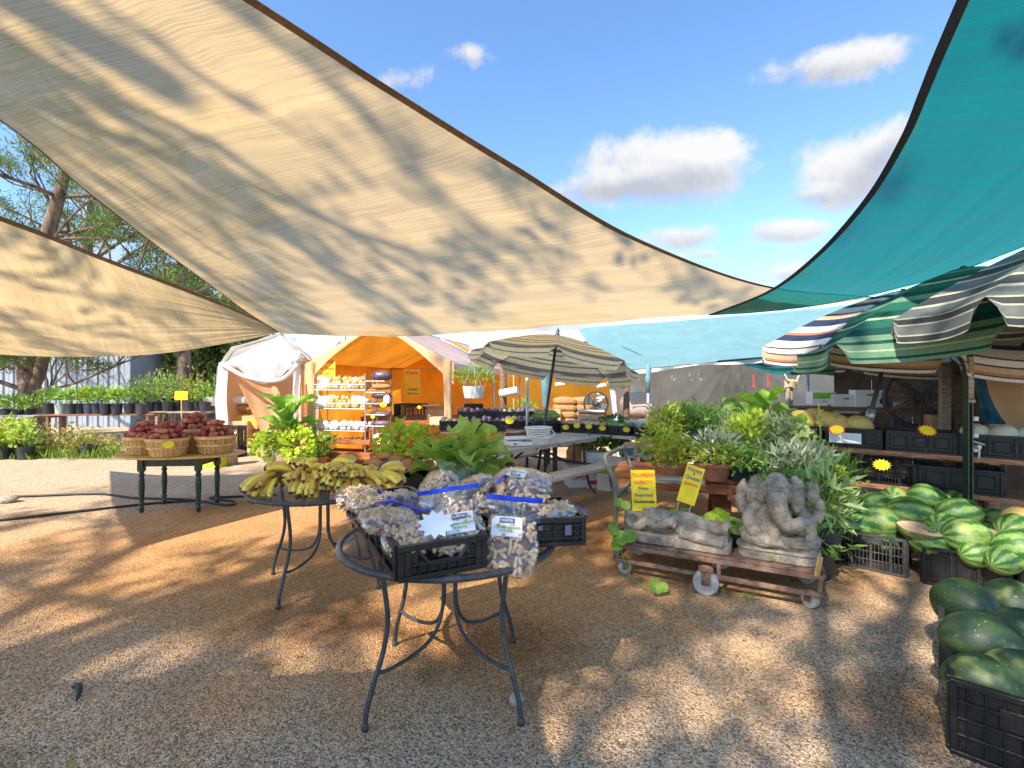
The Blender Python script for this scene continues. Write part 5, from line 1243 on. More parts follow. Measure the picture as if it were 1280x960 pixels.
for k in range(3):
    m = MB(); m.ell((0, 0, 0), (.055, .05, .045), nu=10, nv=7, fn=lambda q_: 1+.2*noise.noise(q_*2+V((k, 0, 0)))); o = m.build('pepper', mt['purpleveg' if k < 2 else 'greenveg'], smooth=True); pvm.append(o.data); bpy.data.objects.remove(o)
PG = 'purple and green peppers in the dark crates'
for i, (x, y) in enumerate(((-.76, -.2), (-.26, -.2), (.24, -.2), (.74, -.2), (-.5, .2), (.0, .24), (.5, .24))):
    q = Zp(625, 8.4, .69)+V((x, y, 0)); ch = .17 if i < 4 else .30
    crate(('leftmost front crate of peppers', 'second front crate of peppers', 'third front crate of peppers with a yellow tag', 'rightmost front crate of peppers', 'rear left crate of peppers', 'rear middle crate of purple peppers', 'rear right crate of purple peppers')[i]+' on the dark table', .48, .38, ch, q, rad(4), ('panel', 'panel'), group='crates of peppers')
    for k in range(14):
        o = bpy.data.objects.new('pepper', pvm[R.choice((0, 1, 2) if i == 0 else (0, 0, 1, 1, 0, 2))]); COL.objects.link(o); o.location = q+V((-.19+.38*(k % 5)/4+U(-.02, .02), -.13+.26*(k//5)/2, ch-.03+U(0, .05))); o.rotation_euler = (U(0, 6), U(0, 6), 0); o.scale = (U(.8, 1.15),)*3
        tag(o, 'shiny pepper heaped in the %s crate of the dark table' % ('front left', 'second front', 'third front', 'front right', 'rear left', 'rear middle', 'rear right')[i], 'pepper', PG)
star('round yellow tag on the third crate of peppers', P(637, 526, 7.95), facing(0), .065, 'yellow', rag=.9)
carton('bright yellow box beneath the pepper table edge', P(650, 541, 8.0)-V((0, 0, .05)), (.28, .2, .10), 0, 'yellow', group='boxes in the orange tent')
hb = potted('hanging white basket of feathery green fern in front of the orange wall', P(592, 493, 8.2)-V((0, 0, .06)), .19, .20, 'white', 'mid', 'bush', (.40, .32, .20), 520, ll=.075, lw=.022, group=None, low=-.5, cat='hanging plant', name='hanging_basket')
m = MB()
for a in (0, 2.1, 4.2): m.tube([(.18*math.cos(a), .18*math.sin(a), .2), (0, 0, .62)], .004, 4)
m.build('hanger_wire', mt['steel'], hb)
for i, (px, py, d_, an, lb) in enumerate(((636, 490, 9.2, .2, 'large white paper roll hanging by the timber upright'), (700, 480, 11.5, .15, 'white bag roll nearest the burlap sacks'), (752, 482, 11.5, .2, 'white bag roll above the fan'))):
    m = MB(); r_ = .075 if i == 0 else .045; l_ = .14 if i == 0 else .09; d = V((math.cos(an), -.3, math.sin(an))); c_ = P(px, py, d_); m.tube([c_-d*l_*1.2, c_+d*l_*1.2], r_, 16)
    m.tube([c_-d*l_*1.21, c_-d*l_*1.22], r_*.4, 10); tag(m.build('paper_roll', mt['white'], smooth=False), lb, 'paper roll', 'rolls of bags hanging in the tents')
m = MB(); m.tube([Zp(629, 9.4), Zp(629, 9.4, 1.9)], .07, 8); tag(m.build('timber_upright', mt['darkwood'], smooth=True), 'rough dark timber upright beside the paper roll', 'post')
m = MB(); m.tube([Zp(642, 9.2), Zp(642, 9.2, 1.82)], .012, 6); tag(m.build('thin_post', mt['leg_cloth'], smooth=True), 'thin tan pole right of the paper roll', 'pole')
t = thing('tent_pole', 'grey steel tent pole between the fern basket and striped umbrella', 'pole', Zp(659, 7.6)); m = MB(); m.tube([(0, 0, 0), (0, 0, 1.78)], .024, 10); m.build('shaft', mt['steel'], t, smooth=True); m = MB(); m.tube([(0, 0, 1.35), (0, 0, 1.70)], .028, 10); m.build('white_sleeve', mt['white'], t, smooth=True)
t = thing('tent_pole', 'pole wrapped in pale blue plastic behind the umbrella pole', 'pole', Zp(682, 8.6)); m = MB(); m.tube([(0, 0, 0), (0, 0, 1.8)], .035, 10); m.build('shaft', mt['iron'], t, smooth=True); m = MB(); m.tube([(0, 0, .98), (0.0, 0, 1.1), (0, 0, 1.6), (0, 0, 1.78)], [.03, .06, .10, .05], 10); m.build('plastic_wrap', mt['bluetarp'], t, smooth=True)
potted('spiky palm like plant in front of the orange rear wall', P(657, 515, 10.5)-V((0, 0, .25)), .1, .14, 'blackpot', 'mid', 'spiky', (.2, .2, .35), 14, ll=.14, lw=.02)
for i in range(14):
    k, j = divmod(i, 7) if i < 14 else (0, 0); 
    sack('burlap sack in the %s stack by the fan, layer %s' % (('left', 'right')[k], ('at the floor', 'second', 'third', 'fourth', 'fifth', 'sixth', 'topmost')[j]), Zp(706+k*22, 11.4+.1*k, .02+j*.158), (.56, .4, .20), U(-.15, .15)+.1, 'burlap', 'stacked burlap sacks')
carton('brown box left of the burlap sacks', Zp(689, 11.2, .6), (.4, .35, .28), 0, 'redwood' if False else 'carton', group='boxes behind the produce', text=None)
fan = thing('pedestal_fan', 'round black caged fan on a stand before the orange wall', 'fan', Zp(745, 9.6), 0)
m = MB(); m.tube([(0, 0, 0), (0, .05, 1.0)], .02, 8); m.lathe([(.001, .03), (.2, .03), (.22, 0)], 24); m.build('stand', mt['iron'], fan, smooth=True)
m = MB(); 
for r_, y in ((.235, -.06), (.235, .06), (.16, -.085), (.09, -.09)): m.tube([(r_*math.cos(a*PI/16), y, 1.08+r_*math.sin(a*PI/16)) for a in range(32)], .006 if r_ < .2 else .012, 5, closed=True)
for a in range(24):
    c_, s_ = math.cos(a*PI/12), math.sin(a*PI/12); m.tube([(.06*c_, -.09, 1.08+.06*s_), (.17*c_, -.085, 1.08+.17*s_), (.235*c_, -.06, 1.08+.235*s_), (.235*c_, .06, 1.08+.235*s_)], .0028, 4)
m.build('cage', mt['iron'], fan)
m = MB(); m.tube([(0, -.09, 1.08), (0, .1, 1.08)], .055, 14); m.build('motor', mt['iron'], fan, smooth=True)
for k in range(4):
    m = MB(); a = k*PI/2+.5; M3 = Matrix.Rotation(a, 3, 'Y')
    def fn(u, v): return V((0, 0, 1.08))+M3@V((.05+.16*u, -.02+.05*(v-.5), (v-.5)*.12*(.5+u)))
    m.grid(fn, 5, 4); m.build('blade', mt['steel'], fan, smooth=True)
t = thing('rag_stand', 'leaning white post with green and white rag tied at the top', 'post', Zp(772, 8.8), 0)
m = MB(); m.bar((.06, 0, 0), (-.12, 0, 1.55), .08, .04, V((0, 1, 0))); m.build('post', mt['white'], t)
m = MB(); m.tube([(-.18, -.02, 1.46), (-.10, -.04, 1.5), (.08, -.02, 1.5), (.12, 0, 1.4)], [.06, .09, .10, .05], 10); m.build('rag', mt['silver'], t, smooth=True)
m = MB(); q = Zp(783, 9.1); m.tube([q, q+V((0, 0, 1.75))], .06, 8); tag(m.build('timber_upright', mt['darkwood'], smooth=True), 'brown timber upright behind the rag post', 'post')
m = MB(); 
def fn(u, v): return Zp(782+26*u*(1-v*.35), 12.0, .55+1.35*v)+V((.06*math.sin(v*7), .08*math.sin(u*9), 0))
m.grid(fn, 14, 14); tag(m.build('white_sheet', mt['whitetarp'], smooth=True), 'bright white sheet hanging beside the grey rear wall', 'sheet')
sack('dark grey covered bundle behind the produce crates', Zp(798, 10.4, .75), (.75, .5, .55), 0, 'greytarp', None, 'bundle', 'bundle')
m = MB()
for x in (-.35, .35): m.box((x, 0, .37), (.08, .5, .74))
m.box((0, 0, .73), (.95, .55, .04)); o = m.build('trestle', mt['darkwood'], loc=Zp(796, 10.4)); tag(o, 'dark wooden trestle carrying the grey bundle', 'trestle')

# ---------------------------------------------------------------- grey plastic picnic table
ga = V((1.19, 1.27, 0)).normalized(); gp = V((-ga.y, ga.x, 0)); ang = math.atan2(ga.y, ga.x)
o_ = V((-.14, 5.24, 0)); Lg, Wg = 1.98, .76
pt = thing('plastic_picnic_table', 'grey plastic picnic table with attached bench seats', 'picnic table', o_, ang)
def rrect(w, h, r, n=6): 
    out = []
    for cx, cy, a0 in ((w-r, h-r, 0), (r, h-r, 90), (r, r, 180), (w-r, r, 270)):
        for i in range(n+1): a = rad(a0+90*i/n); out.append((cx+r*math.cos(a), cy+r*math.sin(a)))
    return out
def slab(m, x0, y0, w, h, z, t, r): m.prism([(x0+a, y0+b) for a, b in rrect(w, h, r)], t, Matrix.Translation((0, 0, z-t/2)))
m = MB(); slab(m, 0, 0, Lg, Wg, .74, .018, .08); slab(m, .012, .012, Lg-.024, Wg-.024, .7215, .035, .07); m.build('tabletop', mt['plast'], pt, bev=.004, seg=2)
m = MB()
for x in (.62, 1.05, 1.36): m.box((x, -.0125, .705), (.035, .006, .012))
m.build('moulded_slot', mt['ink'], pt)
for y0 in (-.46, Wg+.18):
    m = MB(); slab(m, .0, y0, Lg, .27, .45, .04, .06); m.build('bench_seat', mt['plast'], pt, bev=.006, seg=2)
for x in (.28, Lg-.28):
    m = MB(); m.tube(curve_pts([(x, .08, .69), (x, .05, .4), (x, -.02, .12), (x, -.12, .02)], 10), .018, 8); m.tube(curve_pts([(x, Wg-.08, .69), (x, Wg-.05, .4), (x, Wg+.02, .12), (x, Wg+.12, .02)], 10), .018, 8)
    m.tube([(x, -.38, .40), (x, Wg+.38, .40)], .018, 8); m.tube([(x, -.34, .41), (x, -.34, .39)], .02, 8)
    m.build('leg_frame', mt['iron'], pt, smooth=True)
    for y in (-.33, Wg+.33):
        m = MB(); m.tube(curve_pts([(x, y, .41), (x, y-.02*(1 if y < 0 else -1), .2), (x+.03, y-.09*(1 if y < 0 else -1), .03), (x+.05, y-.12*(1 if y < 0 else -1), .012)], 10), .018, 8); m.build('bench_leg', mt['iron'], pt, smooth=True)
m = MB(); m.tube([(.28, Wg*.5, .40), (Lg*.5, Wg*.5, .68)], .014, 6); m.tube([(Lg-.28, Wg*.5, .40), (Lg*.5, Wg*.5, .68)], .014, 6); m.build('brace', mt['iron'], pt, smooth=True)
def on(x, y, z=.742): return o_+ga*x+gp*y+V((0, 0, z))
s_ = thing('kitchen_scale', 'white flat weighing scale near the rounded table end', 'scale', P(648, 551, 5.75), ang-.55)
s_.location.z = .742
m = MB(); m.prism(rrect(.30, .24, .03), .05, Matrix.Translation((-.15, -.14, .03))); m.build('housing', mt['white'], s_, bev=.008, seg=2)
m = MB(); m.prism(rrect(.31, .20, .03), .022, Matrix.Translation((-.17, -.06, .085))); m.build('weighing_plate', mt['white'], s_, bev=.005)
m = MB(); m.box((.07, -.115, .058), (.12, .05, .006)); m.box((-.08, -.1425, .032), (.035, .004, .016)); m.build('display', mt['greyink'], s_)
bk = thing('laundry_basket', 'white plastic basket with slotted sides on the grey table', 'basket', P(673, 546, 5.85), .2); bk.location.z = .742
def tub(m, r0, r1, h, n=30, sq=.85):
    rows = 7
    def pt_(a, z): r_ = r0+(r1-r0)*z/h; return (r_*math.cos(a), r_*sq*math.sin(a), z)
    for i in range(n):
        a0, a1 = 2*PI*(i+.18)/n, 2*PI*(i+.82)/n; m.add([pt_(2*PI*(i-.18)/n, 0), pt_(2*PI*(i+.18)/n, 0), pt_(2*PI*(i+.18)/n, h), pt_(2*PI*(i-.18)/n, h)], [(0, 1, 2, 3)])
    for k in range(rows+1):
        z = h*k/rows; m.tube([pt_(2*PI*i/n, z) for i in range(n)], .0055 if k < rows else .012, 6, closed=True)
m = MB(); tub(m, .115, .16, .20); m.lathe([(.001, .004), (.115, .004)], 30); m.build('tub', mt['white'], bk)
m = MB(); m.tube(curve_pts([(.15, -.05, .185), (.155, -.15, .12), (0, -.155, .085), (-.155, -.15, .12), (-.15, -.05, .185)], 24), .007, 6); m.build('handle', mt['white'], bk, smooth=True)

# ---------------------------------------------------------------- back table with tagged crates
b0 = V((.72, 7.30, 0)); bd = V((.96, -.60, 0)).normalized(); bang = math.atan2(bd.y, bd.x); bn = V((-bd.y, bd.x, 0))
t = thing('folding_table', 'grey folding table carrying the crates with yellow tags', 'table', b0, bang)
m = MB(); slab(m, 0, 0, 1.16, .78, .74, .045, .07); m.build('tabletop', mt['plast'], t, bev=.006)
for x in (.2, .96):
    m = MB(); m.tube([(x, .08, 0), (x, .08, .7), (x, .70, .7), (x, .70, 0)], .016, 8); m.build('leg', mt['iron'], t, smooth=True)
t = thing('folding_table', 'second grey folding table hidden behind the herbs', 'table', b0+bd*1.18+bn*.10, bang+.02)
m = MB(); slab(m, 0, 0, 1.2, .78, .735, .045, .07); m.build('tabletop', mt['plast'], t, bev=.006)
for x in (.2, 1.0):
    m = MB(); m.tube([(x, .08, 0), (x, .08, .69), (x, .70, .69), (x, .70, 0)], .016, 8); m.build('leg', mt['iron'], t, smooth=True)
CG = 'black crates with yellow tags on the back tables'
lbs = ('leftmost tagged crate, full of pale roots', 'second tagged crate with two yellow tags', 'third tagged crate with a leafy green top', 'fourth tagged crate of pale green produce', 'fifth tagged crate half hidden by herbs')
vm = []
for k in ('greenveg', 'pinkveg', 'cartonlight'):
    m = MB(); m.ell((0, 0, 0), (.055, .045, .035), nu=9, nv=6, fn=lambda q_: 1+.25*noise.noise(q_*2)); o = m.build('vegetable', mt[k], smooth=True); vm.append(o.data); bpy.data.objects.remove(o)
for i in range(5):
    q = b0+bd*(.17+.36*i+(.06 if i > 2 else 0))+bn*.20+V((0, 0, .742)); crate(lbs[i]+' on the back tables', .35, .32, .135, q, bang, ('panel', 'panel'), group=CG)
    for k in range(12):
        o = bpy.data.objects.new('vegetable', vm[(1, 2, 0, 0, 0)[i]]); COL.objects.link(o); o.location = q+Matrix.Rotation(bang, 3, 'Z')@V((-.12+.24*(k % 4)/3, -.10+.2*(k//4)/2, .125+U(0, .03))); o.rotation_euler = (U(-.5, .5), U(-.5, .5), U(0, 6))
        tag(o, ('pale pink root', 'pale tan root', 'green vegetable', 'green squash', 'small green squash')[i]+' in the %s tagged crate' % ('leftmost', 'second', 'third', 'fourth', 'fifth')[i], 'vegetable', 'vegetables in the tagged crates')
for i, (px, py, lb) in enumerate(((707, 534, 'round yellow tag on the leftmost tagged crate'), (721, 532, 'left yellow tag on the second tagged crate'), (736, 533, 'right yellow tag on the second tagged crate'), (753, 535, 'larger yellow tag on the third tagged crate'), (783, 537, 'yellow tag on the fourth tagged crate'))):
    s = (px-703)/34*.36; q = P(px, py, b0.y-.20*0-.62*max(0, (px-690)/115)-.03); star(lb, q, facing(bang*.6), .045, 'yellow', rag=.92)
carton('pale produce box with red letters leaning behind the crates', b0+bd*.28+bn*.58+V((0, 0, .80)), (.44, .30, .17), bang+.45, 'cartonlight', open_=True, group='boxes behind the produce', text='|O|I|O|', ink='redink', ts=.11)
carton('long pale box flap lying behind the crates', b0+bd*.72+bn*.62+V((0, 0, .80)), (.62, .32, .10), bang+.2, 'cartonlight', group='boxes behind the produce')
carton('white box of pinkish produce by the canopy pole', b0+bd*1.25+bn*.62+V((0, 0, .80)), (.5, .34, .13), bang+.1, 'wcarton', open_=False, group='boxes behind the produce')
carton('white box at the right behind the herbs', b0+bd*1.72+bn*.58+V((0, 0, .80)), (.5, .34, .13), bang+.1, 'wcarton', open_=False, group='boxes behind the produce')
m = MB(); m.lathe([(.001, 0), (.035, 0), (.045, .13), (.04, .13), (.032, .01)], 16); o = m.build('white_cup', mt['white'], loc=b0+bd*.62+bn*.40+V((0, 0, .87))); tag(o, 'white cup of dark berries behind the second crate', 'cup')
for i in range(5):
    m = MB(); m.ell((0, 0, 0), (.12, .05, .05), nu=12, nv=8, fn=lambda q_: 1+.2*noise.noise(q_*2+V((i, 0, 0)))); o = m.build('leafy_vegetable', mt['greenveg'], smooth=True, loc=P(672+i*5, 520-(i % 2)*4, 7.5)); o.rotation_euler = (0, U(-.2, .2), U(-.4, .8)); tag(o, 'long green vegetable in the heap left of the pale box', 'vegetable', 'long green vegetables left of the pale box')
m = MB(); foliage(m, (0, 0, 0), (.20, .14, .07), 120, .07, .045); o = m.build('leafy_greens', mt['dark'], loc=P(766, 526, 7.15)); tag(o, 'dark leafy greens heaped in the third tagged crate', 'greens')
crate('black crate of long green vegetables left of the pale box', .5, .36, .14, P(684, 531, 7.6)-V((0, 0, .09)), .2, ('panel', 'panel'), group=CG)
m = MB(); m.box((0, 0, .33), (1.3, .6, .03))
for x in (-.6, .6):
    for y in (-.25, .25): m.box((x, y, .16), (.05, .05, .32))
q = P(684, 531, 7.6); m.v = [(a, b, c_*(q.z-.105)/.345) for a, b, c_ in m.v]; o = m.build('trestle', mt['darkwood'], loc=(q.x, q.y+.1, 0)); tag(o, 'dark trestle under the green vegetables', 'trestle')
for i, (px, d_, sz, tx, lb) in enumerate(((746, 6.95, (.36, .32, .50), 'HASS', 'tall white carton with black oval print under the back table'), (722, 7.0, (.32, .3, .28), 'PEPPERS', 'low white carton with red letters under the back table'), (765, 6.75, (.34, .3, .44), None, 'tall white carton at the right under the back table'))):
    carton(lb, Zp(px, d_), sz, .15 if i != 2 else -.5, 'wcarton', group='white cartons under the back table', text=tx, ink='redink' if i == 1 else 'ink', ts=.09, band=(.18, .12, 'redcard') if i == 0 else ((.6, .12, 'limeink') if i == 2 else None))
sack('brown paper sack behind the white cartons', Zp(727, 7.5), (.5, .35, .55), 0, 'brownpaper', None)
m = MB(); foliage(m, (0, 0, 0), (.32, .2, .09), 240, .12, .07, shell=.1); o = m.build('leafy_greens', mt['dark'], loc=Zp(758, 7.05, .60)); tag(o, 'leafy greens drooping out of the cartons under the table', 'greens')
bk2 = thing('laundry_basket', 'white slotted basket on the ground beside the herbs', 'basket', Zp(799, 6.6), 0); m = MB(); tub(m, .16, .20, .22, 30, .8); m.lathe([(.001, .004), (.16, .004)], 30); m.build('tub', mt['white'], bk2)
carton('dark blue box stacked under the second table', Zp(797, 7.0, .24), (.42, .3, .17), .1, 'bluepot', group='boxes under the second table', band=(.5, .4, 'paper'))
carton('pale box on the ground under the second table', Zp(797, 7.1), (.46, .32, .23), .1, 'wcarton', group='boxes under the second table')
carton('white and teal printed box on top under the second table', Zp(796, 7.0, .42), (.44, .3, .18), .1, 'wcarton', group='boxes under the second table', band=(.5, .6, 'bluetarp'))
mt['fanblade'] = mat('dusty_fan_blade', (.17, .135, .11), .6, .3, 6, c2=(.28, .23, .19))
# ---------------------------------------------------------------- flat cart with statues
CA = -rad(28.4); CO = V((.80, 3.74, 0)); CM = Matrix.Rotation(CA, 3, 'Z')
def cl(x, y, z=0): return CO+CM@V((x, y, z))
cart = thing('platform_cart', 'rusty flat platform cart with a tall bent handle', 'cart', CO, CA)
CL, CD = 1.36, .56
m = MB()
for z, w in ((.115, .028), (.225, .03)):
    for y in (0, CD): m.bar((0, y, z), (CL, y, z), .03, w)
    for x in (.0, CL): m.bar((x, .016, z), (x, CD-.016, z), .028, w-.004)
for x in (.02, .74, CL-.02):
    for y in (.001, CD-.001): m.bar((x, y, .13), (x, y, .21), .026, .026)
for x in (.25, .5, .75, 1.0, 1.22): m.bar((x, .016, .222), (x, CD-.016, .222), .03, .02)
m.build('frame', mt['rust'], cart, bev=.003)
m = MB()
for k in range(5): m.box((CL/2+.0, .06+k*.11, .246), (CL-.05, .09, .014))
m.build('deck_boards', mt['rust'], cart, bev=.002)
m = MB(); m.box((CL-.03, -.01, .30), (.03, .02, .13), Matrix.Rotation(.15, 3, 'Y')); m.build('broken_stake', mt['basket'], cart)
m = MB()
hp = [(0, 0, .12), (0, 0, .40), (0, 0, .62), (-.02, .0, .74), (-.075, 0, .86), (-.085, .03, .905), (-.08, .09, .915), (-.08, CD-.09, .915), (-.085, CD-.03, .905), (-.075, CD, .86), (-.02, CD, .74), (0, CD, .62), (0, CD, .40), (0, CD, .12)]
m.tube(curve_pts(hp, 60), .019, 8); m.build('handle', mt['olive_steel'], cart, smooth=True)
m = MB(); m.tube([(0, .0, .62), (0, CD, .62)], .019, 8); m.tube([(0, .0, .30), (0, CD, .30)], .015, 8); m.build('crossbar', mt['olive_steel'], cart, smooth=True)
def caster(x, y, r, w, yaw, z0, nm='caster'):
    o = thing(nm, None, None, (x, y, 0), yaw); o.parent = cart
    m = MB(); m.tube([(0, -w/2, r), (0, w/2, r)], r, 24); wh = m.build('wheel', mt['caster'], o, bev=.006, seg=2)
    m = MB(); m.tube([(0, -w/2-.004, r), (0, w/2+.004, r)], r*.55, 18); wh2 = m.build('hub', mt['steel'], o)
    m = MB()
    for s_ in (-1, 1): m.box((.0, s_*(w/2+.012), (r+z0)/2), (r*.7, .006, z0-r+.02))
    m.box((0, 0, z0-.003), (r*1.1, w+.05, .006)); m.build('fork', mt['rust'], o)
caster(.06, .05, .05, .035, .5, .10); caster(.06, CD-.05, .05, .035, .4, .10); caster(CL-.07, .06, .055, .045, -.7, .10); caster(CL-.07, CD-.06, .055, .045, -.5, .10)
caster(.66, -.055, .085, .05, .15, .18, 'large_wheel'); caster(.70, CD-.05, .085, .05, .1, .18, 'large_wheel')

def organic(name, label, cat, loc, rz, build_fn, vox, ma, group=None, sm=1):
    m = MB(); build_fn(m); o = m.build(name, mt[ma], smooth=True, loc=loc); o.rotation_euler = (0, 0, rz) if not isinstance(rz, Euler) else rz
    r_ = o.modifiers.new('Remesh', 'REMESH'); r_.mode = 'VOXEL'; r_.voxel_size = vox; r_.use_smooth_shade = True
    s_ = o.modifiers.new('Smooth', 'SMOOTH'); s_.factor = .5; s_.iterations = sm
    tx = bpy.data.textures.new('stone_wear', 'CLOUDS'); tx.noise_scale = .03; tx.noise_depth = 3
    d_ = o.modifiers.new('Displace', 'DISPLACE'); d_.texture = tx; d_.strength = .007; d_.mid_level = .5
    return tag(o, label, cat, group)
def seated(m):
    # plinth
    m.prism(rrect(.50, .26, .10), .085, Matrix.Translation((-.25, -.13, .043))); m.prism(rrect(.47, .23, .09), .03, Matrix.Translation((-.235, -.115, .097)))
    m.prism(rrect(.52, .28, .11), .014, Matrix.Translation((-.26, -.14, .072)))
    # crossed legs, knees, feet and belly
    m.ell((-.15, -.03, .155), (.10, .10, .055)); m.ell((.16, -.03, .155), (.105, .10, .055)); m.ell((0, -.03, .17), (.15, .10, .07))
    m.tube(curve_pts([(-.20, -.06, .15), (-.10, -.12, .14), (.02, -.125, .135)], 8), [.055, .054, .052, .05, .048, .046, .042, .036, .03], 10)
    m.tube(curve_pts([(.22, -.05, .16), (.13, -.12, .155), (.03, -.13, .145)], 8), [.056, .055, .053, .05, .047, .044, .04, .036, .03], 10)
    for i in range(4): m.ell((-.035+i*.022, -.145, .128), (.012, .016, .018), nu=8, nv=6)
    m.tube([(-.02, -.12, .24), (-.02, -.13, .12)], [.042, .036], 10); m.tube([(.05, -.12, .18), (.05, -.135, .11)], [.03, .03], 10)
    m.ell((-.03, -.03, .235), (.125, .105, .10)); m.ell((-.02, .0, .31), (.115, .085, .085))
    # lower arms
    m.tube(curve_pts([(-.12, -.01, .36), (-.18, -.03, .28), (-.165, -.10, .21), (-.13, -.13, .19)], 10), .040, 10); m.ell((-.135, -.13, .20), (.045, .035, .045))
    m.tube(curve_pts([(.11, -.0, .36), (.19, -.02, .28), (.17, -.10, .22)], 10), .04, 10); m.ell((.16, -.11, .235), (.055, .045, .045)); m.ell((.165, -.125, .27), (.035, .03, .03))
    # raised rear arms with the pointed things they hold
    m.tube(curve_pts([(-.12, .02, .35), (-.205, .02, .30), (-.235, .0, .38), (-.225, -.01, .43)], 12), [.045]*6+[.042, .04, .036, .034, .032, .03, .03], 10)
    m.ell((-.228, -.01, .44), (.034, .035, .04)); m.tube([(-.225, -.01, .45), (-.215, -.01, .495), (-.208, -.01, .535)], [.04, .028, .006], 10)
    m.tube(curve_pts([(.12, .02, .35), (.215, .02, .29), (.25, .0, .37), (.245, -.01, .42)], 12), [.045]*6+[.042, .04, .036, .034, .032, .03, .03], 10)
    m.ell((.245, -.015, .40), (.03, .035, .05)); m.ell((.205, -.01, .455), (.034, .035, .055)); m.ell((.225, -.01, .50), (.03, .03, .035)); m.ell((.20, -.012, .52), (.024, .025, .03))
    # upright back slab with carved figures behind the shoulders
    m.ell((-.135, .0, .42), (.062, .05, .10)); m.tube([(-.135, -.0, .48), (-.135, 0, .52), (-.135, 0, .565)], [.055, .045, .01], 10); m.ell((-.135, -.045, .42), (.035, .02, .05)); m.ell((-.135, -.04, .35), (.045, .03, .03))
    m.ell((.115, .0, .43), (.055, .05, .12)); m.tube([(.12, -.0, .50), (.115, 0, .535), (.10, 0, .575)], [.05, .04, .015], 10); m.ell((.12, -.05, .40), (.04, .022, .07)); m.ell((.12, -.045, .46), (.03, .02, .025))
    # head, brow, cheeks, ears, eyes
    m.ell((-.005, -.05, .50), (.085, .085, .085)); m.ell((-.005, -.045, .555), (.06, .06, .045)); m.ell((-.045, -.085, .465), (.045, .05, .05)); m.ell((.04, -.085, .465), (.045, .05, .05))
    m.ell((-.085, -.05, .46), (.045, .025, .075)); m.ell((.085, -.05, .46), (.04, .025, .07))
    m.ell((-.043, -.128, .475), (.011, .009, .007), nu=8, nv=6); m.ell((.032, -.130, .475), (.011, .009, .007), nu=8, nv=6)
    # trunk sweeping down and curling up to the right
    tp_ = curve_pts([(-.005, -.11, .46), (.0, -.145, .39), (.015, -.15, .33), (.045, -.155, .285), (.085, -.16, .265), (.125, -.16, .285), (.155, -.16, .30), (.185, -.16, .275), (.195, -.16, .235), (.18, -.16, .205), (.16, -.16, .21)], 40)
    m.tube(tp_, [.068-.046*i/40 for i in range(41)], 12)
def reclining(m):
    m.prism(rrect(.86, .24, .05), .08, Matrix.Translation((-.43, -.12, .042)))
    m.prism(rrect(.82, .18, .05), .12, Matrix.Translation((-.41, -.06, .12)))
    m.ell((-.36, -.04, .155), (.075, .085, .085)); m.ell((-.30, -.01, .185), (.09, .07, .07)); m.ell((-.36, -.115, .15), (.05, .03, .055)); m.ell((-.385, -.05, .21), (.045, .05, .03))
    m.tube(curve_pts([(-.42, -.06, .10), (-.30, -.10, .12), (-.22, -.10, .17), (-.14, -.11, .15), (-.02, -.105, .19), (.03, -.08, .215)], 18), .038, 10)
    m.ell((-.16, -.02, .18), (.16, .09, .075)); m.tube(curve_pts([(-.26, -.05, .215), (-.14, -.06, .235), (-.05, -.09, .20), (.02, -.10, .16)], 14), .034, 10)
    m.ell((.02, -.02, .17), (.13, .09, .075)); m.ell((.10, -.08, .13), (.10, .05, .07))
    m.tube(curve_pts([(.0, -.04, .19), (.15, -.05, .185), (.28, -.05, .16), (.37, -.05, .145)], 12), [.07, .07, .069, .067, .064, .06, .056, .053, .05, .047, .045, .045, .048], 12)
    m.tube(curve_pts([(.05, -.10, .12), (.20, -.105, .10), (.38, -.10, .085)], 10), .046, 12)
    m.box((.385, -.03, .14), (.05, .17, .13)); m.ell((.395, -.06, .20), (.035, .055, .03)); m.tube([(.28, -.10, .165), (.40, -.10, .165)], .03, 8)
    m.v = [(x*.90, y, z) for x, y, z in m.v]
organic('seated_statue', 'weathered stone statue of a seated elephant headed figure with curled trunk', 'statue', cl(1.10, .20, .256), CA, seated, .0042, 'stone')
organic('reclining_statue', 'weathered stone carving of a reclining figure on a slab at the handle end', 'statue', cl(.425, .17, .256), CA, reclining, .0045, 'stone')
CL_ = [(o.name) for o in COL.objects if o.name.startswith('seated')]

def staked(label, c, w, h, lines, yaw, lean, roll, inks, stakes):
    t = thing('staked_sign', label, 'sign', c, Euler((PI/2-lean, roll, yaw), 'XYZ'), 'yellow handwritten signs on the cart')
    # roll about the card's own normal
    t.rotation_euler = (Matrix.Rotation(yaw, 3, 'Z')@Matrix.Rotation(PI/2-lean, 3, 'X')@Matrix.Rotation(roll, 3, 'Z')).to_euler()
    m = MB(); m.box((0, 0, 0), (w, h, .004)); m.build('card', mt['yellow'], t)
    for (s, sz, dy, wd), ik in zip(lines, inks):
        m = MB(); m.text(s, sz, Matrix.Translation((0, dy, .004)), wide=wd); m.build('lettering', mt[ik], t)
    for x in stakes:
        m = MB(); m.tube([(x, h*.3, -.006), (x, -h*.78, -.006)], .0035, 6); m.build('stake', mt['steel'], t)
    return t
staked('yellow sign lettered strawberry baskets in front of the cart handle', P(804.5, 613, 3.76), .185, .315, [('STRAWBERRY', .042, .115, .74), ('BASKETS', .04, .06, .9), ('From', .036, .015, 1), ('Imported', .036, -.035, 1), ('Guatemala', .036, -.085, 1), ('C', .03, -.135, 1)],
       -.25, .10, .05, ['orangeink', 'orangeink', 'greyink', 'greyink', 'ink', 'redink'], (.05,))
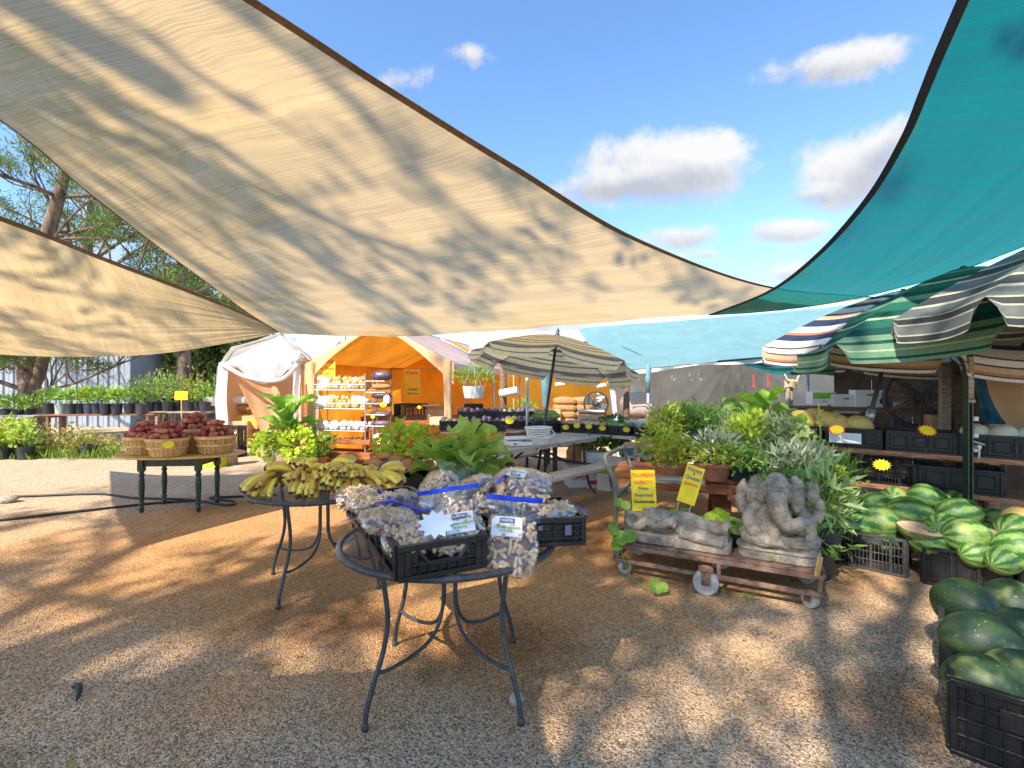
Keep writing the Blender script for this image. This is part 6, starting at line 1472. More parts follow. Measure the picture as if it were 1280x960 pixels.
staked('taller tilted yellow sign on two wire stakes above the reclining statue', P(863.5, 606, 3.68), .135, .29, [('Happy', .042, .115, 1), ('&', .03, .085, 1), ('Queen', .042, .052, 1), ('Jasmine', .036, .005, .95)],
       -.15, .10, -.30, ['greyink', 'redink', 'greyink', 'orangeink'], (-.045, .045))
# trailing vine on the cart and little plants on its deck
vn = thing('trailing_vine', 'thin trailing vine with round leaves at the handle end of the cart', 'plant', (0, 0, 0))
m = MB(); m.tube(curve_pts([cl(.05, -.03, .56), cl(.03, -.05, .42), cl(.02, -.06, .34), cl(.08, -.06, .16), cl(.14, -.10, .05), cl(.28, -.20, .02), cl(.36, -.24, .04)], 30), .004, 5); m.build('stem', mt['mid'], vn)
m = MB()
def roundleaf(m, c, r, nrm):
    nrm = V(nrm).normalized(); M3 = nrm.to_track_quat('Z', 'Y').to_matrix(); k = 10; a0 = U(0, 6)
    m.add([V(c)+M3@V((r*math.cos(a0+2*PI*i/k)*(1-.12*(i % 2)), r*math.sin(a0+2*PI*i/k), .10*r*math.cos(i*1.7))) for i in range(k)]+[V(c)-nrm*r*.18], [(i, (i+1) % k, k) for i in range(k)])
for x, y, z, r in ((.0, -.06, .36, .05), (.07, -.07, .31, .06), (.13, -.06, .33, .055), (.03, -.07, .25, .05), (.10, -.07, .56, .04), (.04, -.05, .57, .04), (.36, -.25, .07, .055), (.40, -.22, .06, .04)): roundleaf(m, cl(x, y, z), r, (U(-.5, .3), -.7, .7))
m.build('leaves', mt['mid'], vn)
def rosette(label, c, r, n, ma, pr=.09, ph=.10, pm='blackpot'):
    t = thing('potted_plant', label, 'potted plant', c, 0, 'small potted plants on the cart'); m = MB(); pot(m, pr, ph); m.build('pot', mt[pm], t)
    m = MB()
    for i in range(n):
        a = i*2.4; f = math.sqrt((i+.5)/n); roundleaf(m, (math.cos(a)*r*f, math.sin(a)*r*f, ph+.10*(1-f)+.03*R.random()), r*.36, (math.cos(a)*f*.8, math.sin(a)*f*.8-.3, 1))
    m.build('foliage', mt[ma], t); return t
rosette('bright round leaved plant between the two statues', cl(.70, .42, .256), .17, 26, 'lime')
rosette('low round leaved plant under the tilted yellow sign', cl(.42, .44, .256), .14, 14, 'mid')
rosette('round leaved plant behind the end of the reclining statue', cl(.83, .34, .256), .12, 12, 'broad2')
m = MB()
for i in range(5): m.tube([cl(.90+i*.012, -.02, .015), cl(.90+i*.018, -.03, .06), cl(.90+i*.024, -.05, .09)], [.004, .003, .001], 4)
tag(m.build('grass_tuft', mt['grass']), 'single tuft of grass growing under the cart', 'grass tuft')

# ---------------------------------------------------------------- red wood table with herbs
HO = V((1.20, 4.52, 0)); HA = rad(-18); HM = Matrix.Rotation(HA, 3, 'Z')
def hl(x, y, z=0): return HO+HM@V((x, y, z))
ht = thing('wooden_table', 'low red stained wooden table crowded with potted herbs', 'table', HO, HA)
m = MB()
for k in range(5): m.box((.62, .08+k*.165, .60), (1.75, .15, .04))
m.build('tabletop', mt['redwood'], ht, bev=.004)
for x in (.05, .72, 1.30):
    m = MB(); m.bar((x, .40, .56), (x, -.10, .0), .045, .16, V((1, 0, 0))); m.bar((x, .44, .56), (x, .90, .0), .045, .16, V((1, 0, 0))); m.bar((x+.05, -.02, .50), (x+.05, .82, .50), .04, .12); m.build('trestle_leg', mt['redwood'], ht, bev=.003)
m = MB(); m.bar((-.2, .02, .53), (1.45, .02, .53), .04, .09); m.build('apron', mt['redwood'], ht, bev=.003)
m = MB(); m.box((.34, -.18, .625), (.42, .12, .05), .0); m.build('loose_plank', mt['greywood'], ht, bev=.004)
bench('grey plank shelf raised behind the herbs', hl(-.25, .95), hl(1.6, .95), .32, .78, 'greywood')
HG = 'potted herbs crowding the red table'
def herb(lb, px, py, d_, zb, pr, ph, pm, lm, kind, fr, n, **k):
    q = Zp(px, d_, zb); return potted(lb, q, pr, ph, pm, lm, kind, fr, n, group=HG, rim=True, **k)
T_ = .622
herb('round mound of yellow green herb in a terracotta pot at the left table end', 836, 585, 4.5, T_-.02, .14, .13, 'terra', 'yg', 'bush', (.27, .24, .16), 560, ll=.05, lw=.032, low=-.8)
herb('yellow green fine leaved herb behind the round mound', 832, 545, 5.1, T_, .14, .18, 'terra', 'yg', 'bush', (.22, .22, .25), 480, ll=.055, lw=.024)
herb('large feathery dark green herb bush at the back of the red table', 868, 530, 5.2, T_+.16, .17, .2, 'blackpot', 'dark', 'spiky', (.34, .3, .27), 75, ll=.085, lw=.014)
herb('bushy mid green herb next to the feathery bush', 850, 540, 5.35, T_, .16, .2, 'terra', 'mid', 'bush', (.32, .28, .25), 520, ll=.07, lw=.022)
herb('grey green herb with thin upright sprigs right of the feathery bush', 908, 535, 5.2, T_+.12, .14, .18, 'blackpot', 'sage', 'spiky', (.3, .3, .27), 50, ll=.07, lw=.018)
herb('silvery sage with long pale leaves in front of the feathery bush', 893, 572, 4.55, T_, .13, .16, 'blackpot', 'silver', 'bush', (.24, .2, .12), 230, ll=.11, lw=.026)
herb('light green trailing mint in a terracotta pot near the plank end', 893, 600, 4.35, T_-.01, .15, .15, 'terra', 'yg', 'bush', (.20, .2, .09), 280, ll=.045, lw=.032, droop=.4)
herb('mid green trailing mint spilling right of the terracotta pot', 926, 600, 4.3, T_-.01, .13, .12, 'blackpot', 'mid', 'bush', (.24, .2, .11), 340, ll=.045, lw=.032, droop=.5, low=-.9)
herb('lime green basil in the middle of the red table', 938, 555, 4.85, T_+.10, .13, .18, 'blackpot', 'lime', 'bush', (.20, .2, .15), 260, ll=.075, lw=.05)
herb('yellow green upright herb below the lime basil', 922, 575, 4.6, T_, .12, .16, 'terra', 'yg', 'bush', (.15, .15, .16), 240, ll=.05, lw=.03)
herb('grey green variegated herb right of the lime basil', 966, 555, 4.75, T_+.06, .15, .2, 'bluepot', 'silver', 'bush', (.20, .2, .16), 380, ll=.055, lw=.02)
herb('variegated cream and green herb beside the melon crate', 985, 555, 4.7, T_+.04, .13, .18, 'blackpot', 'varieg', 'bush', (.24, .2, .16), 380, ll=.06, lw=.04)
herb('small herb in a dark blue pot at the centre of the red table', 945, 580, 4.4, T_, .12, .17, 'bluepot', 'mid', 'bush', (.12, .12, .10), 110, ll=.05, lw=.03)
herb('silver grey herb with narrow leaves behind the seated statue', 990, 600, 4.25, T_-.1, .15, .16, 'blackpot', 'silver', 'bush', (.27, .22, .15), 380, ll=.10, lw=.024)
herb('grassy bright green chives beside the shelf', 1030, 565, 4.4, .42, .14, .18, 'bluepot', 'mid', 'spiky', (.2, .2, .28), 60, ll=.08, lw=.009)
herb('lime yellow trailing herb hanging beside the green box', 1038, 610, 4.15, .16, .15, .2, 'blackpot', 'lime', 'bush', (.22, .2, .26), 520, ll=.045, lw=.035, droop=.6, low=-1)
herb('low dark feathery herb just above the seated statue', 975, 622, 3.95, .36, .16, .16, 'blackpot', 'dark', 'bush', (.30, .2, .15), 520, ll=.05, lw=.014)
herb('grey green plant with long leaves right of the seated statue', 1028, 655, 3.8, .18, .15, .2, 'blackpot', 'sage', 'bush', (.22, .2, .26), 240, ll=.15, lw=.035, droop=.3, low=-.9)
herb('leafy green plant low behind the right end of the cart', 1018, 690, 3.7, .0, .14, .2, 'blackpot', 'mid', 'bush', (.20, .2, .2), 160, ll=.12, lw=.03, droop=.3, low=-.9)
herb('spiky light green plant above the trailing lime herb', 1005, 575, 4.5, .50, .13, .18, 'blackpot', 'silver', 'spiky', (.2, .2, .22), 30, ll=.10, lw=.02)
herb('tall canna with big upright paddle leaves behind the herbs', 950, 520, 5.2, T_+.05, .17, .22, 'blackpot', 'broad', 'broad', (.44, .44, .42), 12, lw=.17)
crate('dark crate propping the trailing herb at the table end', .4, .4, .155, Zp(1035, 4.15), HA, ('lattice', 'lattice'), group='crates propping the herbs')
crate('low dark crate propping the feathery herb behind the statue', .5, .4, .34, Zp(978, 4.02), HA, ('lattice', 'lattice'), group='crates propping the herbs')
m = MB(); b = Zp(1023, 4.4, .62)
m.tube(curve_pts([b, b+V((.02, 0, .35)), b+V((.0, 0, .68))], 12), .006, 5)
for i in range(10): m.leaf(b+V((.01, 0, .15+i*.055)), V((math.cos(i*2.4), math.sin(i*2.4), .5)), V((0, 0, 1)), .07, .02)
tag(m.build('tall_weed_stalk', mt['mid']), 'single tall leafy stalk rising before the melons', 'plant stalk')
carton('open pale green box standing under the lower shelf', Zp(1062, 4.45), (.27, .24, .28), -.7, 'silverpot', group=None, open_=False)

# ---------------------------------------------------------------- shelves with melons
S0 = V((3.06, 4.86, 0)); SA = math.atan2(-.92, 1.05); SM = Matrix.Rotation(SA, 3, 'Z')
def sl(x, y, z=0): return S0+SM@V((x, y, z))
sf = thing('plank_shelf', 'two tier red brown plank shelf of melon crates', 'shelf', S0, SA)
for z in (.85, .53):
    m = MB()
    for k in range(3): m.box((1.1, .08+k*.18, z-.022), (2.4, .165, .044))
    m.build('plank_tier', mt['shelfwood'], sf, bev=.003)
for x in (.05, 1.0, 2.1):
    m = MB(); m.box((x, .30, .44), (.09, .42, .80)) if x > 2 else m.box((x, .40, .44), (.09, .10, .80)); m.build('upright', mt['darkwood'], sf)
def top_melon(lb, x, y, z, rr, ma, gp):
    m = MB(); s0 = U(0, 40); m.ell((0, 0, 0), rr, nu=22, nv=14, fn=lambda q: 1+.04*noise.noise(q*1.6+V((s0, 0, 0)))); o = m.build('melon', mt[ma], smooth=True, loc=sl(x, y, z)); o.rotation_euler = (U(-.3, .3), U(-.3, .3), U(0, 6)); return tag(o, lb, 'melon', gp)
MG = 'black crates on the plank shelf'
for i, (x, w, st, lb) in enumerate(((-.17, .42, 'lattice', 'brown black lattice crate of yellow melons at the left end of the top shelf'), (.30, .44, 'panel', 'black crate with a grey label beside the lattice crate on the top shelf'), (.80, .48, 'panel', 'empty black crate in the middle of the top shelf'), (1.32, .52, 'panel', 'black crate of pale melons on the top shelf behind the steel posts'), (1.86, .5, 'panel', 'black crate at the right end of the top shelf'))):
    crate(lb, w, .40, .19, sl(x, .21, .852), SA, (st, st), group=MG)
for i, (x, st, lb) in enumerate(((.50, 'lattice', 'black lattice crate of netted melons on the lower shelf'), (1.06, 'panel', 'black crate right of the lattice crate on the lower shelf'), (-.05, 'panel', 'black crate at the hidden left end of the lower shelf'))):
    crate(lb, .54, .40, .21, sl(x, .23, .532), SA, (st, st), group=MG)
for i, (px, py, d_, r_) in enumerate(((978, 523, 5.1, .10), (1000, 523, 5.05, .14), (1018, 517, 5.15, .115), (1033, 522, 4.98, .12), (1050, 526, 4.9, .11), (1074, 528, 4.8, .12))):
    m = MB(); m.ell((0, 0, 0), (r_*1.08, r_*.92, r_*.9), nu=22, nv=14, fn=lambda q: 1+.04*noise.noise(q*1.6+V((i, 0, 0)))); o = m.build('melon', mt['canary'], smooth=True, loc=P(px, py+5, d_)); o.rotation_euler = (0, U(-.3, .3), U(0, 6))
    tag(o, ('leftmost yellow melon behind the canna', 'broad yellow melon on the lattice crate', 'highest yellow melon at the back of the lattice crate', 'round yellow melon with a sunlit spot', 'yellow melon above the star tag', 'yellow melon alone by the umbrella pole')[i], 'melon', 'yellow melons on the top shelf')
for x, y, lb in ((1.17, .18, 'pale melon with an orange blush, left of the steel posts'), (1.33, .16, 'pale melon right of the blushed one, behind the steel posts'), (1.50, .20, 'pale melon just right of the steel posts'), (1.70, .16, 'pale melon with ribs at the right of the top shelf')):
    top_melon(lb, x, y, 1.03, (.115, .10, .095), 'canary' if x < 1.2 and 0 else 'honeydew', 'pale melons on the top shelf')
for i in range(4): top_melon('netted melon seen through the lattice crate on the lower shelf', .32+i*.115, .14, .64, (.06, .058, .062), 'netmelon', 'netted melons in the lattice crate')
top_melon('green melon low behind the chives', -.10, .05, .76, (.10, .10, .085), 'varieg' if 0 else 'netmelon', None)
t_ = star('yellow and red star tag on the crate of yellow melons', P(1046, 537, 4.55), facing(SA*.8), .055, 'yellow'); m = MB(); m.prism([((.064 if i % 2 == 0 else .045)*math.cos(PI*i/14)*1.15, (.064 if i % 2 == 0 else .045)*math.sin(PI*i/14)*.85) for i in range(28)], .001, Matrix.Translation((0, 0, -.002))); m.build('red_backing', mt['redcard'], t_)
t_ = star('yellow and red star tag leaning on the middle crate', P(1159, 538, 4.12), Euler((PI/2-.5, .3, SA)), .055, 'yellow'); m = MB(); m.prism([((.064 if i % 2 == 0 else .045)*math.cos(PI*i/14)*1.15, (.064 if i % 2 == 0 else .045)*math.sin(PI*i/14)*.85) for i in range(28)], .001, Matrix.Translation((0, 0, -.002))); m.build('red_backing', mt['redcard'], t_)
star('large yellow star tag on the lattice crate of netted melons', P(1102, 581, 4.25), facing(SA*.8), .062, 'yellow')
q = sl(.24, -.005, .945); m = MB(); m.box((0, 0, 0), (.26, .004, .10)); o = m.build('paper_label', mt['grey_crate'] if 0 else mt['paper'], loc=q); o.rotation_euler = (0, 0, SA); tag(o, 'white label sheet on the crate left of the umbrella pole', 'label')
# boards, boxes and dark back wall behind the shelf
bw = thing('plywood_wall', 'dark brown plywood back wall behind the melon shelf', 'wall', (0, 0, 0))
wa, wb = V((5.2, 7.8, 0)), V((8.6, 5.0, 0)); wd = (wb-wa).normalized()
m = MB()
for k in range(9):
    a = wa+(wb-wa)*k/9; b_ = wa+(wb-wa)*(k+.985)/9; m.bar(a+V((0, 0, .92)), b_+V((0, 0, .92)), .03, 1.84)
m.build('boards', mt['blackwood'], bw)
bshelf = thing('storage_shelf', 'dark storage shelf of banana boxes behind the melons', 'shelf', (0, 0, 0))
sa_, sb_ = V((3.0, 6.9, 0)), V((5.6, 5.9, 0)); m = MB(); m.bar(sa_+V((0, 0, 1.15)), sb_+V((0, 0, 1.15)), .5, .04); m.build('board', mt['darkwood'], bshelf)
for f in (.05, .95):
    m = MB(); q = sa_.lerp(sb_, f); m.bar(q, q+V((0, 0, 1.13)), .08, .4); m.build('support', mt['darkwood'], bshelf)
BG = 'fruit boxes on the storage shelf'
carton('green and white fruit box at the left of the storage shelf', P(1026, 505, 6.75)-V((0, 0, .0)), (.28, .3, .17), -.3, 'wcarton', group=BG, band=(.72, .5, 'greencarton'), holes=True)
o = carton('lower green and white fruit box at the left', P(1030, 519, 6.7)-V((0, 0, .03)), (.30, .3, .15), -.3, 'wcarton', group=BG, band=(.75, .4, 'greencarton'))
carton('grey white fruit box with hand holes in the middle of the storage shelf', P(1054, 516, 6.55), (.30, .3, .25), -.35, 'wcarton', group=BG, holes=True)
carton('grey white fruit box with hand holes beside the umbrella pole', P(1083, 514, 6.4), (.32, .3, .28), -.35, 'wcarton', group=BG, holes=True)
carton('small pale card box at the edge of the dark fan', P(1125, 510, 6.1), (.12, .1, .14), -.35, 'wcarton', group=BG)
carton('brown box on the shelf right of the dark fan', P(1170, 540, 5.7), (.16, .2, .20), -.35, 'carton', group=BG)
df = thing('drum_fan', 'large dusty dark fan with radiating blades behind the pale melons', 'fan', P(1151, 497, 5.9), -.45)
m = MB(); m.tube([(.36*math.cos(a*PI/18), 0, .36*math.sin(a*PI/18)) for a in range(36)], .03, 8, closed=True)
for a in range(20): m.tube([(.05*math.cos(a*PI/10), -.05, .05*math.sin(a*PI/10)), (.35*math.cos(a*PI/10), -.03, .35*math.sin(a*PI/10))], .004, 4)
m.build('cage', mt['iron'], df, smooth=True)
for k in range(6):
    m = MB(); M3 = Matrix.Rotation(k*PI/3+.2, 3, 'Y')
    def fn(u, v): return M3@V((.05+.28*u, .02+.08*(v-.5), (v-.5)*(.10+.20*u)))
    m.grid(fn, 6, 5); m.build('blade', mt['fanblade'], df, smooth=True)
m = MB(); m.tube([(0, -.07, 0), (0, .12, 0)], .06, 14); m.build('hub', mt['iron'], df, smooth=True)
m = MB(); m.tube([(-.26, .0, -.25), (-.3, .1, -1.3)], .025, 8); m.tube([(.26, .0, -.25), (.3, .1, -1.3)], .025, 8); m.build('stand', mt['iron'], df)
for i, (px, d_, w, z1, ma, lb) in enumerate(((1181, 5.5, .10, 1.72, 'greywood', 'pale weathered upright board right of the dark fan'), (1196, 5.6, .09, 1.9, 'darkwood', 'dark upright board beside the pale weathered one'), (1226, 5.5, .14, 1.8, 'darkwood', 'wide dark upright board behind the blue bundle'), (1240, 5.4, .12, 1.9, 'shelfwood', 'reddish upright board at the right of the blue bundle'))):
    m = MB(); q = Zp(px, d_); m.bar(q, q+V((0, 0, z1)), w, .05, V((0, 1, 0))); tag(m.build('upright_board', mt[ma]), lb, 'board', 'upright boards behind the melons')
m = MB()
def fn(u, v):
    a = 2*PI*u; r_ = .05+.12*(v**.8)+.025*math.sin(a*5+v*4)+.02*noise.noise(V((a, v*6, 0)))
    return P(1241, 530, 5.0)+V((-.05*v+r_*math.cos(a), .6*r_*math.sin(a), .80*v))
m.grid(fn, 30, 30); tag(m.build('tarpaulin_bundle', mt['bluefilm'], smooth=True), 'shiny blue tarpaulin gathered and hanging beside the umbrella', 'tarpaulin')
m = MB()
def fn(u, v):
    c = curve_pts([P(1249, 425, 4.7), P(1250, 452, 4.65), P(1262, 500, 4.55), P(1290, 540, 4.4), P(1330, 565, 4.2)], 40); i = min(39, int(v*40)); p = c[i].lerp(c[i+1], v*40-i)
    w = .10+.12*v; return p+V((w*(u-.5), .10*math.cos(PI*u), -.05*(u-.5)))
m.grid(fn, 10, 40); tag(m.build('tent_flap', mt['beigetarp'], smooth=True), 'curling tan tent flap at the right edge above the shelf', 'tent flap')
m = MB()
def fn(u, v): return P(1258+90*u, 425+150*v, 5.2-1.0*u)+V((0, .06*math.sin(u*15+v*3), .04*math.sin(u*7)))+V((.12*v*v, 0, 0))
m.grid(fn, 24, 24); tag(m.build('white_sheet', mt['whitetarp'], smooth=True), 'white tarpaulin sheet at the far right edge', 'sheet')
# pallets stacked at the right end
pl = thing('pallet_stack', 'stacked weathered pallets at the right end of the shelf', 'pallets', sl(1.75, .1, 0), SA)
m = MB()
for k in range(4):
    z = .10+k*.13
    for j in range(4): m.box((.25+j*.0, .08+j*.16, z), (.9, .11, .02))
    for x in (-.15, .25, .65): m.box((x, .33, z-.06), (.08, .62, .09))
m.build('slats', mt['greywood'], pl)
carton('grey block like box on the pallets at the right edge', sl(1.95, .12, .56), (.34, .34, .24), SA, 'greywood', group=None)
# steel posts
gp_ = thing('steel_post', 'dark green perforated steel post in front of the melons', 'post', Zp(1210, 3.98)); m = MB()
H_ = 1.78; m.box((-.016, 0, H_/2), (.012, .05, H_)); m.box((.016, 0, H_/2), (.012, .05, H_)); m.box((0, .018, H_/2), (.022, .012, H_)); m.build('channel', mt['greenpaint'], gp_)
m = MB()
for k in range(40): m.box((0, -.0, .20+k*.038), (.021, .02, .014))
m.build('web', mt['greenpaint'], gp_); m = MB(); m.box((0, -.027, 1.52), (.042, .008, .34)); m.box((0, -.033, 1.33), (.05, .012, .025)); m.build('tape_strip', mt['greywood'], gp_)
# ---------------------------------------------------------------- parasols
def parasol(label, c, r, h, tilt, n, bands, pole_to, val=.17, group='striped parasols', phase=0., apex_knob=True, cut=.10, pr=.02, pole_h=0., polemat='iron', sleeve=None):
    """bands: (material, width share) from the hub to the rim, then again down the valance"""
    t = thing('parasol', label, 'parasol', c); nn = V(tilt).normalized(); M3 = nn.to_track_quat('Z', 'Y').to_matrix()@Matrix.Rotation(phase, 3, 'Z')
    mats = sorted(set(b for b, w in bands[0]+bands[1])); 
    def cum(bs):
        s = sum(w for b, w in bs); o = [0.]
        for b, w in bs: o.append(o[-1]+w/s)
        return o
    top, vl = bands; ct = cum(top); cv = cum(vl)
    def rim(k): a = 2*PI*k/n; return V((r*math.cos(a), r*math.sin(a), 0))
    def surf(k, u, s):      # panel k, u across, s hub to rim; flat lines run parallel to the rim edge, cloth sags between ribs
        a, b = rim(k), rim(k+1); e = a.lerp(b, u); p = e*s; z = h*(1-s**1.35)-.025*math.sin(PI*u)*s*s
        q = V((p.x, p.y, z)); return q-V((e.x, e.y, 0))*(.035*math.sin(PI*u)*s*s)
    m = MB(); nu = 8
    for k in range(n):
        for i in range(len(top)):
            m.mi = mats.index(top[i][0]); s0, s1 = ct[i], ct[i+1]; st = max(1, int((s1-s0)*14)); s0 = max(s0, .03)
            m.grid(lambda u, v: M3@surf(k, u, s0+(s1-s0)*v), nu, st)
    cp = m.build('canopy', [mt[x] for x in mats], t, smooth=False)
    m = MB()
    for k in range(n):
        for i in range(len(vl)):
            m.mi = mats.index(vl[i][0]); v0, v1 = cv[i], cv[i+1]
            def fn(u, v):
                w = v0+(v1-v0)*v; uu = .5+(u-.5)*(1-.0*w); e = surf(k, uu, 1.0); edge = min(u, 1-u)
                rd = 1-max(0, (cut-edge)/cut)**2.6*.6
                q = e+V((e.x, e.y, 0))*(.03*w+.012*math.sin(u*9+k))-V((0, 0, val*w*rd)); ins = .16*w*(u-.5)*abs(2*(u-.5))**2
                tdir = (rim(k+1)-rim(k)); return M3@(q-tdir*ins)
            m.grid(fn, 14, 2)
    vo = m.build('valance', [mt[x] for x in mats], t, smooth=True)
    for k in range(n):
        m = MB(); m.tube([M3@(surf(k, 0, s)-V((0, 0, .012))) for s in (.04, .3, .6, .85, 1.0)], .006, 5); m.tube([M3@V((0, 0, h*.42)), M3@(surf(k, 0, .52)-V((0, 0, .015)))], .005, 5); m.build('rib', mt['iron'], t)
    b = V(pole_to)-V(c); a = M3@V((0, 0, h+.01))
    m = MB(); m.tube([b, a], pr, 12); m.build('pole', mt[polemat], t, smooth=True)
    if sleeve:
        m = MB(); d = (a-b); m.tube([b+d*sleeve[0], b+d*sleeve[1]], pr*1.45, 12); m.tube([b+d*(sleeve[1]-.015), b+d*(sleeve[1]+.03)], pr*1.8, 12); m.build('lower_pole', mt[sleeve[2]], t, smooth=True)
    if apex_knob: m = MB(); m.lathe([(.03, -.01), (.035, .0), (.02, .02), (.025, .05), (.012, .085), (.001, .09)], 12, a, M3); m.build('finial', mt['iron'], t, smooth=True)
    return t
K1 = [('khaki', .5), ('slate', .25), ('khaki', .8), ('slate', .3), ('khaki', .5), ('slate', .25), ('khaki', .8), ('slate', .3), ('khaki', .5), ('slate', .25), ('khaki', .8), ('slate', .3), ('khaki', .5), ('slate', .25), ('khaki', .8), ('slate', .55)]
parasol('khaki and grey striped parasol over the grey picnic table', P(692, 452, 6.5), 1.14, .36, (.15, .10, 1), 8, (K1, [('slate', .15), ('khaki', .4), ('slate', .12), ('khaki', .4)]), Zp(668, 6.35, 0), val=.13, phase=rad(8), pr=.019, polemat='iron')
K2 = [('tanc', .5), ('brownc', .18), ('whitec', .5), ('brownc', .18), ('tanc', .5), ('rustc', .25), ('brownc', .18), ('whitec', .6), ('brownc', .2), ('tanc', .5), ('navy', .5), ('whitec', .5), ('brownc', .2), ('tanc', .5), ('rustc', .25), ('whitec', .5)]
K2b = [('tanc', .5), ('brownc', .2), ('whitec', .5), ('navy', .45), ('whitec', .35), ('rustc', .2), ('navy', .35), ('whitec', .6), ('brownc', .2), ('tanc', .35), ('navy', .6), ('whitec', .5), ('rustc', .2), ('navy', .45), ('whitec', .5)]
parasol('white, tan and navy striped parasol above the melon shelf', P(1118, 444, 5.1), 1.24, .68, (.09, -.06, 1), 8, (K2b, [('brownc', .14), ('whitec', .5), ('brownc', .14), ('tanc', .45), ('rustc', .22), ('brownc', .12), ('whitec', .25)]), Zp(1050, 4.85, 0), apex_knob=False, val=.19, phase=rad(14), pr=.022, polemat='iron', sleeve=(0, .46, 'steel'))
K3 = [('dgreen', .5), ('ddgreen', .3), ('lgreen', .3), ('dgreen', .5), ('ddgreen', .3), ('pgreen', .16), ('dgreen', .5), ('ddgreen', .35), ('lgreen', .35), ('dgreen', .6), ('ddgreen', .35), ('pgreen', .14), ('dgreen', .5), ('ddgreen', .4), ('lgreen', .3)]
parasol('green striped parasol between the white and the grey ones', P(1213, 424, 4.25), 1.36, .64, (-.05, .05, 1), 8, (K3, [('ddgreen', .2), ('lgreen', .35), ('pgreen', .1), ('lgreen', .35), ('ddgreen', .15), ('lgreen', .2)]), Zp(1218, 4.1, 0), val=.18, phase=rad(10), apex_knob=False, pr=.023, polemat='iron')
K4 = [('dgrey', .4), ('pale', .12), ('ggrey', .5), ('pale', .1), ('bluegrey', .4), ('dgrey', .4), ('pale', .12), ('ggrey', .55), ('pale', .1), ('dgrey', .45), ('pale', .1), ('ggrey', .5), ('pale', .1), ('dgrey', .4), ('pale', .12), ('ggrey', .4)]
parasol('grey and cream striped parasol nearest at the right edge', P(1382, 386, 3.15), 1.10, .58, (.02, .03, 1), 8, (K4, [('pale', .08), ('dgrey', .3), ('pale', .08), ('ggrey', .5), ('pale', .08), ('dgrey', .3), ('pale', .07)]), Zp(1385, 3.1, 0), apex_knob=False, val=.19, phase=rad(4), pr=.022)
m = MB()
for z in (1.16, 1.02, .90): m.tube([Zp(1218, 4.08, z), Zp(1218, 4.08, z+.035)], .027, 10)
tag(m.build('pole_tape', mt['paper']), 'white tape bands around the green parasol pole', 'tape')
m = MB(); q = Zp(1220, 4.0, .95); m.tube([q, q+V((.0, -.03, 0))], .02, 8); m.tube([q+V((0, -.03, .005)), q+V((-.01, -.035, -.09))], .007, 6); m.tube([q+V((-.05, -.02, .05)), q+V((.05, -.02, .02))], .008, 6)
tag(m.build('clamp_bolt', mt['steel']), 'steel clamp bolt on the parasol pole', 'bolt')

# ---------------------------------------------------------------- watermelons
WA = -rad(42); WM = Matrix.Rotation(WA, 3, 'Z'); W0 = V((2.66, 3.95, 0))
def wl(x, y, z=0): return W0+WM@V((x, y, z))
WG = 'black crates of striped watermelons'
crate('dusty lattice crate of watermelons nearest the cart', .44, .56, .29, wl(.22, .28), WA, ('lattice', 'lattice'), ma='grey_crate', group=WG)
crate('black crate of striped watermelons in the middle of the row', .46, .56, .28, wl(.76, .25), WA, ('panel', 'lattice'), group=WG)
crate('black crate of striped watermelons at the right end of the row', .46, .56, .28, wl(1.26, .24), WA, ('slots', 'lattice'), group=WG)
def wmelon(lb, px, py, d_, a, b, yaw, ma='melon', pit=0., roll=None, gp='striped watermelons', nm='watermelon'):
    m = MB(); s0 = U(0, 50); m.ell((0, 0, 0), (b, b, a), nu=30, nv=20, fn=lambda q: 1+.035*noise.noise(q*1.4+V((s0, 0, 0))))
    m.v = [(z, y, x) for x, y, z in m.v]; m.f = [f[::-1] for f in m.f]
    m.tube([(a*.99, 0, 0), (a*1.06, .01, .004)], .006, 5)
    o = m.build(nm, mt[ma], smooth=True, loc=P(px, py, d_)); o.rotation_euler = (R.uniform(0, 6) if roll is None else roll, pit, yaw); return tag(o, lb, 'watermelon', gp)
for a in ((1069, 656, 3.98, .175, .115, .2, 'pale striped watermelon at the left end of the lattice crate'), (1098, 652, 3.92, .175, .125, -.9, 'pale watermelon pointing at the viewer in the lattice crate'), (1093, 633, 4.15, .16, .115, .1, 'half sunlit watermelon at the back of the lattice crate'),
          (1118, 624, 4.3, .15, .105, .3, 'small watermelon behind the sunlit one'), (1138, 642, 3.9, .19, .125, -.35, 'dark striped watermelon leaning between the two crates'), (1157, 624, 4.15, .16, .125, -1.2, 'topmost striped watermelon with its end towards the viewer'),
          (1198, 643, 3.88, .185, .125, -.35, 'big striped watermelon in front of the steel post'), (1207, 671, 3.52, .18, .125, -.5, 'bold striped watermelon at the front of the middle crate'), (1180, 661, 3.66, .16, .11, .1, 'watermelon tucked behind the bold striped one'),
          (1160, 678, 3.62, .15, .10, -.3, 'watermelon low in the front left of the middle crate'), (1190, 628, 4.15, .14, .10, .2, 'small watermelon behind the steel post'), (1240, 651, 3.9, .15, .10, .2, 'watermelon in the shade right of the steel post'),
          (1276, 686, 3.25, .17, .125, -1.0, 'broadly striped watermelon at the right edge in the end crate'), (1268, 661, 3.55, .15, .105, .3, 'watermelon behind the wrapped piece at the right'), (1110, 676, 3.86, .14, .09, .4, 'watermelon seen through the slots of the lattice crate'), (1222, 692, 3.4, .13, .09, .2, 'watermelon deep in the middle crate'), (1256, 700, 3.25, .14, .09, .2, 'watermelon deep in the end crate')):
    wmelon(a[6], a[0], a[1], a[2], a[3]*.88, a[4]*1.06, a[5]+U(-.5, .5), pit=U(-.35, .35))
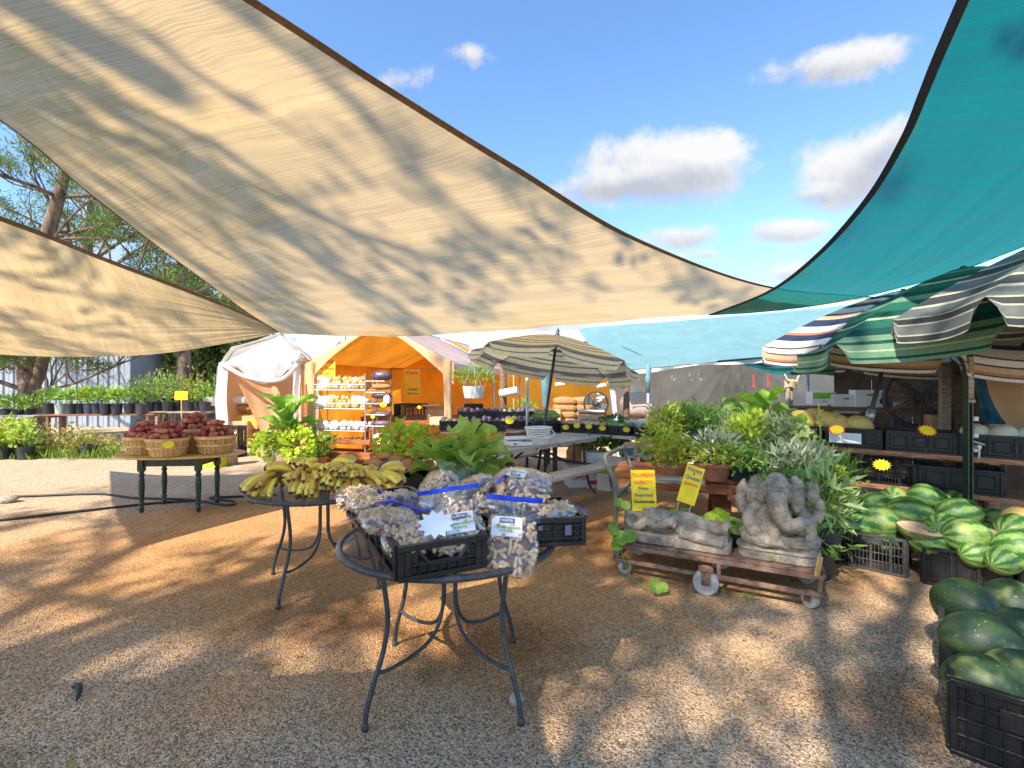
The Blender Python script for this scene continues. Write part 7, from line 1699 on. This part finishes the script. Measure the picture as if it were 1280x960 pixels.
m = MB(); m.ell((0, 0, 0), (.11, .10, .095), nu=20, nv=14); o = m.build('melon', mt['canary'], smooth=True, loc=P(1275, 648, 3.6)); tag(o, 'single yellow melon at the right edge behind the watermelons', 'melon')
def cutmelon(lb, px, py, d_, yaw, roll):
    t = thing('cut_watermelon', lb, 'watermelon', P(px, py, d_), Euler((roll, .12, yaw)), 'cut watermelon pieces in wrap'); m = MB(); nu, nv = 26, 12
    def fn(u, v): a = -PI*u; th = PI*v; return V((.155*math.cos(th), .10*math.sin(th)*math.cos(a), .10*math.sin(th)*math.sin(a)))
    m.grid(fn, nu, nv); m.build('rind', mt['melon'], t, smooth=True)
    m = MB(); m.grid(lambda u, v: V((.153*math.cos(PI*v), .098*math.sin(PI*v)*(2*u-1), -.004+.004*noise.noise(V((u*8, v*8, 0))))), 8, 16); m.build('cut_face', mt['flesh'], t, smooth=True)
    m = MB(); m.grid(lambda u, v: fn(u, v)*1.05, nu, nv); m.grid(lambda u, v: V((.158*math.cos(PI*v), .102*math.sin(PI*v)*(2*u-1), .006)), 8, 16); m.build('film', mt['film'], t, smooth=True)
cutmelon('wrapped half watermelon resting in the left of the middle crate', 1152, 660, 3.62, -.35, .25)
cutmelon('wrapped half watermelon at the right between the crates', 1247, 668, 3.48, .15, .25)
# dark melons in front
D0 = V((1.75, 1.93, 0)); 
def dl(x, y, z=0): return D0+WM@V((x, y, z))
crate('black crate of dark watermelons in the bottom right corner', .46, .56, .30, dl(.23, .28), WA, ('slots', 'lattice'), group='crates of dark watermelons')
crate('dusty crate of dark watermelons behind the corner crate', .46, .50, .30, dl(.20, .84), WA, ('lattice', 'lattice'), ma='grey_crate', group='crates of dark watermelons')
for a in ((1206, 757, 2.55, .155, .135, 1.5, 'very dark watermelon at the left of the rear crate'), (1266, 758, 2.55, .155, .135, 1.0, 'very dark watermelon at the back right of the rear crate'), (1226, 803, 2.14, .150, .125, -.5, 'dark watermelon with a greenish top in the corner crate'),
          (1283, 796, 2.14, .15, .115, -1.0, 'greener watermelon at the right edge'), (1234, 855, 1.97, .15, .11, -.45, 'dark watermelon lowest at the front of the corner crate'), (1285, 850, 1.92, .14, .105, -1.0, 'mottled green watermelon at the right of the corner crate')):
    wmelon(a[6], *a[:6], ma='melondark', gp='dark watermelons')
SUN_STR, SKY_STR, EXPO = 3.8, .15, 1.36
SKY_SAT, SKY_TINT = 1.04, (.70, .80, .88)
CLOUD_LOW, CLOUD_TOP, CLOUD_GAIN = (.55, .57, .64), (.98, .97, .95), 2.65
# ---------------------------------------------------------------- sun, sky, camera
w = bpy.data.worlds.new('World'); sc.world = w; w.use_nodes = True; nt = w.node_tree; nt.nodes.clear()
sky = nt.nodes.new('ShaderNodeTexSky'); sky.sky_type = 'NISHITA'; sky.sun_disc = False
sky.sun_elevation = SUN_EL; sky.sun_rotation = math.atan2(-SUN_AZ[0], -SUN_AZ[1]) % (2*PI); sky.air_density = 1.0; sky.dust_density = .3; sky.ozone_density = 2.0
hs = nt.nodes.new('ShaderNodeHueSaturation'); hs.inputs['Saturation'].default_value = SKY_SAT; L(nt, sky.outputs[0], hs.inputs['Color'])
tc = N(nt, 'TexCoord'); nrm = N(nt, 'VectorMath', operation='NORMALIZE'); L(nt, tc.outputs['Generated'], nrm.inputs[0])
sp = N(nt, 'SeparateXYZ'); L(nt, nrm.outputs[0], sp.inputs[0])
ya = math_(nt, 'MAXIMUM', sp.outputs[1], .05); uu = math_(nt, 'DIVIDE', sp.outputs[0], ya); vv = math_(nt, 'DIVIDE', sp.outputs[2], ya)
nz = N(nt, 'TexNoise', _Scale=9., _Detail=10., _Roughness=.68, _Distortion=.12); L(nt, nrm.outputs[0], nz.inputs['Vector'])
nb = N(nt, 'TexNoise', _Scale=2.6, _Detail=4.); L(nt, nrm.outputs[0], nb.inputs['Vector'])
den = None; shade = None
CLOUDS = [(836, 212, 104, 46, 0, 1.25), (880, 196, 62, 32, 0, 1.), (760, 232, 84, 22, 8, 1.), (1068, 208, 80, 46, 32, 1.2), (1112, 172, 46, 30, 30, .9), (1015, 243, 40, 14, 8, .7), (862, 296, 52, 18, 5, .8), (885, 318, 32, 9, 0, .6),
          (990, 288, 66, 17, 3, .85), (985, 342, 46, 16, 12, .7), (1050, 78, 92, 26, 12, 1.), (500, 100, 60, 14, 10, .45), (592, 68, 30, 14, 0, .45), (200, 270, 230, 75, 20, .75), (30, 330, 160, 50, 5, .7), (690, 405, 90, 18, 0, .7)]
for px, py, a, b, an, k in CLOUDS:
    du = math_(nt, 'SUBTRACT', uu, (px-640)/F); dv = math_(nt, 'SUBTRACT', vv, (480-py)/F); c, s = math.cos(rad(an)), math.sin(rad(an))
    x = math_(nt, 'DIVIDE', math_(nt, 'ADD', math_(nt, 'MULTIPLY', du, c), math_(nt, 'MULTIPLY', dv, s)), a/F*1.25)
    y = math_(nt, 'DIVIDE', math_(nt, 'SUBTRACT', math_(nt, 'MULTIPLY', dv, c), math_(nt, 'MULTIPLY', du, s)), b/F*1.25)
    d = math_(nt, 'MULTIPLY', math_(nt, 'SUBTRACT', 1., math_(nt, 'SQRT', math_(nt, 'ADD', math_(nt, 'MULTIPLY', x, x), math_(nt, 'MULTIPLY', y, y)))), k)
    den = d if den is None else math_(nt, 'MAXIMUM', den, d)
    sh_ = math_(nt, 'MULTIPLY', math_(nt, 'MAXIMUM', d, 0.), math_(nt, 'ADD', y, math_(nt, 'MULTIPLY', x, .25)))
    shade = sh_ if shade is None else math_(nt, 'ADD', shade, sh_)
fr = math_(nt, 'ADD', den, math_(nt, 'MULTIPLY', math_(nt, 'SUBTRACT', nz.outputs[0], .5), 2.3))
msk = math_(nt, 'MULTIPLY', rampv(nt, fr, .0, .62), rampv(nt, den, -.35, .12))
msk = math_(nt, 'MULTIPLY', msk, math_(nt, 'GREATER_THAN', sp.outputs[1], .05))
lit = rampv(nt, math_(nt, 'ADD', math_(nt, 'MULTIPLY', shade, 1.6), math_(nt, 'MULTIPLY', math_(nt, 'SUBTRACT', nz.outputs[0], .5), 1.6)), -.75, .5)
ccol = mixc(nt, lit, mul(CLOUD_LOW, 1), CLOUD_TOP)
cc = nt.nodes.new('ShaderNodeVectorMath'); cc.operation = 'SCALE'; L(nt, ccol, cc.inputs[0]); cc.inputs['Scale'].default_value = CLOUD_GAIN
skc = mixc(nt, 1., hs.outputs[0], SKY_TINT, 'MULTIPLY')
fin = mixc(nt, math_(nt, 'MULTIPLY', msk, .95), skc, cc.outputs[0])
bg = nt.nodes.new('ShaderNodeBackground'); bg.inputs['Strength'].default_value = SKY_STR; L(nt, fin, bg.inputs['Color'])
L(nt, bg.outputs[0], nt.nodes.new('ShaderNodeOutputWorld').inputs[0])
sun = bpy.data.lights.new('sun', 'SUN'); sun.energy = SUN_STR; sun.angle = rad(.53); sun.color = (1, .91, .78)
so = bpy.data.objects.new('sun', sun); COL.objects.link(so)
so.rotation_euler = V((SUN_AZ[0]*math.cos(SUN_EL), SUN_AZ[1]*math.cos(SUN_EL), -math.sin(SUN_EL))).to_track_quat('-Z', 'Y').to_euler(); so.location = (-6, -8, 12)
cam = bpy.data.cameras.new('camera'); cam.sensor_width = 36; cam.lens = 36*F/1280; cam.clip_end = 3000; cam.clip_start = .05
co = bpy.data.objects.new('camera', cam); COL.objects.link(co); co.location = (0, 0, CH); co.rotation_euler = (PI/2, 0, 0); sc.camera = co
sc.view_settings.view_transform = 'Standard'; sc.view_settings.look = 'None'; sc.view_settings.exposure = EXPO; sc.view_settings.gamma = 1
sc.view_settings.use_curve_mapping = False
sc.cycles.max_bounces = 10; sc.cycles.transparent_max_bounces = 24; sc.cycles.diffuse_bounces = 5; sc.cycles.transmission_bounces = 8
